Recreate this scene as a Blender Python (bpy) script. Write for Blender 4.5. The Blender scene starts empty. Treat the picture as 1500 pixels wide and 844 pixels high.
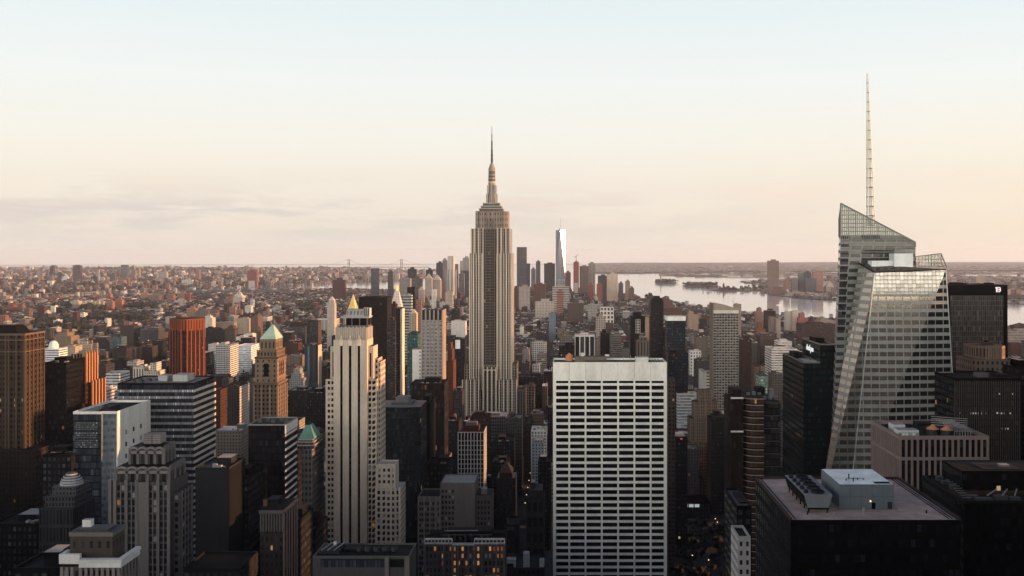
import bpy, bmesh, math, random
from mathutils import Vector, Matrix
import numpy as np

R = random.Random(11)
sc = bpy.context.scene
COL = sc.collection

# ------------------------------------------------------------------ camera
F, VX, EY, EH = 1450.0, 830.0, 374.0, 262.0      # focal length and vanishing point in photo pixels, eye height in metres
cam_d = bpy.data.cameras.new('camera')
cam_d.sensor_width = 36.0
cam_d.lens = 36.0 * F / 1500.0
cam_d.shift_x = -(VX - 750.0) / 1500.0
cam_d.shift_y = -(422.0 - EY) / 1500.0
cam_d.clip_start = 1.0
cam_d.clip_end = 250000.0
cam = bpy.data.objects.new('camera', cam_d)
cam.location = (0, 0, EH)
cam.rotation_euler = (math.radians(90), 0, 0)
COL.objects.link(cam)
sc.camera = cam

# ------------------------------------------------------------------ sky, sun, exposure
SUN_EL, SUN_AZ = 8.0, 90.0            # azimuth measured clockwise from the view axis (+Y)
SUN_STRENGTH = 5.0
SKY_GAIN = 1.0
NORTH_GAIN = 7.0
EXPOSURE = 1.15
HAZE_DENSITY = 1.5e-5

w = bpy.data.worlds.new('World')
sc.world = w
w.use_nodes = True
nt = w.node_tree
nt.nodes.clear()
N, L = nt.nodes.new, nt.links.new


def math_node(tree, op, a, b=None, c=None, clamp=False):
    n = tree.nodes.new('ShaderNodeMath')
    n.operation = op
    n.use_clamp = clamp
    for i, v in enumerate((a, b, c)):
        if v is None:
            continue
        if isinstance(v, (int, float)):
            n.inputs[i].default_value = v
        else:
            tree.links.new(v, n.inputs[i])
    return n.outputs[0]


def mix_node(tree, fac, a, b, blend='MIX'):
    n = tree.nodes.new('ShaderNodeMix')
    n.data_type = 'RGBA'
    n.blend_type = blend
    for i, v in ((0, fac), (6, a), (7, b)):
        if isinstance(v, (int, float)):
            n.inputs[i].default_value = v
        elif isinstance(v, tuple):
            n.inputs[i].default_value = v if len(v) == 4 else (*v, 1.0)
        else:
            tree.links.new(v, n.inputs[i])
    return n.outputs[2]


def ramp_node(tree, fac, stops):
    n = tree.nodes.new('ShaderNodeValToRGB')
    e = n.color_ramp.elements
    while len(e) > 1:
        e.remove(e[-1])
    e[0].position = stops[0][0]
    e[0].color = (*stops[0][1], 1.0)
    for p, c in stops[1:]:
        k = e.new(p)
        k.color = (*c, 1.0)
    tree.links.new(fac, n.inputs[0])
    return n.outputs[0]


sky = N('ShaderNodeTexSky')
sky.sky_type = 'NISHITA'
sky.sun_disc = False
sky.sun_elevation = math.radians(SUN_EL)
sky.sun_rotation = math.radians(SUN_AZ)
sky.altitude = 200
sky.air_density = 1.0
sky.dust_density = 1.6
tc = N('ShaderNodeTexCoord')
sep = N('ShaderNodeSeparateXYZ')
L(tc.outputs['Generated'], sep.inputs[0])
dx, dy, dz = sep.outputs
elev = math_node(nt, 'ABSOLUTE', dz)
base = ramp_node(nt, math_node(nt, 'MULTIPLY', elev, 2.0), [
    (0.00, (0.585, 0.545, 0.485)), (0.06, (0.60, 0.54, 0.475)), (0.14, (0.635, 0.575, 0.505)), (0.22, (0.655, 0.625, 0.565)),
    (0.34, (0.640, 0.650, 0.630)), (0.50, (0.565, 0.625, 0.632)), (0.64, (0.29, 0.345, 0.42)), (0.90, (0.11, 0.14, 0.225)), (1.0, (0.09, 0.115, 0.195))])
# peach glow low on the sunset side
warm = math_node(nt, 'MULTIPLY', math_node(nt, 'MULTIPLY_ADD', dx, 1.3, -0.05, clamp=True),
                 math_node(nt, 'SUBTRACT', 1.0, math_node(nt, 'MULTIPLY', elev, 6.0, clamp=True), clamp=True))
base = mix_node(nt, math_node(nt, 'MULTIPLY', warm, 0.75), base, (0.72, 0.57, 0.40))
# low cloud bank on the left, thin streaks elsewhere
mp = N('ShaderNodeMapping')
mp.inputs['Scale'].default_value = (6.0, 6.0, 44.0)
L(tc.outputs['Generated'], mp.inputs[0])
nz = N('ShaderNodeTexNoise')
nz.inputs['Scale'].default_value = 1.15
nz.inputs['Detail'].default_value = 7.0
nz.inputs['Roughness'].default_value = 0.62
L(mp.outputs[0], nz.inputs['Vector'])
band = math_node(nt, 'MULTIPLY', math_node(nt, 'SUBTRACT', 1.0, math_node(nt, 'MULTIPLY', math_node(nt, 'ABSOLUTE',
                 math_node(nt, 'SUBTRACT', elev, 0.043)), 26.0), clamp=True),
                 math_node(nt, 'MULTIPLY_ADD', dx, -1.4, 0.55, clamp=True))
cl = math_node(nt, 'MULTIPLY', math_node(nt, 'MULTIPLY_ADD', nz.outputs['Fac'], 8.5, -3.7, clamp=True), band)
base = mix_node(nt, math_node(nt, 'MULTIPLY', cl, 0.85), base, (0.44, 0.415, 0.415))
puff = math_node(nt, 'MULTIPLY', math_node(nt, 'MULTIPLY_ADD', nz.outputs['Fac'], 9.0, -4.5, clamp=True),
                 math_node(nt, 'SUBTRACT', 1.0, math_node(nt, 'MULTIPLY', math_node(nt, 'ABSOLUTE',
                           math_node(nt, 'SUBTRACT', elev, 0.058)), 30.0), clamp=True))
base = mix_node(nt, math_node(nt, 'MULTIPLY', puff, 0.6), base, (0.68, 0.54, 0.455))
mp2 = N('ShaderNodeMapping')
mp2.inputs['Scale'].default_value = (2.2, 2.2, 30.0)
mp2.inputs['Location'].default_value = (3.1, 0.4, 1.7)
L(tc.outputs['Generated'], mp2.inputs[0])
nz2 = N('ShaderNodeTexNoise')
nz2.inputs['Scale'].default_value = 1.0
nz2.inputs['Detail'].default_value = 5.0
L(mp2.outputs[0], nz2.inputs['Vector'])
streak = math_node(nt, 'MULTIPLY', math_node(nt, 'MULTIPLY_ADD', nz2.outputs['Fac'], 4.0, -1.9, clamp=True),
                   math_node(nt, 'SUBTRACT', 1.0, math_node(nt, 'MULTIPLY', math_node(nt, 'ABSOLUTE',
                             math_node(nt, 'SUBTRACT', elev, 0.085)), 14.0), clamp=True))
base = mix_node(nt, math_node(nt, 'MULTIPLY', streak, 0.30), base, (0.70, 0.62, 0.53))
base = mix_node(nt, 1.0, base, mix_node(nt, math_node(nt, 'MULTIPLY_ADD', dy, -1.6, 0.0, clamp=True), (1.0, 1.0, 1.0), (1.0, 0.895, 0.79)), 'MULTIPLY')
# extra brightness added to the unseen low sky behind the camera, to light facades facing it
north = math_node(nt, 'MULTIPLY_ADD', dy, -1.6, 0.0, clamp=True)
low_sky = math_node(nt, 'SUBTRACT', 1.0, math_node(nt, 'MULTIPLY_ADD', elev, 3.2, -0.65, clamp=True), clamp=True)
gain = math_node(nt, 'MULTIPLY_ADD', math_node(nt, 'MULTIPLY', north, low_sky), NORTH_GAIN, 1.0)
sc10 = N('ShaderNodeVectorMath')
sc10.operation = 'SCALE'
L(base, sc10.inputs[0])
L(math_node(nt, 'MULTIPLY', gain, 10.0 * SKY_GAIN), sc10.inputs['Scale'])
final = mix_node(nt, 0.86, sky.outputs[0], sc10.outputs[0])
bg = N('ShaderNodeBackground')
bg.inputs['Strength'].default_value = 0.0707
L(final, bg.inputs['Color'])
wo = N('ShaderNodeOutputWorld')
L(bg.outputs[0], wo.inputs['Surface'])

sun_d = bpy.data.lights.new('sun', 'SUN')
sun_d.energy = SUN_STRENGTH
sun_d.angle = math.radians(0.5)
sun_d.color = (1.0, 0.50, 0.24)
sun = bpy.data.objects.new('sun', sun_d)
a, e = math.radians(SUN_AZ), math.radians(SUN_EL)
sun_dir = Vector((math.sin(a) * math.cos(e), math.cos(a) * math.cos(e), math.sin(e)))
sun.rotation_euler = sun_dir.to_track_quat('Z', 'Y').to_euler()
sun.location = (0, 0, 900)
COL.objects.link(sun)

vs = sc.view_settings
vs.view_transform = 'Standard'
vs.look = 'None'
vs.gamma = 1.0
vs.use_curve_mapping = False
vs.exposure = EXPOSURE
cy = sc.cycles
cy.use_denoising = True
cy.max_bounces = 5
cy.diffuse_bounces = 2
cy.glossy_bounces = 2
cy.transmission_bounces = 2
cy.transparent_max_bounces = 6
cy.volume_bounces = 0
cy.volume_step_rate = 1.0
cy.caustics_reflective = False
cy.caustics_refractive = False
cy.sample_clamp_indirect = 4.0


# ------------------------------------------------------------------ pixel <-> world
RE2 = 2 * 7.44e6


def gz(x, y):
    return -(x * x + y * y) / RE2


def X(px, Y):
    return (px - VX) / F * Y


def Z(py, Y):
    return EH - (py - EY) / F * Y


def PXL(x, y, z):
    return VX + x / y * F, EY + (EH - z) / y * F


def gy(px, py):
    """depth at which the (curved) ground is seen in that pixel"""
    k = math.sqrt(1 + ((px - VX) / F) ** 2)
    b = py - EY
    A = F / RE2 * k * k
    disc = b * b - 4 * A * EH * F
    if disc < 0:
        return math.sqrt(EH * F / A)
    return (b - math.sqrt(disc)) / (2 * A)


def G(px, py):
    Y = gy(px, py)
    return (X(px, Y), Y)


def pip(x, y, poly):
    c = False
    j = len(poly) - 1
    for i in range(len(poly)):
        xi, yi = poly[i]
        xj, yj = poly[j]
        if (yi > y) != (yj > y) and x < (xj - xi) * (y - yi) / (yj - yi) + xi:
            c = not c
        j = i
    return c


# ------------------------------------------------------------------ materials
def new_mat(name):
    m = bpy.data.materials.new(name)
    m.use_nodes = True
    t = m.node_tree
    b = t.nodes.get('Principled BSDF')
    return m, t, b


def attr(t, name):
    n = t.nodes.new('ShaderNodeAttribute')
    n.attribute_name = name
    return n


def noise(t, scale, detail=4.0, rough=0.55, vec=None, coord='Object', stretch=None):
    n = t.nodes.new('ShaderNodeTexNoise')
    n.inputs['Scale'].default_value = scale
    n.inputs['Detail'].default_value = detail
    n.inputs['Roughness'].default_value = rough
    if vec is None:
        c = t.nodes.new('ShaderNodeTexCoord')
        vec = c.outputs[coord]
    if stretch:
        m = t.nodes.new('ShaderNodeMapping')
        m.inputs['Scale'].default_value = stretch
        t.links.new(vec, m.inputs[0])
        vec = m.outputs[0]
    t.links.new(vec, n.inputs['Vector'])
    return n.outputs['Fac']


def facade_material():
    m, t, b = new_mat('facade')
    uv = t.nodes.new('ShaderNodeUVMap')
    uv.uv_map = 'UVMap'
    s = t.nodes.new('ShaderNodeSeparateXYZ')
    t.links.new(uv.outputs[0], s.inputs[0])
    wc, gc, wp = attr(t, 'wcol'), attr(t, 'gcol'), attr(t, 'wpar')
    pr = t.nodes.new('ShaderNodeSeparateColor')
    t.links.new(wp.outputs['Color'], pr.inputs[0])
    bay, sto, fu, fv = pr.outputs[0], pr.outputs[1], pr.outputs[2], wp.outputs['Alpha']
    cu = math_node(t, 'DIVIDE', s.outputs[0], bay)
    cv = math_node(t, 'DIVIDE', s.outputs[1], sto)
    iu, iv = math_node(t, 'FLOOR', cu), math_node(t, 'FLOOR', cv)
    du = math_node(t, 'ABSOLUTE', math_node(t, 'SUBTRACT', math_node(t, 'FRACT', cu), 0.5))
    dv = math_node(t, 'ABSOLUTE', math_node(t, 'SUBTRACT', math_node(t, 'FRACT', cv), 0.5))
    mask = math_node(t, 'MULTIPLY', math_node(t, 'LESS_THAN', du, math_node(t, 'MULTIPLY', fu, 0.5)),
                     math_node(t, 'LESS_THAN', dv, math_node(t, 'MULTIPLY', fv, 0.5)))
    cb = t.nodes.new('ShaderNodeCombineXYZ')
    t.links.new(iu, cb.inputs[0])
    t.links.new(iv, cb.inputs[1])
    oi = t.nodes.new('ShaderNodeObjectInfo')
    t.links.new(math_node(t, 'MULTIPLY', oi.outputs['Random'], 37.0), cb.inputs[2])
    wn = t.nodes.new('ShaderNodeTexWhiteNoise')
    t.links.new(cb.outputs[0], wn.inputs['Vector'])
    rnd = wn.outputs['Value']
    rs = t.nodes.new('ShaderNodeSeparateColor')
    t.links.new(wn.outputs['Color'], rs.inputs[0])
    # weathering on the wall
    n1 = noise(t, 1.0, 5, 0.6, uv.outputs[0], stretch=(0.11, 0.02, 0.1))
    n2 = noise(t, 1.0, 3, 0.5, uv.outputs[0], stretch=(0.9, 0.35, 0.5))
    k = math_node(t, 'ADD', math_node(t, 'MULTIPLY_ADD', n1, 0.7, 0.5), math_node(t, 'MULTIPLY_ADD', n2, 0.30, -0.15))
    wallv = t.nodes.new('ShaderNodeVectorMath')
    wallv.operation = 'SCALE'
    t.links.new(wc.outputs['Color'], wallv.inputs[0])
    t.links.new(k, wallv.inputs['Scale'])
    gl = t.nodes.new('ShaderNodeVectorMath')
    gl.operation = 'SCALE'
    t.links.new(gc.outputs['Color'], gl.inputs[0])
    t.links.new(math_node(t, 'MULTIPLY_ADD', math_node(t, 'SUBTRACT', rs.outputs[0], 0.5), math_node(t, 'MULTIPLY_ADD', gc.outputs['Alpha'], -0.85, 0.95), 1.0), gl.inputs['Scale'])
    blind = math_node(t, 'GREATER_THAN', rs.outputs[1], 0.93)
    bl = t.nodes.new('ShaderNodeVectorMath')
    bl.operation = 'SCALE'
    t.links.new(gc.outputs['Color'], bl.inputs[0])
    bl.inputs['Scale'].default_value = 2.6
    glc = mix_node(t, math_node(t, 'MULTIPLY', blind, math_node(t, 'LESS_THAN', gc.outputs['Alpha'], 0.3)), gl.outputs[0], bl.outputs[0])
    colr = mix_node(t, mask, wallv.outputs[0], glc)
    t.links.new(colr, b.inputs['Base Color'])
    t.links.new(math_node(t, 'MULTIPLY', mask, gc.outputs['Alpha']), b.inputs['Metallic'])
    t.links.new(math_node(t, 'MULTIPLY_ADD', mask, -0.70, 0.82), b.inputs['Roughness'])
    t.links.new(math_node(t, 'MULTIPLY_ADD', math_node(t, 'MULTIPLY', mask, gc.outputs['Alpha']), 0.4, 0.10), b.inputs['Specular IOR Level'])
    lit = math_node(t, 'MULTIPLY', mask, math_node(t, 'LESS_THAN', rs.outputs[2], wc.outputs['Alpha']))
    lc = mix_node(t, rs.outputs[0], (1.0, 0.40, 0.12), (1.0, 0.72, 0.42))
    t.links.new(lc, b.inputs['Emission Color'])
    t.links.new(math_node(t, 'MULTIPLY', lit, math_node(t, 'MULTIPLY_ADD', rnd, 0.15, 0.04)), b.inputs['Emission Strength'])
    bp = t.nodes.new('ShaderNodeBump')
    bp.inputs['Strength'].default_value = 0.5
    bp.inputs['Distance'].default_value = 0.25
    t.links.new(math_node(t, 'SUBTRACT', 1.0, mask), bp.inputs['Height'])
    t.links.new(bp.outputs[0], b.inputs['Normal'])
    return m


def simple_mat(name, col, rough=0.7, metal=0.0, var=0.35, scale=0.15, spec=0.4, emit=None):
    m, t, b = new_mat(name)
    n = noise(t, scale, 5, 0.6)
    lo = tuple(c * (1 - var) for c in col)
    hi = tuple(min(1, c * (1 + var)) for c in col)
    t.links.new(ramp_node(t, n, [(0.25, lo), (0.75, hi)]), b.inputs['Base Color'])
    b.inputs['Roughness'].default_value = rough
    b.inputs['Metallic'].default_value = metal
    b.inputs['Specular IOR Level'].default_value = spec
    if emit:
        b.inputs['Emission Color'].default_value = (*emit[0], 1)
        b.inputs['Emission Strength'].default_value = emit[1]
    return m


def window_mat(name, base, lit_p, lit_strength=0.6, metal=0.0, pale_p=0.1):
    """glass whose tone, blinds and lamps differ from window to window"""
    m, t, b = new_mat(name)
    oi = t.nodes.new('ShaderNodeObjectInfo')
    g = t.nodes.new('ShaderNodeNewGeometry')
    r = math_node(t, 'FRACT', math_node(t, 'ADD', oi.outputs['Random'], math_node(t, 'MULTIPLY', g.outputs['Random Per Island'], 7.31)))
    r2 = math_node(t, 'FRACT', math_node(t, 'MULTIPLY', r, 91.7))
    r3 = math_node(t, 'FRACT', math_node(t, 'MULTIPLY', r, 513.3))
    c = mix_node(t, r2, tuple(x * 0.4 for x in base), tuple(x * 1.8 for x in base))
    c = mix_node(t, math_node(t, 'MULTIPLY', math_node(t, 'GREATER_THAN', r3, 1 - pale_p), 0.8), c, (0.26, 0.25, 0.24))
    t.links.new(c, b.inputs['Base Color'])
    b.inputs['Roughness'].default_value = 0.12
    b.inputs['Metallic'].default_value = metal
    b.inputs['Specular IOR Level'].default_value = 0.12
    t.links.new(mix_node(t, r2, (1.0, 0.30, 0.06), (1.0, 0.48, 0.16)), b.inputs['Emission Color'])
    t.links.new(math_node(t, 'MULTIPLY', math_node(t, 'LESS_THAN', r, lit_p), math_node(t, 'MULTIPLY', r2, lit_strength)), b.inputs['Emission Strength'])
    return m


def water_material():
    m, t, b = new_mat('water')
    b.inputs['Base Color'].default_value = (0.33, 0.41, 0.46, 1)
    b.inputs['Roughness'].default_value = 0.08
    b.inputs['IOR'].default_value = 1.33
    n = noise(t, 0.012, 6, 0.6, stretch=(1.0, 0.35, 1.0))
    bp = t.nodes.new('ShaderNodeBump')
    bp.inputs['Strength'].default_value = 0.10
    bp.inputs['Distance'].default_value = 4.0
    t.links.new(n, bp.inputs['Height'])
    t.links.new(bp.outputs[0], b.inputs['Normal'])
    return m


def ground_material(name, stops, scale):
    m, t, b = new_mat(name)
    n = noise(t, scale, 8, 0.65)
    t.links.new(ramp_node(t, n, stops), b.inputs['Base Color'])
    b.inputs['Roughness'].default_value = 0.95
    b.inputs['Specular IOR Level'].default_value = 0.1
    return m


def foliage_material():
    m, t, b = new_mat('foliage')
    g = t.nodes.new('ShaderNodeNewGeometry')
    t.links.new(mix_node(t, g.outputs['Random Per Island'], (0.010, 0.012, 0.012), (0.026, 0.025, 0.020)), b.inputs['Base Color'])
    b.inputs['Roughness'].default_value = 0.9
    b.inputs['Specular IOR Level'].default_value = 0.1
    return m


def lattice_glass():
    m, t, b = new_mat('screen_glass')
    t.nodes.remove(b)
    tr = t.nodes.new('ShaderNodeBsdfTransparent')
    tr.inputs[0].default_value = (0.78, 0.83, 0.79, 1)
    gl = t.nodes.new('ShaderNodeBsdfPrincipled')
    gl.inputs['Base Color'].default_value = (0.20, 0.225, 0.21, 1)
    gl.inputs['Metallic'].default_value = 0.3
    gl.inputs['Roughness'].default_value = 0.2
    mx = t.nodes.new('ShaderNodeMixShader')
    mx.inputs[0].default_value = 0.48
    t.links.new(tr.outputs[0], mx.inputs[1])
    t.links.new(gl.outputs[0], mx.inputs[2])
    t.links.new(mx.outputs[0], t.nodes['Material Output'].inputs['Surface'])
    return m


M = {}
M['facade'] = facade_material()
M['water'] = water_material()
M['street'] = ground_material('street_ground', [(0.3, (0.030, 0.030, 0.032)), (0.6, (0.055, 0.052, 0.050)), (0.8, (0.10, 0.09, 0.08))], 0.02)
M['land'] = ground_material('land_ground', [(0.34, (0.03, 0.032, 0.030)), (0.47, (0.10, 0.09, 0.09)), (0.58, (0.20, 0.18, 0.175)), (0.72, (0.40, 0.37, 0.36))], 0.006)
M['hill'] = ground_material('hill_ground', [(0.3, (0.10, 0.105, 0.115)), (0.55, (0.135, 0.135, 0.14)), (0.8, (0.20, 0.19, 0.19))], 0.0012)
M['foliage'] = foliage_material()
M['screen'] = lattice_glass()
M['win'] = window_mat('window_glass', (0.013, 0.014, 0.018), 0.006, 0.2)
M['win_dark'] = window_mat('dark_window_glass', (0.006, 0.006, 0.008), 0.0, 0.15, pale_p=0.0)
M['win_lit'] = window_mat('lit_window_glass', (0.025, 0.023, 0.025), 0.26, 0.19)
M['steel'] = simple_mat('painted_steel', (0.70, 0.74, 0.72), 0.45, 0.3)
M['gold'] = simple_mat('gilded_tile', (0.75, 0.50, 0.17), 0.35, 0.6, 0.2)
M['copper'] = simple_mat('green_copper', (0.25, 0.37, 0.31), 0.6, 0.0, 0.2)
M['teal'] = simple_mat('dark_green_copper', (0.07, 0.19, 0.17), 0.6, 0.0, 0.2)
M['dark'] = simple_mat('dark_metal', (0.016, 0.016, 0.018), 0.5, 0.2)
M['stone'] = simple_mat('limestone', (0.44, 0.39, 0.33), 0.85, 0.0, 0.2)
M['white'] = simple_mat('white_paint', (0.66, 0.66, 0.62), 0.6, 0.0, 0.12)
M['bluegrey'] = simple_mat('blue_grey_cladding', (0.115, 0.14, 0.16), 0.6, 0.0, 0.10, 0.3)
M['paver'] = simple_mat('pinkish_roof_gravel', (0.38, 0.29, 0.25), 0.95, 0.0, 0.32, 0.22, 0.1)
M['wood'] = simple_mat('tank_wood', (0.10, 0.055, 0.035), 0.9)
M['rust'] = simple_mat('rusty_cone', (0.45, 0.18, 0.08), 0.8)
M['lamp'] = simple_mat('lamp_light', (0.9, 0.7, 0.5), 0.5, emit=((1.0, 0.62, 0.30), 1.3))
M['sign'] = simple_mat('sign_light', (0.8, 0.8, 0.8), 0.5, emit=((0.95, 0.97, 1.0), 0.20))
M['signred'] = simple_mat('sign_red', (0.6, 0.05, 0.05), 0.5, emit=((1.0, 0.12, 0.10), 0.3))
M['panel_lit'] = simple_mat('lit_skylight', (0.6, 0.65, 0.65), 0.5, emit=((0.75, 0.85, 0.85), 0.18))


# ------------------------------------------------------------------ facade styles
def S(col, gcol=(0.020, 0.022, 0.028), bay=3.0, st=3.6, fu=0.5, fv=0.55, lit=0.004, met=0.0):
    return dict(col=col, gcol=gcol, bay=bay, st=st, fu=fu, fv=fv, lit=lit, met=met)


def P(col):
    return dict(col=col, gcol=(0, 0, 0), bay=3.0, st=3.0, fu=0.0, fv=0.0, lit=0.0, met=0.0)


BRICK, RED, TAN, BEIGE = (0.15, 0.068, 0.045), (0.27, 0.085, 0.05), (0.34, 0.255, 0.18), (0.44, 0.37, 0.29)
WHITE, GREY, DARK, BROWN = (0.62, 0.60, 0.55), (0.24, 0.24, 0.245), (0.022, 0.022, 0.026), (0.10, 0.062, 0.047)
LIME, ROOF, TAR, PALE = (0.46, 0.405, 0.34), (0.16, 0.15, 0.145), (0.05, 0.048, 0.047), (0.42, 0.41, 0.39)
PINK, CHAR = (0.33, 0.215, 0.18), (0.07, 0.068, 0.07)


class MB:
    """collects faces with their facade attributes and becomes one mesh object"""

    def __init__(self):
        self.v, self.f, self.uv, self.wc, self.gc, self.wp = [], [], [], [], [], []
        self.marks = []

    def face(self, pts, st, uvs=None, bay=None):
        n = len(self.v)
        self.v.extend(pts)
        self.f.append(tuple(range(n, n + len(pts))))
        if uvs is None:
            uvs = [(p[0], p[1]) for p in pts]
        self.uv.extend(uvs)
        self.wc.append((*st['col'], st['lit']))
        self.gc.append((*st['gcol'], st['met']))
        self.wp.append((bay or st['bay'], st['st'], st['fu'], st['fv']))

    def wall(self, a, b, c, d, st, off=0.0):
        """a, b along the foot (left to right seen from outside), c, d above b, a"""
        ln = math.hypot(b[0] - a[0], b[1] - a[1])
        if ln < 1e-4:
            ln = math.hypot(c[0] - d[0], c[1] - d[1])
        bay = ln / max(1, round(ln / st['bay'])) if ln > 0 else st['bay']
        o = bay * R.randrange(0, 900)
        fl = (c[0] - d[0], c[1] - d[1])
        lt = math.hypot(*fl)
        s = (ln - lt) / 2
        self.face([a, b, c, d], st, [(o, a[2] - off), (o + ln, b[2] - off), (o + ln - s, c[2] - off), (o + s, d[2] - off)], bay)

    def prism(self, poly, z0, z1, st, roof=None, top=None, sides=None):
        n = len(poly)
        self.marks.append(len(self.f))
        tp = top or poly
        off = z1 % st['st'] if st['st'] else 0
        for i in range(n):
            j = (i + 1) % n
            s = sides[i] if sides else st
            if s is None:
                continue
            self.wall((*poly[i], z0), (*poly[j], z0), (*tp[j], z1), (*tp[i], z1), s, off)
        if roof is not False:
            self.face([(*p, z1) for p in tp], P(roof or ROOF))

    def box(self, x0, x1, y0, y1, z0, z1, st, roof=None):
        self.prism([(x0, y0), (x1, y0), (x1, y1), (x0, y1)], z0, z1, st, roof)

    def cbox(self, x, y, z, sx, sy, sz, st, roof=None):
        self.box(x - sx / 2, x + sx / 2, y - sy / 2, y + sy / 2, z, z + sz, st, roof)

    def cyl(self, x, y, r, z0, z1, st, n=12, roof=None, r1=None):
        r1 = r if r1 is None else r1
        c = [(math.cos(2 * math.pi * i / n), math.sin(2 * math.pi * i / n)) for i in range(n)]
        self.prism([(x + r * a, y + r * b) for a, b in c], z0, z1, st, roof, [(x + r1 * a, y + r1 * b) for a, b in c])

    def pyramid(self, poly, z0, apex, st):
        n = len(poly)
        self.marks.append(len(self.f))
        for i in range(n):
            j = (i + 1) % n
            self.face([(*poly[i], z0), (*poly[j], z0), apex], st)

    def bar(self, p, q, t, st):
        """square bar of thickness t between two points"""
        p, q = Vector(p), Vector(q)
        self.marks.append(len(self.f))
        d = (q - p)
        if d.length < 1e-6:
            return
        d.normalize()
        u = d.cross(Vector((0, 0, 1)))
        if u.length < 1e-3:
            u = Vector((1, 0, 0))
        u.normalize()
        v = d.cross(u)
        u *= t / 2
        v *= t / 2
        k = [u + v, v - u, -u - v, u - v]
        for i in range(4):
            j = (i + 1) % 4
            self.face([tuple(p + k[i]), tuple(q + k[i]), tuple(q + k[j]), tuple(p + k[j])], st)
        self.face([tuple(p + c) for c in k], st)
        self.face([tuple(q + c) for c in reversed(k)], st)

    def rim(self, x0, x1, y0, y1, z, t, h, st):
        """low parapet round a flat roof"""
        self.box(x0, x1, y0, y0 + t, z, z + h, st, st['col'])
        self.box(x0, x1, y1 - t, y1, z, z + h, st, st['col'])
        self.box(x0, x0 + t, y0 + t, y1 - t, z, z + h, st, st['col'])
        self.box(x1 - t, x1, y0 + t, y1 - t, z, z + h, st, st['col'])

    def build(self, name, parent=None, mat='facade', origin=None):
        o3 = parent_world(parent) if parent else (origin or (0, 0, 0))
        me = bpy.data.meshes.new(name)
        va = np.array(self.v, dtype=np.float64) - np.array(o3)
        me.from_pydata(va.tolist(), [], self.f)
        wc = np.array(self.wc, dtype=np.float32)
        lum = 0.5 * wc[:, :3].mean(axis=1) + 0.5 * wc[:, :3].max(axis=1)
        wc[:, :3] *= np.clip(0.12 + (lum - 0.06) * 1.8, 0.12, 1.05)[:, None]      # shadow contrast put into the colours: darks pushed darker, whites kept
        if mat == 'facade':
            u = me.uv_layers.new(name='UVMap')
            u.data.foreach_set('uv', np.array(self.uv, dtype=np.float32).ravel())
            for nm, data in (('wcol', wc), ('gcol', self.gc), ('wpar', self.wp)):
                at = me.attributes.new(nm, 'FLOAT_COLOR', 'FACE')
                at.data.foreach_set('color', np.array(data, dtype=np.float32).ravel())
        me.materials.append(M[mat])
        o = bpy.data.objects.new(name, me)
        COL.objects.link(o)
        if parent:
            o.parent = parent
        else:
            o.location = o3
        return o


def parent_world(p):
    v = Vector((0, 0, 0))
    while p is not None:
        v += p.location
        p = p.parent
    return tuple(v)


def tag(o, label=None, cat=None, group=None, kind=None):
    if label:
        o['label'] = label
    if cat:
        o['category'] = cat
    if group:
        o['group'] = group
    if kind:
        o['kind'] = kind
    return o


FOOT = []       # footprints already taken: (x0, x1, y0, y1)
RECTS = []      # projected boxes of the hand-placed buildings for the visibility test: (Y, x0, x1, ytop)


def foot(x0, x1, y0, y1, ztop=None):
    FOOT.append((min(x0, x1), max(x0, x1), y0, y1))
    if ztop is not None:
        RECTS.append((y0, VX + min(x0 / y0, x0 / y1) * F, VX + max(x1 / y0, x1 / y1) * F, EY + (EH - ztop) / y0 * F))


def thing(name, label, cat, loc, group=None):
    o = bpy.data.objects.new(name, None)
    o.location = loc
    COL.objects.link(o)
    return tag(o, label, cat, group)


SPLIT = {'roof_vents': 'roof_vent', 'roof_clutter': 'roof_unit', 'roof_rails': 'roof_rail', 'roof_plant': 'plant_box', 'roof_units': 'roof_unit',
         'roof_pipes': 'roof_pipe', 'stand': 'stand_leg', 'tank_stand': 'stand_leg'}


def part(mb, name, parent, mat='facade', label=None):
    if name in SPLIT:
        fs = mb.marks + [len(mb.f)]
        o = None
        for f0, f1 in zip(fs, fs[1:]):
            if f1 == f0:
                continue
            m = MB()
            v0, v1 = mb.f[f0][0], mb.f[f1 - 1][-1] + 1
            m.v, m.uv = mb.v[v0:v1], mb.uv[v0:v1]
            m.f = [tuple(i - v0 for i in f) for f in mb.f[f0:f1]]
            m.wc, m.gc, m.wp = mb.wc[f0:f1], mb.gc[f0:f1], mb.wp[f0:f1]
            o = m.build(SPLIT[name], parent, mat)
        return o
    o = mb.build(name, parent, mat)
    if label:
        o['label'] = label
    return o


WIN_MESH = {}


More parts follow.
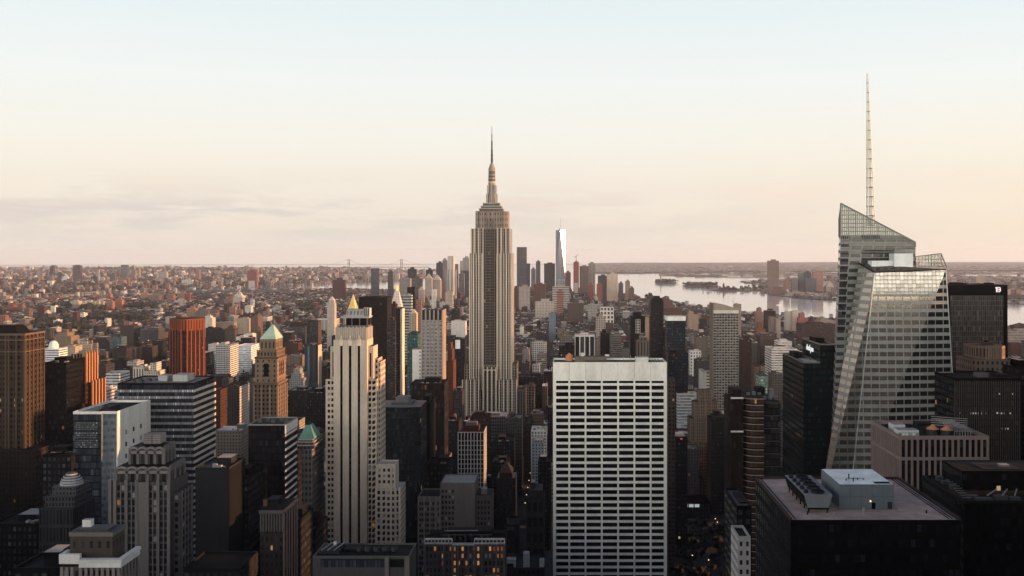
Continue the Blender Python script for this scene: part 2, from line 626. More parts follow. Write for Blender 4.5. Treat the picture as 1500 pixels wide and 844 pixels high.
def windows(parent, rects, mat='win', first=100):
    """rects: (face, a, b, z0, z1, plane).  face 'F' looks towards -Y (a, b = x range), 'W' towards +X and 'E' towards -X (a, b = y range).
    The largest hundred become window parts of their own, the rest one part."""
    ox, oy, oz = parent_world(parent)
    rest = []
    for i, (fc, a, b, z0, z1, pl) in enumerate(rects):
        if i >= first:
            rest.append((fc, a, b, z0, z1, pl))
            continue
        key = (fc, round(b - a, 2), round(z1 - z0, 2), mat)
        if key not in WIN_MESH:
            w2, h2 = (b - a) / 2, (z1 - z0) / 2
            bm = bmesh.new()
            bmesh.ops.create_cube(bm, size=1)
            sx, sy = (2 * w2, 0.16) if fc == 'F' else (0.16, 2 * w2)
            bmesh.ops.scale(bm, verts=bm.verts, vec=(sx, sy, 2 * h2))
            me = bpy.data.meshes.new('window')
            bm.to_mesh(me)
            bm.free()
            me.materials.append(M[mat])
            WIN_MESH[key] = me
        o = bpy.data.objects.new('window', WIN_MESH[key])
        c, zc = (a + b) / 2, (z0 + z1) / 2
        o.location = ((c - ox, pl - oy, zc - oz) if fc == 'F' else (pl - ox, c - oy, zc - oz))
        o.parent = parent
        COL.objects.link(o)
    if rest:
        mb = MB()
        for fc, a, b, z0, z1, pl in rest:
            if fc == 'F':
                mb.box(a, b, pl - 0.08, pl + 0.08, z0, z1, P(DARK), DARK)
            else:
                mb.box(pl - 0.08, pl + 0.08, a, b, z0, z1, P(DARK), DARK)
        o = part(mb, 'window_rows', parent, mat)
        o['kind'] = 'stuff'
        # islands: weld each box so that every window is one island
        bm = bmesh.new()
        bm.from_mesh(o.data)
        bmesh.ops.remove_doubles(bm, verts=bm.verts, dist=0.001)
        bm.to_mesh(o.data)
        bm.free()


def wgrid(fc, a0, a1, n, z_top, z_bot, st, ww, wh, pl, skip=()):
    out = []
    p = (a1 - a0) / n
    z = z_top
    r = 0
    while z - st >= z_bot:
        for i in range(n):
            if i in skip:
                continue
            c = a0 + (i + 0.5) * p
            out.append((fc, c - ww / 2, c + ww / 2, z - st / 2 - wh / 2, z - st / 2 + wh / 2, pl))
        z -= st
        r += 1
    return out


def tank(parent, x, y, z, r=2.0, h=3.6, legs=2.5, mat='wood', cone='wood'):
    """roof water tank: wooden drum on legs with a conical lid"""
    mb = MB()
    mb.cyl(x, y, r, z + legs, z + legs + h, P(BROWN), 14)
    t = part(mb, 'water_tank', parent, mat)
    m2 = MB()
    c = [(x + r * 1.12 * math.cos(k * math.pi / 7), y + r * 1.12 * math.sin(k * math.pi / 7)) for k in range(14)]
    m2.pyramid(c, z + legs + h, (x, y, z + legs + h + r * 0.8), P(BROWN))
    for sx in (-1, 1):
        for sy in (-1, 1):
            pass
    part(m2, 'tank_lid', t, cone)
    m3 = MB()
    for sx in (-1, 1):
        for sy in (-1, 1):
            m3.cbox(x + sx * r * 0.6, y + sy * r * 0.6, z, 0.3, 0.3, legs, P(DARK), DARK)
    part(m3, 'tank_stand', t, 'dark')
    return t
# ================================================================== ground, water, far land
def curved_sheet(name, poly, lift, mat, step=1500.0, bump=None):
    bm = bmesh.new()
    vsx = [bm.verts.new((x, y, 0)) for x, y in poly]
    bm.faces.new(vsx)
    xs, ys = [p[0] for p in poly], [p[1] for p in poly]
    for ax, lo, hi in ((0, min(xs), max(xs)), (1, min(ys), max(ys))):
        k = math.floor(lo / step) + 1
        while k * step < hi:
            co = (k * step, 0, 0) if ax == 0 else (0, k * step, 0)
            no = (1, 0, 0) if ax == 0 else (0, 1, 0)
            bmesh.ops.bisect_plane(bm, geom=bm.verts[:] + bm.edges[:] + bm.faces[:], plane_co=co, plane_no=no)
            k += 1
    for v in bm.verts:
        v.co.z = gz(v.co.x, v.co.y) + lift + (bump(v.co.x, v.co.y) if bump else 0.0)
    bmesh.ops.recalc_face_normals(bm, faces=bm.faces[:])
    for f in bm.faces:
        if f.normal.z < 0:
            f.normal_flip()
    me = bpy.data.meshes.new(name)
    bm.to_mesh(me)
    bm.free()
    me.materials.append(M[mat])
    o = bpy.data.objects.new(name, me)
    COL.objects.link(o)
    return tag(o, kind='structure')


# sea: rings out past the horizon
bm = bmesh.new()
rings = [0.0] + [800.0 * 1.17 ** i for i in range(31)]
prev = None
for ri, r in enumerate(rings):
    ring = []
    for k in range(96):
        t = 2 * math.pi * k / 96
        x, y = r * math.cos(t), r * math.sin(t)
        ring.append(bm.verts.new((x, y, gz(x, y) - 1.5)) if r > 0 else None)
    if prev is not None:
        for k in range(96):
            j = (k + 1) % 96
            if ri == 1:
                if k == 0:
                    c0 = bm.verts.new((0, 0, -1.5))
                bm.faces.new((c0, ring[k], ring[j]))
            else:
                bm.faces.new((prev[k], ring[k], ring[j], prev[j]))
    prev = ring
me = bpy.data.meshes.new('sea')
bm.to_mesh(me)
bm.free()
me.materials.append(M['water'])
sea = bpy.data.objects.new('sea', me)
COL.objects.link(sea)
tag(sea, kind='structure')

MANH = [(-4200, -2500), (-4200, 4300), G(-100, 451), G(0, 446), G(100, 440), G(300, 430), G(455, 425), G(600, 429), G(700, 432),
        G(925, 434), G(960, 440), G(1000, 448), G(1040, 455), G(1100, 463), G(1225, 472), G(1500, 487), (1900, 1900), (2000, -2500)]
BKLN = [G(-420, 446), G(-100, 441), G(0, 437), G(100, 432), G(300, 424), G(440, 419), G(500, 414), G(566, 412.5), G(640, 406),
        G(645, 402.5), G(600, 403.5), G(520, 406), G(560, 400.5), G(640, 398.5), G(640, 396.5), G(560, 395), G(520, 392.6), G(200, 391.2), G(-420, 391.2)]
JERS = [G(1113, 428), G(1135, 433), G(1185, 438), G(1230, 440), G(1500, 445.5), G(1750, 449), G(1750, 405.5), G(1390, 405.0),
        G(1250, 405.5), G(1150, 408.5), G(1084, 412), G(1085, 413.5), G(1122, 418)]
BAYO = [G(965, 404), G(1030, 406), G(1130, 406), G(1250, 403), G(1380, 402), G(1750, 402), G(1750, 399), G(1300, 399.5), G(1120, 400.5), G(965, 402.0)]
STAT = [G(862, 400.5), G(940, 400.6), G(1000, 399), G(1120, 399), G(1300, 397.5), G(1750, 397), G(1750, 388.5), G(1200, 388.0), G(862, 388.0)]
curved_sheet('manhattan_ground', MANH, 0.0, 'street')
curved_sheet('brooklyn_ground', BKLN, 1.0, 'land')
curved_sheet('jersey_ground', JERS, 1.0, 'land')
curved_sheet('bayonne_ground', BAYO, 1.5, 'land')


def hills(x, y):
    t = (y - 14000) / 12000
    k = max(0.0, min(1.0, t))
    return 10 + 95 * k * k * (0.65 + 0.35 * math.sin(x * 0.00042 + 1.0) * math.sin(y * 0.0003 + x * 0.00017) + 0.22 * math.sin(x * 0.0013 + y * 0.0006))


curved_sheet('far_hills', STAT, 1.0, 'hill', 900.0, hills)


def ridge(x, y):
    return max(-3, 22 * (0.6 + 0.4 * math.sin(x * 0.00016 + 0.6)) * max(0, 1 - abs(y - 42000) / 2500))


curved_sheet('horizon_ridge', [(-24000, 39000), (600, 40000), (600, 45000), (-24000, 45000)], 1.0, 'hill', 800.0, ridge)
LIBE = [G(958, 413), G(966, 416), G(985, 415.6), G(993, 414.2), G(985, 412.2), G(965, 412)]
ELLI = [G(998, 419), G(1010, 421), G(1046, 420.6), G(1053, 419), G(1050, 416.8), G(1012, 416.4)]
PIER = [G(1025, 425.0), G(1060, 426.6), G(1120, 426.0), G(1130, 424.6), G(1120, 421.5), G(1066, 423.6)]
for nm, poly in (('statue_island', LIBE), ('harbour_island', ELLI), ('pier_head', PIER)):
    curved_sheet(nm, poly, 3.0, 'land', 400.0)

# ================================================================== the tallest tower: stone shaft with a mast
Y0 = 1300.0


def esb():
    sp = Y0 / F
    cx = X(718.6, Y0)
    t = thing('skyscraper', 'tallest stone skyscraper in the middle with setbacks and a tall antenna mast', 'skyscraper', (cx, Y0 + 22, 0))
    st = S((0.38, 0.32, 0.265), (0.010, 0.011, 0.012), 3.3, 3.7, 0.56, 0.84, 0.003)
    st2 = S((0.34, 0.28, 0.23), (0.010, 0.010, 0.012), 3.0, 3.7, 0.66, 0.90, 0.003)
    pst = P((0.56, 0.485, 0.40))

    def xs(a, b):
        return X(a, Y0), X(b, Y0)

    mb = MB()
    a, b = xs(667, 769)
    mb.box(a, b, Y0 - 6, Y0 + 52, -1, Z(572, Y0), st2)
    foot(a, b, Y0 - 6, Y0 + 52, Z(572, Y0))
    part(mb, 'base', t)
    for a, b in (xs(678.5, 702), xs(732, 757)):
        mb = MB()
        mb.box(a, b, Y0 - 8.5, Y0 + 1, -1, Z(556, Y0), st)
        n = 4
        for k in range(n + 1):
            xx = a + (b - a) * k / n
            mb.box(xx - 0.65, xx + 0.65, Y0 - 9.4, Y0 - 8.5, 0, Z(555, Y0), pst, pst['col'])
        part(mb, 'lower_wing', t)
    mb = MB()
    a, b = xs(680, 756.5)
    mb.box(a, b, Y0 + 4, Y0 + 48, Z(572, Y0), Z(534, Y0), st)
    part(mb, 'middle_tier', t)
    mb = MB()
    a, b = xs(687, 749.6)
    za, zb = Z(572, Y0), Z(371, Y0)
    mb.box(a, b, Y0 + 1, Y0 + 45, za, zb, st)
    a2, b2 = xs(689, 747.8)
    mb.box(a2, b2, Y0 + 3.2, Y0 + 43, zb, Z(335, Y0), st)
    part(mb, 'shaft', t)
    # pale piers up the front and the west side
    mb = MB()
    for px in (688.0, 693.4, 701.3, 707.3, 728.3, 733.6, 741.6, 748.6):
        c = X(px, Y0)
        mb.box(c - 0.75, c + 0.75, Y0 + 0.2, Y0 + 1, za, zb + (0 if px in (688.0, 748.6) else 0), pst, pst['col'])
    for px in (690.3, 697.3, 704.5, 731, 737.5, 745.2):
        c = X(px, Y0)
        mb.box(c - 0.35, c + 0.35, Y0 + 0.5, Y0 + 1, za, zb, pst, pst['col'])
    for px in (690, 694.5, 701, 707.3, 728.3, 734, 741, 746.8):
        c = X(px, Y0)
        mb.box(c - 0.7, c + 0.7, Y0 + 2.4, Y0 + 3.2, zb, Z(334, Y0), pst, pst['col'])
    for yy in np.linspace(Y0 + 3, Y0 + 43, 7):
        mb.box(b, b + 0.7, yy - 0.8, yy + 0.8, za, zb, pst, pst['col'])
    part(mb, 'stone_piers', t)
    # recessed dark middle bay, ending in three small arches
    dk = S((0.27, 0.235, 0.205), (0.010, 0.010, 0.012), 2.8, 3.7, 0.66, 0.80, 0.004)
    mb = MB()
    a, b = xs(708.5, 727.2)
    mb.box(a, b, Y0 + 0.55, Y0 + 1.2, Z(535, Y0), Z(336, Y0), dk)
    for px in (714.6, 721):
        c = X(px, Y0)
        mb.box(c - 0.45, c + 0.45, Y0 + 0.1, Y0 + 0.55, Z(535, Y0), Z(320, Y0), P((0.22, 0.19, 0.16)), LIME)
    part(mb, 'middle_bay', t)
    mb = MB()
    mb.box(a - 1, b + 1, Y0 - 7.5, Y0 + 0.4, -1, Z(538, Y0), S((0.27, 0.225, 0.185), (0.01, 0.01, 0.012), 2.8, 3.7, 0.62, 0.88))
    for k in range(4):
        c = a + (b - a) * k / 3
        mb.box(c - 0.75, c + 0.75, Y0 - 8.3, Y0 - 7.5, 0, Z(537, Y0), pst, pst['col'])
    n = 18
    for k in range(3):
        c0 = a + (b - a) * (k + 0.5) / 3
        rr = (b - a) / 6 - 0.75
        for i in range(8):
            t0, t1 = math.pi * i / 8, math.pi * (i + 1) / 8
            mb.bar((c0 + rr * math.cos(t0), Y0 - 7.9, Z(543, Y0) + rr * math.sin(t0)), (c0 + rr * math.cos(t1), Y0 - 7.9, Z(543, Y0) + rr * math.sin(t1)), 0.9, pst)
    part(mb, 'arched_bay', t)
    mb = MB()
    a, b = xs(695.5, 744)
    z1, z2 = Z(335, Y0), Z(309, Y0)
    ch = 5.0
    cr = S((0.34, 0.285, 0.235), (0.03, 0.03, 0.032), 3.4, 7.5, 0.42, 0.45)
    mb.prism([(a + ch, Y0 + 5), (b - ch, Y0 + 5), (b, Y0 + 5 + ch), (b, Y0 + 36), (b - ch, Y0 + 41), (a + ch, Y0 + 41), (a, Y0 + 36), (a, Y0 + 5 + ch)], z1, z2, cr)
    for px in (698.5, 704.5, 708, 714.6, 721, 727.5, 731, 738, 741.5):
        c = X(px, Y0)
        mb.box(c - 0.8, c + 0.8, Y0 + 4.2, Y0 + 5, z1, z2 - 1.5, P((0.40, 0.34, 0.285)), LIME)
    part(mb, 'crown', t)
    mb = MB()
    cyc = Y0 + 23
    for h, z, zz in ((15.5, Z(309, Y0), Z(304.5, Y0)), (13.5, Z(304.5, Y0), Z(301, Y0)), (11.0, Z(301, Y0), Z(296.5, Y0))):
        mb.box(cx - h, cx + h, cyc - h, cyc + h, z, zz - 0.9, S((0.30, 0.27, 0.24), (0.03, 0.03, 0.03), 2.2, 3.5, 0.8, 0.5))
        mb.box(cx - h - 0.5, cx + h + 0.5, cyc - h - 0.5, cyc + h + 0.5, zz - 0.9, zz, P((0.45, 0.42, 0.38)), PALE)
    part(mb, 'observation_deck', t)
    mb = MB()
    ms = S((0.44, 0.40, 0.35), (0.05, 0.05, 0.052), 2.6, 50, 0.32, 0.9, 0)
    mb.cyl(cx, cyc, 6.6, Z(296.5, Y0), Z(264, Y0), ms, 16, r1=4.7)
    for k in range(4):
        t0 = math.pi / 4 + k * math.pi / 2
        u = (math.cos(t0), math.sin(t0))
        for zz0, zz1, rr in ((Z(296.5, Y0), Z(283, Y0), 8.6), (Z(283, Y0), Z(270, Y0), 6.9)):
            mb.prism([(cx + u[0] * rr - 1.2, cyc + u[1] * rr - 1.2), (cx + u[0] * rr + 1.2, cyc + u[1] * rr - 1.2), (cx + u[0] * rr + 1.2, cyc + u[1] * rr + 1.2),
                      (cx + u[0] * rr - 1.2, cyc + u[1] * rr + 1.2)], zz0, zz1, P(LIME), LIME)
    part(mb, 'mast', t)
    mb = MB()
    for r, za_, zb_, c in ((4.7, 264, 260.5, 0.24), (5.0, 260.5, 258.5, 0.38), (4.5, 258.5, 255.5, 0.22), (4.9, 255.5, 253.5, 0.38), (4.4, 253.5, 249, 0.24), (4.7, 249, 246.5, 0.38)):
        mb.cyl(cx, cyc, r, Z(za_, Y0), Z(zb_, Y0), P((c, c * 0.9, c * 0.8)), 16)
    mb.cyl(cx, cyc, 5.0, Z(246.5, Y0), Z(236.5, Y0), P((0.36, 0.32, 0.28)), 16, r1=1.8)
    part(mb, 'mast_head', t)
    mb = MB()
    for pa, pb, wd, c in ((236.5, 217, 2.3, 0.10), (217, 205, 1.7, 0.12), (205, 193, 1.15, 0.12), (193, 182, 0.55, 0.12)):
        mb.cyl(cx, cyc, wd / 2, Z(pa, Y0), Z(pb, Y0), P((c, c * 0.9, c * 0.8)), 8)
    for py in (234, 231, 226, 221, 217, 213, 209, 205):
        mb.cyl(cx, cyc, 1.9 if py > 225 else 1.25, Z(py, Y0), Z(py - 1.0, Y0), P((0.2, 0.18, 0.16)), 8)
    part(mb, 'antenna', t)


esb()


# ================================================================== white travertine slab with a grid of dark windows
def grid_slab():
    Y, D = 600.0, 28.0
    x0, x1 = X(810, Y), X(977, Y)
    zt = Z(531.5, Y)
    t = thing('office_tower', 'broad white slab with seven columns of wide black windows, right of centre', 'office tower', ((x0 + x1) / 2, Y + D / 2, 0))
    foot(x0, x1, Y, Y + D, zt)
    mb = MB()
    wl = P((0.76, 0.74, 0.66))
    mb.box(x0, x1, Y + 0.9, Y + D, -1, zt - 1.2, P((0.03, 0.03, 0.032)), (0.13, 0.115, 0.105))
    part(mb, 'tower_core', t)
    mb = MB()
    p = (x1 - x0) / 7
    ztopwin = Z(558, Y)
    # blank parapet band with joints between its panels
    for k in range(7):
        mb.box(x0 + k * p + 0.06, x0 + (k + 1) * p - 0.06, Y + 0.12, Y + 0.9, ztopwin, zt - 0.3, wl, wl['col'])
    mb.box(x0, x1, Y, Y + 0.95, zt - 0.3, zt + 0.3, wl, wl['col'])
    for k in range(8):
        c = x0 + k * p
        hw = 0.95 if k in (0, 7) else 0.52
        c += 0.95 if k == 0 else (-0.95 if k == 7 else 0)
        mb.box(c - hw, c + hw, Y - 0.15, Y + 0.9, -1, ztopwin, wl, wl['col'])
    st = 9.56 * Y / F
    zz = Z(563.3, Y)
    rects = []
    for r in range(34):
        for k in range(7):
            lo = x0 + k * p + (1.9 if k == 0 else 0.52)
            hi = x0 + (k + 1) * p - (1.9 if k == 6 else 0.52)
            mb.box(lo, hi, Y, Y + 0.85, zz - 0.72, zz + 0.72, wl, wl['col'])
            rects.append(('F', lo, hi, zz - st + 0.72, zz - 0.72, Y + 0.75))
        zz -= st
    part(mb, 'window_grid', t)
    windows(t, rects, 'win_dark')
    mb = MB()
    mb.box(x1 - 0.4, x1, Y + 0.95, Y + D, -1, zt, wl, wl['col'])
    mb.box(x0, x0 + 0.4, Y + 0.95, Y + D, -1, zt, wl, wl['col'])
    mb.box(x0 + 0.4, x1 - 0.4, Y + D - 0.5, Y + D, zt - 1.2, zt, wl, wl['col'])
    part(mb, 'side_walls', t)
    z = zt - 1.2
    mb = MB()
    mb.box(X(842, Y), X(890, Y), Y + 15, Y + 22, z, z + 3.3, P((0.30, 0.25, 0.20)), (0.22, 0.2, 0.18))
    mb.box(X(858, Y), X(930, Y), Y + 9, Y + 14, z, z + 1.1, P((0.16, 0.15, 0.14)), (0.2, 0.19, 0.18))
    part(mb, 'roof_plant', t)
    mb = MB()
    mb.box(X(933, Y), X(951.5, Y), Y + 8, Y + 17, z, z + 3.6, P(WHITE), PALE)
    part(mb, 'roof_cabin', t)
    mb = MB()
    mb.box(X(913, Y), X(931, Y), Y + 8, Y + 20, z + 0.01, z + 0.3, P((0.02, 0.02, 0.02)), (0.015, 0.015, 0.015))
    mb.box(X(955, Y), X(971, Y), Y + 7, Y + 23, z + 0.01, z + 0.3, P((0.02, 0.02, 0.02)), (0.015, 0.015, 0.015))
    for k in range(4):
        a = X(957 + k * 4.4, Y)
        mb.bar((a, Y + 7, z + 1.3), (a - 1, Y + 23, z + 1.3), 0.35, P(PALE))
    part(mb, 'cooling_pit', t)
    tank(t, X(834, Y), Y + 18, z, 2.3, 3.0, 0.6, 'rust', 'rust')
    mb = MB()
    for px, h in ((848, 3.4), (849.8, 4.2), (873, 3), (891, 3.5), (894, 4.5), (916, 3), (952, 3.2), (926, 4)):
        mb.cbox(X(px, Y), Y + 17, z, 0.35, 0.35, h, P(PALE), PALE)
    mb.cbox(X(854, Y), Y + 19, z + 3.2, 2.2, 2.2, 2.2, P(WHITE), WHITE)
    mb.cbox(X(891, Y), Y + 19, z + 3.2, 2.6, 1.2, 1.2, P(WHITE), WHITE)
    part(mb, 'roof_vents', t)


grid_slab()


# ================================================================== stone tower with three dark stripes in front of the gold pyramid
def stripe_tower():
    Y = 570.0
    s = Y / F
    t = thing('office_tower', 'slim pale stone tower with three black vertical stripes and stepped shoulders', 'office tower', (X(514, Y), Y + 10, 0))
    st = P((0.53, 0.45, 0.36))
    wst = S((0.53, 0.45, 0.36), (0.02, 0.02, 0.024), 3.2, 3.27, 0.45, 0.55, 0.0)
    zt, zc = Z(480, Y), Z(498, Y)
    x0, x1 = X(489, Y), X(538, Y)
    mb = MB()
    mb.box(x0, x1, Y, Y + 17, -1, zc, st)
    part(mb, 'shaft', t)
    mb = MB()
    cols = ((489, 498.8), (502.4, 511.4), (515.2, 524.4), (528.0, 538))
    for a, b in cols:
        mb.box(X(a, Y), X(b, Y), Y - 0.9, Y - 0.002, -1, Z(503, Y), st, st['col'])
    mb.box(x0, x1, Y - 0.9, Y - 0.002, Z(503, Y), zc, st, st['col'])
    part(mb, 'stone_piers', t)
    for a, b in ((498.8, 502.4), (511.4, 515.2), (524.4, 528.0)):
        mb = MB()
        mb.box(X(a, Y), X(b, Y), Y - 0.14, Y - 0.03, -1, Z(503, Y), S((0.02, 0.02, 0.022), (0.012, 0.012, 0.014), 1.5, 3.27, 0.9, 0.62))
        part(mb, 'window_stripe', t)
        mb = MB()
        c = X((a + b) / 2, Y)
        for k, (dz, hw) in enumerate(((-2.2, 0.9), (-0.8, 1.1), (0.4, 0.9), (1.4, 0.55), (2.2, 0.25))):
            mb.box(c - hw, c + hw, Y - 1.3, Y - 0.6, Z(499.5, Y) + dz - 0.5, Z(499.5, Y) + dz + 0.9, P((0.62, 0.53, 0.43)), LIME)
        part(mb, 'finial', t)
    # fluted crown, set back a little
    mb = MB()
    cw = P((0.42, 0.365, 0.305))
    a, b = X(490.5, Y), X(537, Y)
    mb.box(a, b, Y + 1, Y + 16.5, zc, zt, cw)
    n = 17
    for k in range(n):
        c = a + (b - a) * (k + 0.5) / n
        mb.box(c - 0.32, c + 0.32, Y + 0.5, Y + 1, zc, zt + (0.5 if k % 2 else 0), P((0.52, 0.45, 0.37)), LIME)
    for k in range(7):
        c = Y + 2.2 + 14 * k / 6.5
        mb.box(b, b + 0.5, c - 0.45, c + 0.45, zc, zt, P((0.52, 0.45, 0.37)), LIME)
    part(mb, 'crown', t)
    mb = MB()
    ox = X(513, Y)
    mb.box(ox - 5, ox + 9.5, Y + 4, Y + 14, zt, zt + 1.0, P(GREY))
    for sx in (-4.5, 0, 4.5, 9):
        for yy in (Y + 4.5, Y + 13.5):
            mb.cbox(ox + sx, yy, zt + 1, 0.5, 0.5, 4.2, P(GREY), GREY)
    mb.box(ox - 6.5, ox + 10, Y + 4, Y + 14, zt + 5.2, zt + 6.3, P((0.4, 0.4, 0.39)), PALE)
    mb.box(ox - 3.5, ox + 8, Y + 5, Y + 13, zt + 1, zt + 5.2, P((0.05, 0.05, 0.05)), GREY)
    part(mb, 'roof_plant', t)
    mb = MB()
    mb.prism([(ox - 4, Y + 5.5), (ox + 6, Y + 5.5), (ox + 6, Y + 13), (ox - 4, Y + 13)], zt + 6.3, zt + 10.3, S((0.36, 0.38, 0.38), (0.1, 0.11, 0.11), 2.2, 4.2, 0.5, 0.5), None,
             [(ox - 3, Y + 6.2), (ox + 6, Y + 6.2), (ox + 6, Y + 12.4), (ox - 3, Y + 12.4)])
    for k in range(4):
        mb.cbox(ox + 6.5 + k * 1.1, Y + 9, zt + 6.3, 0.3, 5, 4.6, P((0.5, 0.52, 0.5)), PALE)
    part(mb, 'cooling_tower', t)
    # wings
    rects = []
    stn = 8.35 * s
    mb = MB()
    mb.box(X(476, Y), x0, Y + 1.5, Y + 17, -1, Z(556, Y), st)
    mb.box(X(482, Y), x0, Y + 3, Y + 15, Z(556, Y), Z(508, Y), st)
    mb.box(X(485.3, Y), X(487, Y), Y + 2.9, Y + 3.05, Z(553, Y), Z(517, Y), P(DARK), DARK)
    part(mb, 'side_wing', t)
    rects += wgrid('F', X(478.2, Y), X(489, Y), 2, Z(556, Y) - 0.4, Z(808, Y), stn, 1.35, 1.75, Y + 1.46)
    mb = MB()
    xa = X(551, Y)
    mb.box(x1, xa, Y + 1.5, Y + 19, -1, Z(556, Y), S(st['col'], (0.03, 0.028, 0.028), 3.2, 3.27, 0.5, 0.5))
    mb.box(x1, X(545.5, Y), Y + 3, Y + 16, Z(556, Y), Z(508, Y), st)
    mb.box(X(540.2, Y), X(542.4, Y), Y + 2.9, Y + 3.05, Z(553, Y), Z(518, Y), P(DARK), DARK)
    mb.box(X(545.5, Y), X(551, Y), Y + 7, Y + 19, Z(556, Y), Z(527, Y), wst)
    mb.box(xa, xa + 1.4, Y + 6, Y + 22, -1, Z(532, Y), wst)
    part(mb, 'side_wing', t)
    rects += wgrid('F', X(538.2, Y), X(549, Y), 2, Z(556, Y) - 0.4, Z(808, Y), stn, 1.35, 1.75, Y + 1.46)
    # lower blocks on the right
    YA = 562.0
    mb = MB()
    az, bz = Z(682, YA), Z(716, YA)
    mb.box(X(551.5, YA), X(579, YA), YA, YA + 12, bz, az, st, PALE)
    mb.rim(X(551.5, YA), X(579, YA), YA, YA + 12, az, 0.4, 0.8, st)
    mb.box(X(551, YA), X(587, YA), YA - 1.5, YA + 17, -1, bz, wst, PALE)
    for px in (552, 559.5, 566.5, 573.5, 580, 586):
        c = X(px, YA)
        mb.box(c - 0.55, c + 0.55, YA - 2.0, YA - 1.5, -1, bz + 1.2, st, st['col'])
    for px in (552.5, 559.5, 566.5, 573.5, 578.2):
        c = X(px, YA)
        mb.box(c - 0.5, c + 0.5, YA - 0.4, YA, bz, az + 0.6, st, st['col'])
    part(mb, 'lower_block', t)
    rects += wgrid('F', X(552.5, YA), X(580, YA), 4, az - 1.0, bz + 1.5, stn, 1.3, 1.75, YA - 0.04)
    rects += wgrid('F', X(552.2, YA), X(587, YA), 5, bz - 0.3, Z(812, YA), stn, 1.35, 1.75, YA - 1.54)
    windows(t, rects, 'win')
    foot(X(476, Y), X(590, Y), YA - 2, Y + 22, zt)


stripe_tower()


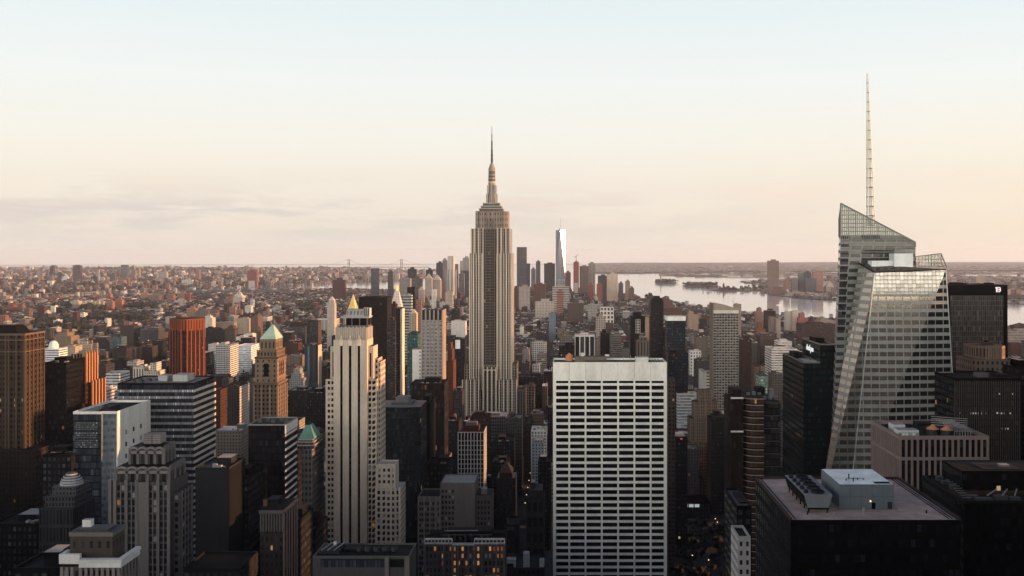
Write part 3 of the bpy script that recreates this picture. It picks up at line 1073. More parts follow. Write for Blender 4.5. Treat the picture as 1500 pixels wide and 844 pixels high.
# ================================================================== faceted glass tower with a spire, right
def facet_tower():
    Y = 592.0
    t = thing('glass_tower', 'faceted pale glass tower with a slanted top and tall lattice spire', 'skyscraper', (X(1310, 590), 612, 0))
    gl = S((0.38, 0.39, 0.36), (0.36, 0.325, 0.28), 4.9, 4.72, 0.88, 0.54, 0.005, 0.8)  # glass coloured bright for the sky reflected in the leaning facets
    glv = S((0.38, 0.39, 0.365), (0.012, 0.012, 0.013), 4.9, 4.72, 0.90, 0.58, 0.006, 0.15)  # dark copy of the same glass for facets without that reflection
    band = S((0.30, 0.32, 0.31), (0.24, 0.255, 0.25), 2.4, 2.4, 0.9, 0.86, 0.0, 0.5)
    tl = math.tan(math.radians(3.1))
    zt = Z(397, Y)

    def p1(px, py):                        # on the leaning facet: solve depth for the pixel
        zz = Z(py, Y)
        yy = Y - (zt - zz) * tl
        for _ in range(4):
            zz = Z(py, yy)
            yy = Y - (zt - zz) * tl
        return (X(px, yy), yy, zz)

    def low(p, q):                         # continue the line p-q down to the ground
        k = (p[2] + 1) / (p[2] - q[2])
        return tuple(p[i] + (q[i] - p[i]) * k for i in range(3))

    A, B = p1(1281, 399), p1(1385.5, 395)
    E = p1(1258, 610)
    E0 = low(A, E)
    Qm = p1(1290, 640)
    Q0 = low(B, Qm)
    mb = MB()
    # leaning facet: A, B at the top, E0, Q0 at the foot
    off = zt % gl['st']

    def facet(pts, st):
        ax = min(p[0] for p in pts)
        mb.face(pts, st, [(p[0] - ax, p[2] - off) for p in pts])

    zsp = A[2] - 13.0
    k = (A[2] - zsp) / (A[2] - E0[2])
    A2 = tuple(A[i] + (E0[i] - A[i]) * k for i in range(3))
    k = (B[2] - zsp) / (B[2] - Q0[2])
    B2 = tuple(B[i] + (Q0[i] - B[i]) * k for i in range(3))
    facet([E0, Q0, B2, A2], gl)
    facet([A2, B2, B, A], band)
    # upright facet on the lower right
    C = (X(1399, Y + 1), Y + 1.0, Z(610, Y + 1))
    C0 = low(B, C)
    facet([Q0, C0, B], glv)
    # narrow leaning facet on the left
    lb = X(1258.5, 612)
    Lt = (lb, 612.0, Z(386, 612))
    Lm = (X(1222, 612), 612.0, Z(610, 612))
    L0 = low(Lt, Lm)
    mb.face([L0, E0, A, Lt], gl, [(-8, L0[2] - off), (0, E0[2] - off), (0, A[2] - off), (-8, Lt[2] - off)])
    mb.face([(L0[0] + 12, 640.0, -1.0), L0, Lt, (lb + 9, 640.0, Lt[2])], gl, [(-40, L0[2] - off), (-8, L0[2] - off), (-8, Lt[2] - off), (-40, Lt[2] - off)])
    # right side and top
    D0, Dt = (C0[0], 640.0, -1.0), (B[0] - 1, 640.0, B[2])
    mb.face([C0, D0, Dt, B], glv, [(0, C0[2] - off), (46, D0[2] - off), (46, Dt[2] - off), (0, B[2] - off)])
    mb.face([A, B, Dt, (lb + 9, 640.0, Lt[2]), Lt], P((0.2, 0.2, 0.2)))
    part(mb, 'front_mass', t)
    mb = MB()
    for p, q in ((A, B), (A, Lt)):
        mb.bar(p, q, 0.7, P((0.08, 0.085, 0.085)))
    mb.bar(A, E0, 0.5, P((0.5, 0.52, 0.5)))
    mb.bar(B, C0, 0.5, P((0.5, 0.52, 0.5)))
    part(mb, 'corner_trim', t)
    # taller rear mass
    YR = 616.0
    a, b = X(1231.5, YR), X(1341, YR)
    a0 = X(1217.5, YR) - (a - X(1217.5, YR)) * 0.9
    zl, zr = Z(298, YR), Z(355, YR)
    zb = Z(346, YR)
    bk = a * (656 / 616) * 0.994
    rm = S((0.33, 0.35, 0.34), (0.05, 0.055, 0.056), 5.2, 4.72, 0.86, 0.46, 0.003, 0.4)
    mb = MB()
    mb.face([(a0, YR, -1), (b, YR, -1), (b, YR, zr), (a + (b - a) * (zl - zb) / (zl - zr), YR, zb), (a, YR, zb)], rm,
            [(0, -1), (b - a0, -1), (b - a0, zr), (0.5 * (b - a0), zb), (0, zb)])
    mb.face([(a0 * 1.058, YR + 40, -1), (a0, YR, -1), (a, YR, zb), (bk, YR + 40, zb)], S(rm['col'], (0.25, 0.2, 0.18), 5.2, 4.72, 0.9, 0.6, 0.003, 0.6), [(0, -1), (40, -1), (40, zb), (0, zb)])  # side glass coloured paler and warmer for the orange light along this edge
    mb.face([(b, YR, -1), (b, YR + 40, -1), (b, YR + 40, zr), (b, YR, zr)], rm, [(0, -1), (40, -1), (40, zr), (0, zr)])
    mb.face([(a, YR, zb), (b, YR, zr), (b, YR + 40, zr), (bk, YR + 40, zb)], P((0.2, 0.2, 0.2)))
    mb.face([(b, YR + 40, -1), (a0 * 1.058, YR + 40, -1), (bk, YR + 40, zb), (b, YR + 40, zr)], rm, [(0, -1), (40, -1), (40, zr), (0, zr)])
    # louvred plant-room strips
    for x0, x1, y0, y1 in ((1262, 1289, 344, 352), (1262, 1310, 366, 372), (1262, 1312, 378, 384)):
        mb.box(X(x0, YR), X(x1, YR), YR - 0.15, YR - 0.02, Z(y1, YR), Z(y0, YR), S((0.09, 0.10, 0.10), (0.04, 0.04, 0.045), 2.4, 1.2, 0.8, 0.6), DARK)
    for k in range(13):
        y0 = 345.5 + k * 11.1
        xl = 1232.5 - (y0 - 345) * 0.045
        mb.box(X(xl, YR), X(xl + 11.5, YR), YR - 0.15, YR - 0.02, Z(y0 + 5, YR), Z(y0, YR), S((0.05, 0.055, 0.06), (0.02, 0.02, 0.025), 2.4, 3, 0.9, 0.9), DARK)
    part(mb, 'rear_mass', t)
    mb = MB()
    mb.face([(a, YR, zb), (a + (b - a) * (zl - zb) / (zl - zr), YR, zb), (a, YR, zl)], P(WHITE))
    mb.face([(bk - 0.8, YR + 38, zb), (a, YR, zb), (a, YR, zl), (bk - 0.8, YR + 38, zl - 8)], P(WHITE))
    mb.face([(b, YR - 2, Z(388, YR)), (X(1386, YR), YR + 1, Z(392, YR)), (X(1378, YR), YR + 1, Z(371.5, YR)), (b, YR - 2, Z(376, YR))], P(WHITE))
    sg = part(mb, 'screen_wall', t, 'screen')
    mb = MB()
    fr = P((0.30, 0.315, 0.30))

    def ztop(x):
        return zl + (zr - zl) * (x - a) / (b - a)

    n = 40
    for k in range(n + 1):
        x = a + (b - a) * k / n
        mb.bar((x, YR - 0.1, min(zb, ztop(x)) - 3), (x, YR - 0.1, ztop(x)), 0.34 if k % 4 else 0.55, fr)
    z = zr - 6
    while z < zl:
        xe = a + (b - a) * min(1.0, (zl - z) / (zl - zr))
        mb.bar((a, YR - 0.1, z), (xe, YR - 0.1, z), 0.42, fr)
        z += 2.55
    mb.bar((a, YR - 0.1, zl), (b, YR - 0.1, zr), 0.8, fr)
    mb.bar((a, YR - 0.1, zb), (a, YR - 0.1, zl), 0.8, fr)
    for k in range(8):
        yy = YR + 38 * k / 7
        xk = a + (bk - 0.8 - a) * k / 7
        mb.bar((xk, yy, zb), (xk, yy, zl - 8 * k / 7), 0.4, fr)
    for k in range(9):
        xx = b + (X(1378, YR) - b) * k / 8
        mb.bar((xx, YR - 0.6, Z(391, YR)), (xx, YR - 0.6, Z(376 - 4.5 * k / 8, YR)), 0.32, fr)
    for py in (390, 385, 380):
        mb.bar((b, YR - 0.6, Z(py, YR)), (X(1385 - (391 - py) * 0.2, YR), YR - 0.6, Z(py, YR)), 0.34, fr)
    mb.bar((b, YR - 0.6, Z(376, YR)), (X(1378, YR), YR - 0.6, Z(371.5, YR)), 0.6, fr)
    mb.bar((X(1378, YR), YR - 0.6, Z(371.5, YR)), (X(1386, YR), YR - 0.6, Z(392, YR)), 0.6, fr)
    part(mb, 'screen_frame', sg)
    mb = MB()
    ww = P((0.62, 0.66, 0.66))
    mb.box(X(1277, 604), X(1312, 604), 604, 612, Z(399, 604), Z(382, 604), ww, PALE)
    mb.box(X(1310, 602), X(1337.5, 602), 602, 612, Z(399, 602), Z(371.5, 602), ww, PALE)
    for k in range(6):
        c = X(1279 + k * 11, 598)
        mb.cbox(c, 597, zt + 0.3, 2.2, 2, 1.6, P((0.2, 0.2, 0.2)), GREY)
    part(mb, 'roof_plant', t)
    # lattice spire
    mb = MB()
    ys = 626.0
    zb2, zt2 = Z(330, ys), Z(108, ys)
    wh = P((0.66, 0.66, 0.60))

    def q(f):
        pxc = 1275.5 + (1270.7 - 1275.5) * f
        return X(pxc, ys), zb2 + (zt2 - zb2) * f

    segs = 16
    for i in range(segs):
        f0, f1 = i / segs, (i + 1) / segs
        x0, z0 = q(f0)
        x1, z1 = q(f1)
        w0, w1 = 1.75 * (1 - f0) + 0.28, 1.75 * (1 - f1) + 0.28
        for sx, sy in ((-1, -1), (1, -1), (1, 1), (-1, 1)):
            mb.bar((x0 + sx * w0, ys + sy * w0, z0), (x1 + sx * w1, ys + sy * w1, z1), 0.55 if i < 11 else 0.4, wh)
        for sx, sy, ux, uy in ((-1, -1, 1, -1), (1, -1, 1, 1), (1, 1, -1, 1), (-1, 1, -1, -1)):
            mb.bar((x0 + sx * w0, ys + sy * w0, z0), (x1 + ux * w1, ys + uy * w1, z1), 0.26, wh)
            mb.bar((x0 + sx * w0, ys + sy * w0, z0), (x0 + ux * w0, ys + uy * w0, z0), 0.5, P((0.3, 0.3, 0.28)))
        mb.bar((x0, ys, z0), (x1, ys, z1), max(0.5, w0 * 0.8), wh)
    part(mb, 'spire', t)
    foot(X(1200, 600), X(1405, 600), 578, 660, zt)


facet_tower()


# ================================================================== dark tower with a gravel roof, bottom right
def gravel_roof():
    Y, D = 250.0, 46.5
    x0, x1 = X(1158, Y), X(1407, Y)
    zt = Z(763, Y)
    t = thing('office_tower', 'black tower at lower right with pinkish gravel roof and blue-grey plant house', 'office tower', ((x0 + x1) / 2, Y + D / 2, 0))
    st = S((0.013, 0.013, 0.017), (0.006, 0.006, 0.009), 1.6, 3.8, 0.7, 0.5, 0.0)
    mb = MB()
    sd = S((0.020, 0.020, 0.028), (0.008, 0.008, 0.012), 3.2, 3.8, 0.62, 0.55, 0.0)
    mb.prism([(x0, Y), (x1, Y), (x1, Y + D), (x0, Y + D)], -1, zt, st, DARK, None, [st, sd, st, sd])
    part(mb, 'tower_body', t)
    foot(x0, x1, Y, Y + D, zt)
    mb = MB()
    mb.box(x0 + 0.7, x1 - 0.7, Y + 0.5, Y + D - 0.6, zt + 0.004, zt + 0.10, P(ROOF))
    part(mb, 'gravel_roof', t, 'paver')
    mb = MB()
    for a, b, c, d in ((x0, x0 + 0.4, Y, Y + D), (x1 - 0.4, x1, Y, Y + D), (x0, x1, Y + D - 0.4, Y + D)):
        mb.box(a, b, c, d, zt, zt + 0.75, P((0.17, 0.12, 0.11)), (0.17, 0.12, 0.11))
    mb.box(x0, x1, Y, Y + 0.35, zt, zt + 0.18, P((0.05, 0.04, 0.04)), (0.05, 0.04, 0.04))
    part(mb, 'parapet', t)
    mb = MB()
    for off in (1.6, 2.5):
        mb.bar((x1 - off, Y + 1, zt + 0.25), (x1 - off, Y + D - 1, zt + 0.25), 0.16, P((0.03, 0.03, 0.035)))
    mb.bar((x0 + 1.5, Y + 1, zt + 0.25), (x0 + 1.5, Y + D - 1, zt + 0.25), 0.16, P((0.05, 0.045, 0.045)))
    part(mb, 'roof_rails', t)
    # plant house: its front foot is seen at y = 746
    zf = zt + 0.1

    def yfoot(py):
        return (EH - zf) * F / (py - EY)

    Ya = yfoot(746.0)
    Yb = Ya * 1.071
    hz = Z(710, Ya)
    xa, xb = X(1229.5, Ya), X(1309.5, Ya)
    mb = MB()
    mb.box(xa, xb, Ya, Yb, zf, hz, P(GREY))
    ph = part(mb, 'plant_house', t, 'bluegrey')
    mb = MB()
    mb.box(xa + 0.2, xb - 0.2, Ya + 0.2, Yb - 0.2, hz + 0.004, hz + 0.12, P(PALE))
    part(mb, 'house_roof', ph, 'steel')
    mb = MB()
    for k in range(1, 5):
        x = xa + (xb - xa) * k / 5
        mb.box(x - 0.02, x + 0.02, Ya - 0.03, Ya - 0.004, zf, hz, P((0.11, 0.13, 0.15)), GREY)
    mb.box(xa, xb, Ya - 0.035, Ya - 0.004, zf + (hz - zf) * 0.5, zf + (hz - zf) * 0.5 + 0.05, P((0.11, 0.13, 0.15)), GREY)
    part(mb, 'panel_joints', ph)
    mb = MB()
    dxx = X(1276.8, Ya)
    mb.box(dxx, dxx + 1.0, Ya - 0.05, Ya - 0.004, zf, zf + 1.75, P(DARK), DARK)
    part(mb, 'door', ph)
    mb = MB()
    mb.box(xb - 1.7, xb - 0.5, Ya - 0.05, Ya - 0.004, zf, zf + 1.9, P((0.10, 0.12, 0.14)), GREY)
    part(mb, 'door', ph, label='pale door at the right corner')
    mb = MB()
    mb.cyl(dxx - 0.35, Ya - 0.2, 0.16, zf + 2.0, zf + 2.3, P(WHITE), 8)
    part(mb, 'wall_lamp', ph, 'lamp')
    mb = MB()
    hx = X(1283, Ya)
    mb.box(hx, hx + 4.2, Ya + 0.7, Ya + 2.6, hz + 0.125, hz + 0.2, P(DARK), DARK)
    part(mb, 'roof_hatch', ph)
    mb = MB()
    for ox, oy, h in ((4.2, 6, 1.4), (5.2, 5.2, 0.5), (3.0, 4.4, 0.35), (6.4, 5.4, 0.4), (4.6, 3.2, 0.3), (8.0, 5.6, 0.3)):
        mb.cbox(xa + ox, Ya + oy, hz + 0.12, 0.28, 0.28, h, P(CHAR), CHAR)
    mb.bar((xa + 3.2, Ya + 5.2, hz + 0.4), (xa + 7.6, Ya + 5.6, hz + 0.4), 0.12, P(GREY))
    part(mb, 'roof_vents', ph)
    # cooling unit with four fans on a steel stand
    Yc = yfoot(751.5)
    ca, cb = X(1177.5, Yc), X(1219.5, Yc)
    cz0, cz1 = Z(744, Yc), Z(725, Yc)
    ctop = 23.0
    mb = MB()
    cl = P((0.30, 0.33, 0.34))
    dk = P((0.02, 0.021, 0.024))
    pb = [(ca + 1.0, Yc), (cb - 1.0, Yc), (cb - 1.0, Yc + ctop), (ca + 1.0, Yc + ctop)]
    pt = [(ca, Yc - 0.1), (cb, Yc - 0.1), (cb, Yc + ctop + 0.1), (ca, Yc + ctop + 0.1)]
    mb.prism(pb, cz0, cz1, cl, (0.33, 0.36, 0.37), pt, [cl, dk, cl, dk])
    cu = part(mb, 'cooling_unit', t)
    for k in range(5):
        c = Yc + 2.6 + k * 4.3
        mb = MB()
        n = 18
        r0, r1 = 1.75, 1.55
        cxx = (ca + cb) / 2 + 0.5
        ring = [(math.cos(2 * math.pi * i / n), math.sin(2 * math.pi * i / n)) for i in range(n)]
        for i in range(n):
            j = (i + 1) % n
            p = ring[i], ring[j]
            mb.face([(cxx + r0 * p[0][0], c + r0 * p[0][1], cz1), (cxx + r0 * p[1][0], c + r0 * p[1][1], cz1), (cxx + r0 * p[1][0], c + r0 * p[1][1], cz1 + 0.55), (cxx + r0 * p[0][0], c + r0 * p[0][1], cz1 + 0.55)], P((0.1, 0.105, 0.11)))
            mb.face([(cxx + r1 * p[1][0], c + r1 * p[1][1], cz1), (cxx + r1 * p[0][0], c + r1 * p[0][1], cz1), (cxx + r1 * p[0][0], c + r1 * p[0][1], cz1 + 0.55), (cxx + r1 * p[1][0], c + r1 * p[1][1], cz1 + 0.55)], P((0.03, 0.03, 0.03)))
            mb.face([(cxx + r0 * p[0][0], c + r0 * p[0][1], cz1 + 0.55), (cxx + r0 * p[1][0], c + r0 * p[1][1], cz1 + 0.55), (cxx + r1 * p[1][0], c + r1 * p[1][1], cz1 + 0.55), (cxx + r1 * p[0][0], c + r1 * p[0][1], cz1 + 0.55)], P((0.22, 0.23, 0.23)))
        mb.face([(cxx + r1 * u, c + r1 * v, cz1 + 0.05) for u, v in ring], P((0.008, 0.008, 0.01)))
        fan = part(mb, 'fan_cowl', cu)
        mb = MB()
        for i in range(5):
            an = 2 * math.pi * i / 5 + 0.3
            u, v = math.cos(an), math.sin(an)
            mb.bar((cxx + 0.1 * u, c + 0.1 * v, cz1 + 0.3), (cxx + 1.4 * u, c + 1.4 * v, cz1 + 0.36), 0.22, P((0.05, 0.05, 0.055)))
        part(mb, 'fan_blades', fan)
        mb = MB()
        mb.cbox(ca + 1.1, c - 0.3, cz1, 0.95, 1.3, 0.85, P((0.09, 0.10, 0.11)), (0.13, 0.14, 0.15))
        part(mb, 'fan_motor', cu)
    mb = MB()
    for k in range(6):
        yy = Yc + 0.3 + k * (ctop - 0.6) / 5
        for xx in (ca + 1.3, cb - 1.3):
            mb.cbox(xx, yy, zf, 0.28, 0.28, cz0 - zf, dk, DARK)
    mb.box(ca + 1.0, cb - 1.0, Yc - 0.2, Yc + 0.1, cz0 - 0.35, cz0, dk, DARK)
    part(mb, 'stand', cu)
    mb = MB()
    mb.box(xa - 0.6, xb + 0.9, Ya - 0.55, Ya, zf, zf + 0.06, P((0.34, 0.31, 0.29)), (0.34, 0.31, 0.29))
    part(mb, 'walkway', t)
    for px, py, h, wd in ((1264.5, 752, 1.5, 0.55), (1357, 752, 0.9, 0.25), (1183, 754, 0.9, 0.2), (1222, 754, 0.7, 0.6)):
        mb = MB()
        yy = yfoot(py)
        mb.cbox(X(px, yy), yy, zf, wd, 0.5, h, P((0.05, 0.05, 0.05) if wd < 0.4 else (0.4, 0.4, 0.4)), GREY)
        part(mb, 'roof_vent', t)


gravel_roof()


# ================================================================== brown-piered block with roof tanks
def pier_block():
    Y, D = 420.0, 40.0
    x0, x1 = X(1318, Y), X(1448.5, Y)
    zt = Z(640, Y)
    t = thing('office_block', 'brownish block with close vertical piers and white units on its roof', 'office block', ((x0 + x1) / 2, Y + D / 2, 0))
    foot(x0, x1, Y, Y + D, zt)
    st = P((0.012, 0.012, 0.014))
    pc = P((0.36, 0.28, 0.255))
    mb = MB()
    mb.box(x0 + 0.6, x1 - 0.6, Y + 0.6, Y + D - 0.6, -1, zt - 1.5, S((0.02, 0.019, 0.02), (0.010, 0.010, 0.012), 2.5, 3.7, 0.9, 0.66), (0.09, 0.08, 0.08))
    part(mb, 'glass_core', t)
    mb = MB()
    n = 15
    for k in range(n + 1):
        c = x0 + 0.4 + (x1 - x0 - 0.8) * k / n
        mb.box(c - 0.42, c + 0.42, Y, Y + 0.6, -1, zt - 1.2, pc, pc['col'])
    for k in range(16):
        c = Y + 0.4 + (D - 0.8) * k / 15
        mb.box(x0, x0 + 0.6, c - 0.38, c + 0.38, -1, zt - 1.2, pc, pc['col'])
        mb.box(x1 - 0.6, x1, c - 0.38, c + 0.38, -1, zt - 1.2, pc, pc['col'])
    part(mb, 'stone_piers', t)
    mb = MB()
    for z0, z1 in ((zt - 1.2, zt + 0.4), (Z(674, Y) - 0.1, Z(670, Y))):
        mb.box(x0 - 0.05, x1 + 0.05, Y - 0.08, Y + 0.75, z0, z1, pc, pc['col'])
        mb.box(x0 - 0.05, x0 + 0.75, Y + 0.75, Y + D, z0, z1, pc, pc['col'])
        mb.box(x1 - 0.75, x1 + 0.05, Y + 0.75, Y + D, z0, z1, pc, pc['col'])
    mb.box(x0 + 0.75, x1 - 0.75, Y + D - 0.7, Y + D, zt - 1.2, zt + 0.4, pc, pc['col'])
    part(mb, 'parapet', t)
    z = zt - 1.5
    for a, b, yy, h, dd in ((1316, 1346, 424, 3.6, 6), (1309, 1326, 440, 3.2, 7)):
        mb = MB()
        mb.box(X(a, yy), X(b, yy), yy, yy + dd, z, z + h, P((0.55, 0.56, 0.55)), PALE)
        mb.box(X(a, yy) - 0.02, X(b, yy) + 0.02, yy - 0.05, yy, z + 0.5, z + h - 0.9, S((0.45, 0.46, 0.45), (0.2, 0.2, 0.2), 1.4, 2.0, 0.7, 0.7), PALE)
        part(mb, 'cooling_unit', t)
    for px, yy in ((1366, 428), (1387, 426)):
        tank(t, X(px, yy), yy, z, 2.5, 3.0, 0.5, 'dark', 'rust')
    mb = MB()
    for k in range(5):
        yy = 430 + k * 5.5
        mb.bar((X(1364, yy), yy, z + 5), (X(1417, yy), yy, z + 3.8), 0.28, P(PALE))
    for k in range(7):
        x = X(1398 + k * 4, 428)
        mb.bar((x, 425, z + 2.6), (x, 450, z + 4.0), 0.22, P(PALE))
        mb.cbox(x, 428, z, 0.25, 0.25, 2.8, P(PALE), PALE)
    part(mb, 'roof_pipes', t)
    mb = MB()
    mb.box(X(1345, 445), X(1385, 445), 445, 452, z, z + 3, P(CHAR), CHAR)
    mb.box(X(1352, 436), X(1392, 436), 436, 441, z, z + 2.4, P((0.12, 0.11, 0.11)), CHAR)
    part(mb, 'roof_plant', t)


pier_block()


# ================================================================== black blocks at the far right edge
def dark_blocks():
    Y = 300.0
    x0, x1 = X(1412, Y), X(1560, Y)
    zt = Z(737, Y)
    t = thing('office_tower', 'black tower cut off by the lower right edge with cluttered dark roof', 'office tower', ((x0 + x1) / 2, Y + 17, 0))
    st = S((0.012, 0.012, 0.015), (0.006, 0.006, 0.008), 1.8, 3.8, 0.7, 0.5, 0.003)
    mb = MB()
    mb.box(x0, x1, Y, Y + 35, -1, zt, st, (0.04, 0.042, 0.046))
    mb.rim(x0, x1, Y, Y + 35, zt, 0.5, 0.7, P((0.07, 0.072, 0.076)))
    foot(x0, x1, Y, Y + 35, zt)
    part(mb, 'tower_body', t)
    mb = MB()
    xa = X(1411, 315)
    mb.box(xa, X(1560, 315), 316, 333, zt, Z(690, 316), st, (0.05, 0.055, 0.06))
    part(mb, 'upper_block', t)
    mb = MB()
    for px, yy, wd, h in ((1425, 305, 3, 1.2), (1440, 303, 5, 0.9), (1466, 304, 4, 1.4), (1486, 303, 3, 1.2), (1396, 318, 2, 1.2), (1385, 325, 2.5, 1.1), (1376, 330, 2, 1.5)):
        mb.cbox(X(px, yy), yy, zt, wd, 2, h, P((0.16, 0.17, 0.18)), (0.22, 0.23, 0.24))
    for p, q in (((1462, 740), (1486, 730)), ((1480, 722), (1500, 726)), ((1440, 736), (1470, 733))):
        mb.bar((X(p[0], 306), 303, zt + 1.6), (X(q[0], 306), 311, zt + 1.6), 0.3, P((0.4, 0.41, 0.42)))
    for k in range(9):
        mb.bar((x0 + 0.6 + k * 0.5, 303 + k * 3, zt + 0.9), (x0 + 3.0 + k * 0.5, 302 + k * 3, zt + 1.2), 0.25, P((0.25, 0.26, 0.27)))
    zu = Z(690, 316)
    mb.cbox(X(1470, 322), 322, zu, 3, 3, 0.9, P((0.3, 0.28, 0.27)), PALE)
    mb.box(X(1440, 318), X(1495, 318), 318, 328, zu + 0.01, zu + 0.25, P((0.09, 0.1, 0.12)), (0.10, 0.11, 0.13))
    part(mb, 'roof_clutter', t)


dark_blocks()


# ================================================================== glass slab pair with an illuminated sign
def sign_tower():
    Y = 640.0
    x0, xm, x1 = X(1177, Y), X(1201.3, Y), X(1224, Y)
    st = S((0.012, 0.024, 0.024), (0.008, 0.017, 0.018), 1.6, 3.9, 0.86, 0.62, 0.004, 0.2)
    t = thing('office_tower', 'dark green glass tower with a white lit sign high on its side', 'office tower', (xm, Y + 30, 0))
    z1, z2 = Z(532.3, Y), Z(505.8, Y)
    mb = MB()
    mb.box(x0, xm, Y, 702, -1, z1, st, (0.06, 0.06, 0.06))
    mb.rim(x0, xm, Y, 702, z1, 0.5, 0.9, P((0.30, 0.29, 0.27)))
    part(mb, 'lower_slab', t)
    mb = MB()
    mb.box(xm, x1, Y + 0.3, 688, -1, z2, st, (0.05, 0.045, 0.045))
    mb.rim(xm, x1, Y + 0.3, 688, z2, 0.5, 0.9, P((0.34, 0.31, 0.27)))
    part(mb, 'tall_slab', t)
    mb = MB()
    mb.box(x0 + 3, xm - 2, 650, 668, z1, z1 + 0.4, P(PALE), (0.4, 0.42, 0.42))
    mb.box(x0 + 2, xm - 3, 676, 690, z1, z1 + 3.4, P((0.06, 0.05, 0.05)), TAR)
    mb.box(xm - 4.5, xm - 0.8, 645, 654, z1, z1 + 0.9, P(PALE), PALE)
    mb.box(xm + 2, x1 - 2, 660, 676, z2, z2 + 3.0, P((0.05, 0.045, 0.04)), TAR)
    part(mb, 'roof_plant', t)
    # strokes of the sign's lettering on the side wall
    mb = MB()
    xs = xm - 0.25
    ya, yb = 676.0, 657.0

    def bx(u0, u1, v0, v1):
        y0, y1 = ya + (yb - ya) * u1, ya + (yb - ya) * u0
        mb.box(xs, xm - 0.02, y0, y1, 197.2 + v0, 197.2 + v1, P(WHITE), WHITE)

    for u in (0.0, 0.1, 0.22, 0.34, 0.46, 0.58, 0.70, 0.82, 0.94):
        bx(u, u + 0.045, 0.6, 3.0)
    for u in (0.10, 0.46):
        bx(u, u + 0.045, 3.0, 4.4)
    bx(0.58, 0.625, -1.0, 0.6)
    for u in (0.0, 0.22, 0.34, 0.58, 0.70, 0.82):
        bx(u, u + 0.09, 2.5, 3.0)
        bx(u, u + 0.09, 0.6, 1.1)
    part(mb, 'sign_lettering', t, 'sign')
    foot(x0, x1, Y, 702, z2)


sign_tower()


def framed_tower():
    Y = 700.0
    x0, x1 = X(1390, Y), X(1476, Y)
    zt = Z(417.5, Y)
    t = thing('office_tower', 'black framed tower with fine vertical lines and a small white and red emblem', 'office tower', ((x0 + x1) / 2, Y + 20, 0))
    foot(x0, x1, Y, Y + 40, zt)
    mb = MB()
    mb.box(x0, x1, Y, Y + 40, -1, zt, P((0.014, 0.014, 0.018)), (0.03, 0.03, 0.03))
    part(mb, 'black_frame', t)
    mb = MB()
    mb.box(X(1392, Y), X(1469.5, Y), Y - 0.25, Y - 0.01, -1, Z(433, Y), S((0.25, 0.235, 0.215), (0.052, 0.046, 0.044), 1.32, 3.6, 0.70, 0.86, 0.004), DARK)
    part(mb, 'window_field', t)
    mb = MB()
    bx = X(1460, Y)
    zz = Z(428, Y)
    for a, b, c, d in ((-0.5, 0.6, 0, 3.6), (-1.0, -0.5, 2.6, 3.4), (1.0, 2.2, 0.0, 0.6), (1.0, 2.2, 1.5, 2.1), (1.0, 2.2, 3.0, 3.6), (2.2, 2.8, 0.4, 3.2)):
        mb.box(bx + a, bx + b, Y - 0.3, Y - 0.02, zz + c, zz + d, P(WHITE), WHITE)
    em = part(mb, 'emblem', t, 'sign')
    mb = MB()
    mb.box(bx + 1.0, bx + 2.2, Y - 0.28, Y - 0.03, zz + 0.6, zz + 1.5, P(RED), RED)
    mb.box(bx + 1.0, bx + 2.2, Y - 0.28, Y - 0.03, zz + 2.1, zz + 3.0, P(RED), RED)
    part(mb, 'red_mark', em, 'signred')
    mb = MB()
    for px, wd, h in ((1402, 8, 1.5), (1412, 4, 1), (1450, 5, 1.2), (1438, 3, 0.8)):
        mb.cbox(X(px, Y + 10), Y + 12, zt, wd, 6, h, P(CHAR), CHAR)
    part(mb, 'roof_plant', t)


framed_tower()


def fine_stripe():
    Y = 560.0
    x0, x1 = X(1399, Y), X(1494, Y)
    zt = Z(556, Y)
    t = thing('office_block', 'dark block of thin pale vertical lines below the stepped stone top', 'office block', ((x0 + x1) / 2, Y + 18, 0))
    foot(x0, x1, Y, Y + 36, zt)
    mb = MB()
    mb.box(x0, x1, Y + 0.3, Y + 36, -1, zt, S((0.02, 0.02, 0.022), (0.016, 0.016, 0.018), 1.27, 3.8, 0.9, 0.7, 0.004), (0.03, 0.03, 0.03))
    mb.rim(x0, x1, Y + 0.3, Y + 36, zt, 0.5, 0.9, P(DARK))
    part(mb, 'glass_core', t)
    mb = MB()
    n = 30
    for k in range(n + 1):
        c = x0 + (x1 - x0) * k / n
        mb.box(c - 0.21, c + 0.21, Y - 0.15, Y + 0.3, -1, zt - 1.2, P((0.20, 0.175, 0.155)), GREY)
    part(mb, 'mullions', t)
    mb = MB()
    for py, xs in ((605.5, (1421, 1425, 1429, 1433, 1437, 1443, 1466, 1468, 1471, 1478, 1480)), (577, (1462, 1464, 1483)), (628, (1468, 1472, 1476)), (605, (1405, 1460, 1462))):
        for px in xs:
            mb.box(X(px, Y), X(px + 1.5, Y), Y + 0.1, Y + 0.26, Z(py + 1.3, Y), Z(py - 1, Y), P(WHITE), WHITE)
    part(mb, 'lit_windows', t, 'panel_lit')
    mb = MB()
    mb.box(X(1432, 570), X(1448, 570), 570, 576, zt, zt + 2.5, P(GREY), GREY)
    mb.box(X(1460, 570), X(1478, 570), 570, 578, zt, zt + 1.6, P(CHAR), CHAR)
    part(mb, 'roof_plant', t)


fine_stripe()


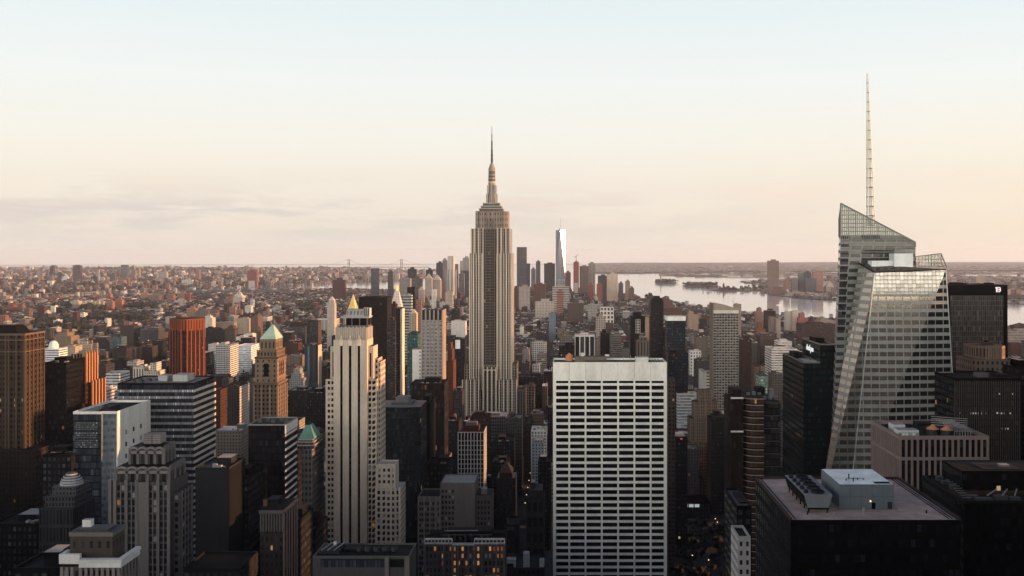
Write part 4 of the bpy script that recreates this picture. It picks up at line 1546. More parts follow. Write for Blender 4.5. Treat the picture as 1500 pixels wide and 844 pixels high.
def stone_top():
    Y = 640.0
    t = thing('office_tower', 'stepped tan stone tower top with tall arched openings near right edge', 'office tower', (X(1458, Y), Y + 15, 0))
    st = S((0.36, 0.27, 0.215), (0.035, 0.03, 0.03), 3.2, 4.2, 0.42, 0.5, 0.003)
    mb = MB()
    c = 4
    a, b = X(1427, Y), X(1488, Y)
    mb.prism([(a + c, Y), (b - c, Y), (b, Y + c), (b, Y + 30), (a, Y + 30), (a, Y + c)], -1, Z(527, Y), st, (0.2, 0.17, 0.15))
    foot(a, b, Y, Y + 30, Z(507, Y))
    part(mb, 'lower_tier', t)
    mb = MB()
    a, b = X(1436, Y), X(1480.5, Y)
    mb.prism([(a + 5, Y + 3), (b - 5, Y + 3), (b, Y + 8), (b, Y + 27), (a, Y + 27), (a, Y + 8)], Z(527, Y), Z(508, Y), S((0.38, 0.285, 0.225), (0.03, 0.027, 0.027), 2.6, 8.4, 0.4, 0.66, 0), (0.2, 0.17, 0.15))
    for k in range(7):
        cx = a + 5 + (b - a - 10) * k / 6
        mb.box(cx - 0.5, cx + 0.5, Y + 2.4, Y + 3, Z(527, Y), Z(507.3, Y), P((0.44, 0.34, 0.27)), TAN)
    part(mb, 'upper_tier', t)
    mb = MB()
    mb.box(X(1452, Y), X(1466, Y), Y + 10, Y + 18, Z(508, Y), Z(503.5, Y), P((0.22, 0.18, 0.16)), ROOF)
    mb.cyl(X(1459, Y), Y + 14, 2, Z(503.5, Y), Z(501, Y), P(CHAR), 8)
    part(mb, 'penthouse', t)


stone_top()
# ================================================================== left-hand and centre towers with parts
def crown_tower():
    Y = 420.0
    s = Y / F
    t = thing('art_deco_tower', 'grey stone tower with two scalloped crown tiers at lower left', 'office tower', (X(205, Y), Y + 12, 0))
    st = P((0.28, 0.255, 0.245))
    dk = P((0.20, 0.185, 0.18))
    x0, x1 = X(161, Y), X(249, Y)
    zb = Z(706, Y)
    mb = MB()
    mb.box(x0, x1, Y, Y + 20, -1, zb, dk)
    mb.box(x1, x1 + 3.2, Y + 3, Y + 18, -1, Z(724, Y), dk)
    mb.box(x0 - 0.9, x0, Y + 3, Y + 18, -1, Z(722, Y), dk)
    part(mb, 'shaft', t)
    foot(x0 - 1, x1 + 3.2, Y, Y + 20, Z(684, Y))
    mb = MB()
    piers = (161.8, 169.0, 185.5, 200.5, 216.5, 232, 247.5)
    for k, px in enumerate(piers):
        c = X(px, Y)
        mb.box(c - 0.62, c + 0.62, Y - 0.7, Y, -1, zb + 1.0, st, st['col'])
    for a, b in ((169, 185.5), (185.5, 200.5), (216.5, 232), (232, 247.5)):
        c = X((a + b) / 2, Y)
        mb.box(c - 0.22, c + 0.22, Y - 0.45, Y, -1, zb, st, st['col'])
    mb.box(X(200.5, Y), X(216.5, Y), Y - 0.4, Y - 0.01, -1, zb, st, st['col'])
    for yy in (4.5, 8, 11.5, 15.5):
        mb.box(x1 + 3.2, x1 + 3.6, Y + yy - 0.4, Y + yy + 0.4, -1, Z(722, Y), st, st['col'])
    part(mb, 'stone_piers', t)
    rects = []
    for a, b in ((169, 185.5), (185.5, 200.5), (216.5, 232), (232, 247.5)):
        rects += wgrid('F', X(a, Y) + 0.7, X(b, Y) - 0.7, 2, zb - 1.0, Z(850, Y), 3.1, 1.5, 2.1, Y - 0.04)
    rects += wgrid('F', X(249.6, Y), X(259.6, Y), 1, Z(726, Y), Z(850, Y), 3.1, 1.3, 1.7, Y + 2.96)
    rects += wgrid('W', Y + 4.8, Y + 15.2, 3, Z(726, Y), Z(850, Y), 3.1, 1.3, 1.7, x1 + 3.24)
    windows(t, rects, 'win')

    def tier(px0, px1, dy, D, pz0, pz1, n, name, dep):
        m = MB()
        a, b = X(px0, Y), X(px1, Y)
        z0, z1 = Z(pz0, Y), Z(pz1, Y)
        m.box(a, b, Y + dy, Y + dy + D, z0, z1 - 0.6, S(dk['col'], (0.02, 0.02, 0.022), (b - a) / n, 60, 0.36, 0.9, 0), TAR)
        p = (b - a) / n
        for k in range(n + 1):
            c = a + k * p
            m.box(c - 0.5, c + 0.5, Y + dy - dep, Y + dy, z0, z1 - 0.9, st, st['col'])
        for k in range(n):
            c = a + (k + 0.5) * p
            # scalloped head: stepped arch between piers
            for i in range(6):
                t0, t1 = math.pi * i / 6, math.pi * (i + 1) / 6
                r = p / 2 - 0.1
                m.bar((c + r * math.cos(t0), Y + dy - dep / 2, z1 - 2.0 + 1.3 * math.sin(t0)), (c + r * math.cos(t1), Y + dy - dep / 2, z1 - 2.0 + 1.3 * math.sin(t1)), 0.75, P((0.36, 0.33, 0.315)))
        m.box(a, b, Y + dy - dep, Y + dy, z1 - 3.4, z1 - 2.2, P((0.33, 0.30, 0.29)), LIME)
        nd = 3
        for k in range(nd + 1):
            c = Y + dy + D * k / nd
            m.box(b, b + 0.6, c - 0.5, c + 0.5, z0, z1 - 0.2, st, st['col'])
        for k in range(nd):
            m.box(b, b + 0.5, Y + dy + D * k / nd + 0.5, Y + dy + D * (k + 1) / nd - 0.5, z1 - 2.4, z1 + 0.2, st, st['col'])
        part(m, name, t)

    tier(169, 246, 1.5, 16, 706, 683, 5, 'crown_tier', 0.8)
    tier(184, 234, 4.5, 11, 683, 656, 4, 'crown_tier', 0.8)
    mb = MB()
    a, b = X(201.5, Y), X(226.5, Y)
    zz = Z(656, Y) - 0.6
    mb.box(a, b, Y + 6, Y + 12, zz + 1.2, Z(640, Y), P((0.36, 0.33, 0.31)), (0.3, 0.28, 0.27))
    mb.box(a + 0.3, b - 0.3, Y + 6.3, Y + 11.7, zz, zz + 1.2, P(DARK), DARK)
    mb.box((a + b) / 2 - 0.12, (a + b) / 2 + 0.12, Y + 5.9, Y + 6, zz + 1.2, Z(641, Y), P(CHAR), DARK)
    for k in range(5):
        mb.box(a - 0.1, b + 0.1, Y + 5.85, Y + 5.99, zz + 1.8 + k * 0.75, zz + 2.0 + k * 0.75, P((0.16, 0.15, 0.14)), DARK)
    part(mb, 'penthouse', t)


crown_tower()


def corner_house():
    Y = 280.0
    t = thing('office_building', 'stone building with a broad white cornice at lower left corner', 'office building', (X(140, Y), Y + 10, 0))
    st = P((0.27, 0.225, 0.20))
    wh = P((0.66, 0.64, 0.60))
    x0, x1 = X(90, Y), X(176, Y)
    xm = X(118, Y)
    D = 11.5
    zc = Z(830, Y)
    mb = MB()
    mb.box(x0, x1, Y, Y + D, -1, zc, st, (0.10, 0.09, 0.09))
    part(mb, 'main_block', t)
    foot(x0, x1, Y, Y + D, Z(777, Y))
    mb = MB()
    for px in (91.5, 99, 106.5, 119, 127, 135, 143, 151, 159, 167, 174.5):
        c = X(px, Y)
        mb.box(c - 0.42, c + 0.42, Y - 0.5, Y, -1, zc, P((0.36, 0.31, 0.28)), st['col'])
    for k in range(6):
        c = Y + 0.5 + (D - 1) * k / 5
        mb.box(x1, x1 + 0.5, c - 0.42, c + 0.42, -1, zc, P((0.36, 0.31, 0.28)), st['col'])
    part(mb, 'pilasters', t)
    mb = MB()
    mb.box(xm, x1 + 0.7, Y - 1.0, Y + 0.6, zc, zc + 1.4, wh, wh['col'])
    mb.box(xm, x1 + 0.9, Y - 1.3, Y + 0.6, zc + 1.4, zc + 2.3, wh, wh['col'])
    mb.box(x1 - 0.6, x1 + 0.7, Y + 0.6, Y + D, zc, zc + 1.4, wh, wh['col'])
    mb.box(x1 - 0.6, x1 + 0.9, Y + 0.6, Y + D + 0.3, zc + 1.4, zc + 2.3, wh, wh['col'])
    mb.box(x0 - 0.4, xm, Y - 0.6, Y + 0.6, zc + 0.9, zc + 3.6, wh, wh['col'])
    mb.box(x0 - 0.4, x0 + 0.6, Y + 0.6, Y + D, zc + 0.9, zc + 3.6, wh, wh['col'])
    part(mb, 'cornice', t)
    rects = []
    for a, b in ((92.5, 99), (99, 106.5), (107, 118), (119.5, 127), (127, 135), (135, 143), (143, 151), (151, 159), (159, 167), (167, 174)):
        rects += wgrid('F', X(a, Y), X(b, Y), 1, zc - 0.6, Z(850, Y) - 3, 3.1, 0.8, 2.1, Y - 0.04)
    rects += wgrid('W', Y + 0.5, Y + D - 0.5, 5, zc - 0.6, Z(850, Y) - 3, 3.1, 1.1, 2.1, x1 + 0.05)
    windows(t, rects, 'win')
    mb = MB()
    ya = Y + 3.0
    a, b = X(103, ya), X(164.5, ya)
    zt = Z(781, ya)
    mb.box(a, b, ya, ya + 8, zc, zt, S((0.21, 0.165, 0.14), (0.03, 0.03, 0.03), 2.2, 6.6, 0.36, 0.3, 0), (0.15, 0.145, 0.15))
    mb.box(a - 0.3, b + 0.3, ya - 0.3, ya + 8.3, zt - 0.9, zt + 0.3, P((0.30, 0.27, 0.25)), (0.2, 0.2, 0.21))
    mb.box(a + 1.5, b - 1.5, ya + 0.8, ya + 6, zt + 0.3, zt + 0.9, P((0.18, 0.18, 0.19)), (0.24, 0.245, 0.26))
    mb.box(X(90, ya), a, ya + 1, ya + 8, zc, Z(806, ya), P((0.16, 0.13, 0.115)), TAR)
    part(mb, 'upper_storey', t)
    mb = MB()
    mb.box(X(113, ya), X(125.5, ya), ya + 3, ya + 5, zt + 0.3, Z(766, ya), wh, PALE)
    part(mb, 'chimney_block', t)


corner_house()


def left_edge():
    Y = 690.0
    t = thing('stone_tower', 'tall tan stone tower cut off by the left edge, side glowing orange', 'office tower', (X(15, Y), Y + 18, 0))
    st = S((0.15, 0.105, 0.08), (0.010, 0.009, 0.010), 2.7, 3.7, 0.5, 0.55, 0.03)
    x0, x1 = X(-30, Y), X(36, Y)
    D = 26.0
    zt = Z(489, Y)
    mb = MB()
    mb.box(x0, x1, Y, Y + D, -1, zt, st, (0.05, 0.04, 0.04))
    part(mb, 'shaft', t)
    foot(x0, x1, Y, Y + D, zt)
    mb = MB()
    pc = P((0.20, 0.14, 0.10))
    for px in (-10, 8.5, 13, 24, 35):
        c = X(px, Y)
        mb.box(c - 0.7, c + 0.7, Y - 0.5, Y, -1, zt, pc, pc['col'])
    for k in range(6):
        c = Y + 0.6 + (D - 1.2) * k / 5
        mb.box(x1, x1 + 0.5, c - 0.6, c + 0.6, -1, zt, pc, pc['col'])
    part(mb, 'stone_piers', t)
    mb = MB()
    for py, hh, pr in ((489, 1.2, 0.9), (498, 0.5, 0.5), (515, 0.5, 0.5)):
        z = Z(py, Y)
        mb.box(x0, x1 + pr, Y - pr, Y - 0.51, z - hh, z + 0.2, P((0.27, 0.185, 0.135)), TAN)
        mb.box(x1 + 0.51, x1 + pr, Y - 0.5, Y + D, z - hh, z + 0.2, P((0.27, 0.185, 0.135)), TAN)
    part(mb, 'cornice', t)
    mb = MB()
    yy = Y + 4
    mb.prism([(X(-30, yy), yy), (X(25, yy), yy), (X(25, yy), yy + 18), (X(-30, yy), yy + 18)], zt, Z(477, yy), P((0.03, 0.028, 0.03)), None,
             [(X(-22, yy), yy + 3), (X(18, yy), yy + 3), (X(18, yy), yy + 14), (X(-22, yy), yy + 14)])
    part(mb, 'dark_roof', t)
    mb = MB()
    mb.box(x0, X(52, Y - 6), Y - 6, Y + D + 8, -1, Z(657, Y), S((0.12, 0.085, 0.07), (0.014, 0.012, 0.014), 2.7, 3.7, 0.44, 0.50, 0.012), (0.06, 0.05, 0.05))
    foot(x0, X(52, Y - 6), Y - 6, Y + D + 8)
    part(mb, 'lower_block', t)


left_edge()


def finned_brick():
    Y = 1250.0
    cx, h = X(264, Y), 23.5
    t = thing('apartment_tower', 'red-orange brick tower with vertical fins glowing in low sun', 'apartment tower', (cx, Y + h, 0))
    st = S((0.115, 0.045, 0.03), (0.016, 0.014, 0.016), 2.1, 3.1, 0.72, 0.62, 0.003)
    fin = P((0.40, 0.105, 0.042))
    zt, zc = Z(468, Y), Z(485, Y)
    cy_ = Y + h
    # square plan turned about 33 degrees with cut corners
    an = math.radians(55)

    def rot(u, v):
        return (cx + u * math.cos(an) - v * math.sin(an), cy_ + u * math.sin(an) + v * math.cos(an))

    q = 17.0
    c = 5.0
    oct_ = [(-q + c, -q), (q - c, -q), (q, -q + c), (q, q - c), (q - c, q), (-q + c, q), (-q, q - c), (-q, -q + c)]
    mb = MB()
    mb.prism([rot(*p) for p in oct_], -1, zc, st, TAR)
    part(mb, 'shaft', t)
    mb = MB()
    mb.prism([rot(*p) for p in oct_], zc, zt, S((0.34, 0.095, 0.042), (0.03, 0.015, 0.013), 4.0, 30, 0.34, 0.9, 0), TAR, [rot(p[0] * 1.045, p[1] * 1.045) for p in oct_])
    part(mb, 'crown', t)
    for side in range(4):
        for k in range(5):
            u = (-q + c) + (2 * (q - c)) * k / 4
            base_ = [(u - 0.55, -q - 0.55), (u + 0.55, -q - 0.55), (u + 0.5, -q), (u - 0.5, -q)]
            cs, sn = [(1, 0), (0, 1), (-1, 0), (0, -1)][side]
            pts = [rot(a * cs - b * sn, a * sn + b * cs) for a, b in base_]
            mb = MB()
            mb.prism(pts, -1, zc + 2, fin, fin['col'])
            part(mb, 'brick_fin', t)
    foot(cx - q - 4, cx + q + 4, Y, Y + 2 * h, zt)


finned_brick()


def band_block():
    Y, D = 620.0, 38.0
    x0, x1 = X(172, Y), X(284, Y)
    zt = Z(563, Y)
    t = thing('office_block', 'long dark block with pale horizontal bands and a flat light roof', 'office block', ((x0 + x1) / 2, Y + D / 2, 0))
    mb = MB()
    mb.box(x0, x1, Y, Y + D, -1, zt, S((0.018, 0.018, 0.022), (0.016, 0.019, 0.026), 1.5, 4.05, 0.92, 0.8, 0.004), (0.32, 0.31, 0.29))
    part(mb, 'glass_body', t)
    foot(x0, x1, Y, Y + D, zt)
    mb = MB()
    b1, b2 = P((0.14, 0.14, 0.15)), P((0.56, 0.50, 0.42))  # side bands get a paler, warmer colour to carry the low sun
    z = zt - 4.2
    while z > 0:
        mb.box(x0, x1, Y - 0.25, Y - 0.01, z - 0.75, z + 0.75, S((0.31, 0.31, 0.32), (0.20, 0.20, 0.21), 1.5, 9, 0.4, 1.1, 0), GREY)
        mb.box(x1 + 0.01, x1 + 0.35, Y - 0.25, Y + D, z - 0.85, z + 0.85, b2, b2['col'])
        z -= 4.05
    part(mb, 'spandrel_bands', t)
    mb = MB()
    mb.rim(x0, x1, Y, Y + D, zt, 0.6, 0.8, P((0.03, 0.03, 0.032)))
    part(mb, 'parapet', t)
    for a, b, dy, dd, h, c in ((216, 230, 16, 8, 3.6, (0.44, 0.43, 0.41)), (240, 262, 14, 12, 4.2, (0.46, 0.45, 0.42))):
        mb = MB()
        mb.box(X(a, Y), X(b, Y), Y + dy, Y + dy + dd, zt, zt + h, P(c), (0.42, 0.41, 0.39))
        part(mb, 'penthouse', t)
    mb = MB()
    for k in range(9):
        mb.box(X(174 + k * 4.2, Y), X(177 + k * 4.2, Y), Y + 6 + (k % 3) * 7, Y + 10 + (k % 3) * 7, zt, zt + 0.7 + 0.3 * (k % 2), P((0.2, 0.2, 0.2)), (0.14, 0.14, 0.145))
    mb.box(X(266, Y), X(268, Y), Y + 5, Y + 30, zt, zt + 0.5, P(GREY), GREY)
    part(mb, 'roof_plant', t)


band_block()


def white_edge():
    Y, D = 565.0, 46.0
    x0, xm, x1 = X(107, Y), X(148, Y), X(171, Y)
    zt = Z(603, Y)
    t = thing('office_tower', 'dark glass tower with blank white side wall and recessed roof well', 'office tower', ((x0 + x1) / 2, Y + D / 2, 0))
    foot(x0, x1, Y, Y + D, zt)
    gl = S((0.024, 0.026, 0.033), (0.026, 0.032, 0.042), 1.5, 3.9, 0.93, 0.84, 0.002, 0.1)
    mb = MB()
    mb.box(x0, xm, Y, Y + D, -1, zt - 1.5, gl, (0.05, 0.055, 0.06))
    part(mb, 'glass_body', t)
    mb = MB()
    for py0, py1 in ((618, 630), (633, 642), (644, 656)):
        mb.box(X(109, Y), X(143, Y), Y - 0.2, Y - 0.02, Z(py1, Y), Z(py0, Y), S((0.05, 0.055, 0.065), (0.10, 0.105, 0.115), 0.9, 1.2, 0.8, 0.6, 0.0), GREY)
    part(mb, 'louvre_bands', t)
    mb = MB()
    n = 10
    pts = []
    for k in range(n + 1):
        u = k / n
        pts.append((xm + (x1 - xm) * u, Y + 0.5 + 4.0 * math.sin(math.pi * u) * 0.6 + 0.5 * u))
    for k in range(n):
        p, q = pts[k], pts[k + 1]
        mb.wall((*p, -1), (*q, -1), (*q, zt - 1.5), (*p, zt - 1.5), S((0.26, 0.29, 0.31), (0.14, 0.16, 0.18), 20, 3.9, 1.1, 0.5, 0, 0.3))
    mb.face([(*p, zt - 1.5) for p in pts] + [(x1, Y + D, zt - 1.5), (xm, Y + D, zt - 1.5)], P((0.06, 0.06, 0.065)))
    part(mb, 'curved_curtain_wall', t)
    wl = P((0.60, 0.585, 0.54))
    mb = MB()
    mb.box(x1 - 0.6, x1, Y + 1, Y + D, -1, zt, wl, wl['col'])
    mb.box(x0, x1 - 0.6, Y + D - 0.6, Y + D, zt - 1.5, zt, wl, wl['col'])
    mb.box(x0, x0 + 0.6, Y, Y + D - 0.6, zt - 1.5, zt, wl, wl['col'])
    mb.box(x0 + 0.6, xm, Y, Y + 0.6, zt - 1.5, zt, wl, wl['col'])
    mb.box(xm, x1 - 0.6, Y + 1.0, Y + 1.6, zt - 1.5, zt, wl, wl['col'])
    part(mb, 'white_wall', t)
    rects = []
    for z in (12.5, 19.5, 26.5, 33.5, 40.5, 47.5, 54.5, 61.5):
        for yy in (Y + 12, Y + 22, Y + 32):
            rects.append(('W', yy - 1.0, yy + 1.0, zt - z - 2.6, zt - z, x1 + 0.03))
    windows(t, rects, 'win')
    mb = MB()
    mb.box(x0 + 10, xm - 1, Y + 14, Y + 26, zt - 1.49, zt + 0.6, P((0.10, 0.10, 0.11)), (0.16, 0.17, 0.17))
    mb.box(x0 + 3, x0 + 9, Y + 8, Y + 24, zt - 1.49, zt - 0.4, P((0.3, 0.31, 0.32)), (0.3, 0.31, 0.33))
    part(mb, 'roof_plant', t)


white_edge()


def buttress_tower():
    Y = 740.0
    s = Y / F
    t = thing('art_deco_tower', 'dark brick tower with a pinnacled crown and fiery orange lit side', 'office tower', (X(113, Y), Y + 15, 0))
    st = S((0.15, 0.07, 0.045), (0.010, 0.009, 0.010), 2.4, 3.6, 0.45, 0.55, 0.002)
    sol = P((0.50, 0.23, 0.11))  # sunlit copy of the brick: orange light painted on the west piers
    mb = MB()
    mb.box(X(98, Y), X(121, Y), Y + 3, Y + 22, Z(562, Y), Z(528, Y), st, TAR)
    part(mb, 'crown', t)
    mb = MB()
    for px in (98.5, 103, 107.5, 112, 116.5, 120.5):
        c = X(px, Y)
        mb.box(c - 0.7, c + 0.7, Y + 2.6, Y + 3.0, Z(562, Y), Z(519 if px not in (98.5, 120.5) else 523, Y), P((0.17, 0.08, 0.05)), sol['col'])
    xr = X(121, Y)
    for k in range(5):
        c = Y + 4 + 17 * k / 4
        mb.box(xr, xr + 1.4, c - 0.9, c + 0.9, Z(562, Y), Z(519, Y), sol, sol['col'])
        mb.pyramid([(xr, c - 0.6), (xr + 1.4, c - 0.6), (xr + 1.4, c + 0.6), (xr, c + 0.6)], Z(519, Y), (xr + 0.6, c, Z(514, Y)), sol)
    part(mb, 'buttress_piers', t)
    mb = MB()
    mb.box(X(85, Y), X(125, Y), Y, Y + 28, Z(592, Y), Z(562, Y), st, TAR)
    mb.box(X(85, Y), X(121, Y), Y + 0.01, Y + 27, Z(655, Y), Z(592, Y), st, TAR)
    mb.box(X(121, Y), X(130, Y), Y + 4, Y + 26, Z(655, Y), Z(563, Y), st, TAR)
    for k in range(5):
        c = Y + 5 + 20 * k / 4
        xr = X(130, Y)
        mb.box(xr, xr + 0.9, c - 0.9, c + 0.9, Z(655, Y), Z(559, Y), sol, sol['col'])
    part(mb, 'middle_tier', t)
    mb = MB()
    mb.box(X(82, Y), X(134, Y), Y - 2, Y + 30, -1, Z(655, Y), st, TAR)
    part(mb, 'base', t)
    foot(X(82, Y), X(134, Y), Y - 2, Y + 30, Z(519, Y))


buttress_tower()


def pyramid_tower():
    Y = 800.0
    s = Y / F
    t = thing('stone_tower', 'tan tower with pale green pyramid roof, its right side sunlit orange', 'office tower', (X(393, Y), Y + 14, 0))
    st = S((0.28, 0.20, 0.145), (0.010, 0.012, 0.014), 3.1, 3.6, 0.48, 0.58, 0.004)
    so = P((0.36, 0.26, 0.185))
    D = 27.0
    x0, x1 = X(371.5, Y), X(406.5, Y)
    mb = MB()
    mb.box(x0, x1, Y, Y + D, -1, Z(563, Y), st, (0.16, 0.12, 0.1))
    for px in (372.3, 383, 395.5, 405.7):
        c = X(px, Y)
        mb.box(c - 0.7, c + 0.7, Y - 0.5, Y, -1, Z(566, Y), so, so['col'])
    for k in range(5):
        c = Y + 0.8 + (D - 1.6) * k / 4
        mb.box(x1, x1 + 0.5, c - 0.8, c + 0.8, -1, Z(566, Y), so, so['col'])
    part(mb, 'shaft', t)
    foot(x0, x1, Y, Y + D, Z(497, Y))
    mb = MB()
    mb.box(x0 - 0.8, x1 + 0.9, Y - 0.9, Y + D + 0.5, Z(563, Y), Z(560.5, Y), P((0.30, 0.2, 0.14)), (0.2, 0.14, 0.1))
    mb.box(X(373, Y), X(405.5, Y), Y + 0.8, Y + D - 0.8, Z(560.5, Y), Z(526, Y), S((0.33, 0.24, 0.175), (0.024, 0.022, 0.024), 4.6, 3.9, 0.28, 0.5, 0), (0.18, 0.14, 0.11))
    c = X(389.5, Y)
    mb.box(c - 2.0, c + 2.0, Y + 0.7, Y + 0.79, Z(552, Y), Z(533, Y), P(DARK), DARK)
    for i in range(6):
        t0, t1 = math.pi * i / 6, math.pi * (i + 1) / 6
        mb.bar((c + 2.2 * math.cos(t0), Y + 0.6, Z(533, Y) + 2.2 * math.sin(t0)), (c + 2.2 * math.cos(t1), Y + 0.6, Z(533, Y) + 2.2 * math.sin(t1)), 0.6, so)
    xr = X(405.5, Y)
    for k in range(3):
        cc = Y + 8.5 + k * 5
        mb.box(xr + 0.02, xr + 0.1, cc - 1.1, cc + 1.1, Z(551, Y), Z(531, Y), P((0.07, 0.03, 0.02)), DARK)
    part(mb, 'arched_storey', t)
    mb = MB()
    mb.box(X(372.5, Y), X(407, Y), Y + 0.2, Y + D - 0.4, Z(526, Y), Z(523.5, Y), P((0.22, 0.15, 0.11)), (0.18, 0.12, 0.1))
    mb.box(X(375, Y), X(404.5, Y), Y + 1.6, Y + D - 1.8, Z(523.5, Y), Z(515, Y), S((0.30, 0.22, 0.16), (0.022, 0.02, 0.022), 2.8, 4.6, 0.4, 0.6, 0), (0.2, 0.15, 0.12))
    for k in range(8):
        cc = X(376 + k * 4, Y)
        mb.box(cc - 0.5, cc + 0.5, Y + 1.4, Y + 2.4, Z(515, Y), Z(512.5, Y), so, so['col'])
        cc = Y + 2.2 + (D - 4.6) * k / 7
        mb.box(X(404.5, Y) - 0.8, X(404.5, Y) + 0.2, cc - 0.5, cc + 0.5, Z(515, Y), Z(512.5, Y), so, so['col'])
    mb.box(X(379, Y), X(402, Y), Y + 3.5, Y + D - 4, Z(515, Y), Z(497.5, Y), S((0.31, 0.23, 0.165), (0.024, 0.022, 0.024), 3.0, 9.5, 0.38, 0.5, 0), (0.2, 0.15, 0.12))
    part(mb, 'belvedere', t)
    mb = MB()
    a, b = X(378.3, Y), X(402.7, Y)
    mb.pyramid([(a, Y + 3), (b, Y + 3), (b, Y + D - 3.5), (a, Y + D - 3.5)], Z(497.5, Y), (X(392.5, Y), Y + D / 2, Z(477, Y) + 1), P((0.3, 0.45, 0.35)))
    pr = part(mb, 'pyramid_roof', t, 'copper')
    mb = MB()
    mb.cyl(X(392.7, Y), Y + D / 2, 0.9, Z(478.5, Y), Z(472, Y), P((0.14, 0.08, 0.06)), 8, r1=0.3)
    part(mb, 'finial', pr)


pyramid_tower()


def gold_roof():
    Y = 1700.0
    t = thing('stone_tower', 'tower with gleaming gold pyramid roof above the striped stone tower', 'office tower', (X(514.5, Y), Y + 15, 0))
    x0, x1 = X(503, Y), X(526, Y)
    mb = MB()
    mb.box(X(496, Y), X(533, Y), Y - 4, Y + 46, -1, Z(492, Y), S((0.46, 0.40, 0.33), bay=3.2, st=3.8, fu=0.45, fv=0.55))
    part(mb, 'base', t)
    mb = MB()
    mb.box(x0, x1, Y, Y + 28, Z(492, Y), Z(461, Y), S((0.50, 0.44, 0.37), bay=3.2, st=3.8, fu=0.42, fv=0.55))
    part(mb, 'shaft', t)
    mb = MB()
    c = (X(505.5, Y), X(524, Y))
    poly = [(c[0] + 3, Y + 2), (c[1] - 3, Y + 2), (c[1], Y + 6), (c[1], Y + 22), (c[1] - 3, Y + 26), (c[0] + 3, Y + 26), (c[0], Y + 22), (c[0], Y + 6)]
    mb.pyramid(poly, Z(461, Y), ((c[0] + c[1]) / 2, Y + 14, Z(431, Y)), P((0.7, 0.5, 0.2)))
    part(mb, 'gold_pyramid', t, 'gold')
    foot(X(496, Y), X(533, Y), Y - 4, Y + 46, Z(440, Y))


gold_roof()


def clock_spire():
    Y = 1950.0
    t = thing('stone_tower', 'slender tower with pale tapering crown and lantern beside the dark slab', 'office tower', (X(580, Y), Y + 12, 0))
    mb = MB()
    mb.box(X(572.5, Y), X(587.5, Y), Y, Y + 24, -1, Z(449, Y), S((0.50, 0.43, 0.37), bay=3.4, st=3.9, fu=0.4, fv=0.5))
    part(mb, 'shaft', t)
    mb = MB()
    a, b = X(572.5, Y), X(587.5, Y)
    mx = (a + b) / 2
    mb.prism([(a, Y), (b, Y), (b, Y + 24), (a, Y + 24)], Z(449, Y), Z(426, Y), S((0.56, 0.52, 0.47), (0.12, 0.1, 0.1), 4, 5, 0.3, 0.4, 0), None,
             [(mx - 3.6, Y + 9), (mx + 3.6, Y + 9), (mx + 3.6, Y + 16), (mx - 3.6, Y + 16)])
    part(mb, 'tapering_crown', t)
    mb = MB()
    mb.cyl(mx, Y + 12.5, 2.6, Z(426, Y), Z(419, Y), P((0.5, 0.4, 0.3)), 8)
    mb.pyramid([(mx - 2.6, Y + 10), (mx + 2.6, Y + 10), (mx + 2.6, Y + 15), (mx - 2.6, Y + 15)], Z(419, Y), (mx, Y + 12.5, Z(413.5, Y)), P((0.5, 0.35, 0.2)))
    part(mb, 'lantern', t, 'gold')
    foot(a, b, Y, Y + 24, Z(426, Y))


clock_spire()


def silver_grid():
    Y = 1000.0
    t = thing('office_tower', 'tower with shining pale window grid and dark louvred crown, left of tallest skyscraper', 'office tower', (X(634, Y), Y + 10, 0))
    x0, x1 = X(617.5, Y), X(648, Y)
    D = 24
    zt, zc = Z(455, Y), Z(469, Y)
    mb = MB()
    mb.box(x0, x1, Y, Y + D, -1, zc, S((0.42, 0.38, 0.35), (0.62, 0.66, 0.70), 2.62, 3.72, 0.80, 0.55, 0.0, 0.85))
    part(mb, 'shaft', t)
    mb = MB()
    mb.box(x0, x1, Y + 0.3, Y + D, zc, zt, S((0.16, 0.125, 0.115), (0.03, 0.028, 0.03), 1.0, 40, 0.4, 1.1, 0), TAR)
    part(mb, 'louvred_crown', t)
    mb = MB()
    n = 5
    for k in range(n + 1):
        c = x0 + (x1 - x0) * k / n
        mb.box(c - 0.75, c + 0.75, Y - 0.6, Y, -1, zt + 0.5, P((0.40, 0.345, 0.32)), PINK)
    for k in range(4):
        c = Y + 0.5 + (D - 1) * k / 3
        mb.box(x1, x1 + 0.5, c - 2.4, c + 2.4, -1, zt + 0.5, P((0.46, 0.37, 0.30)), TAN)
    part(mb, 'stone_piers', t)
    mb = MB()
    mb.box(X(604, Y - 1), x0 - 0.1, Y - 1, Y + 18, -1, Z(512, Y), S((0.62, 0.59, 0.53), (0.03, 0.03, 0.03), 2.4, 3.7, 0.0, 0.0, 0), PALE)
    mb.box(X(614.5, Y), X(616.5, Y), Y - 1.12, Y - 1.02, -1, Z(513, Y), S((0.62, 0.59, 0.53), (0.02, 0.02, 0.02), 1.4, 3.7, 0.8, 0.5, 0), PALE)
    part(mb, 'blank_white_annex', t)
    foot(X(604, Y), x1 + 1, Y - 1, Y + D, zt)


silver_grid()


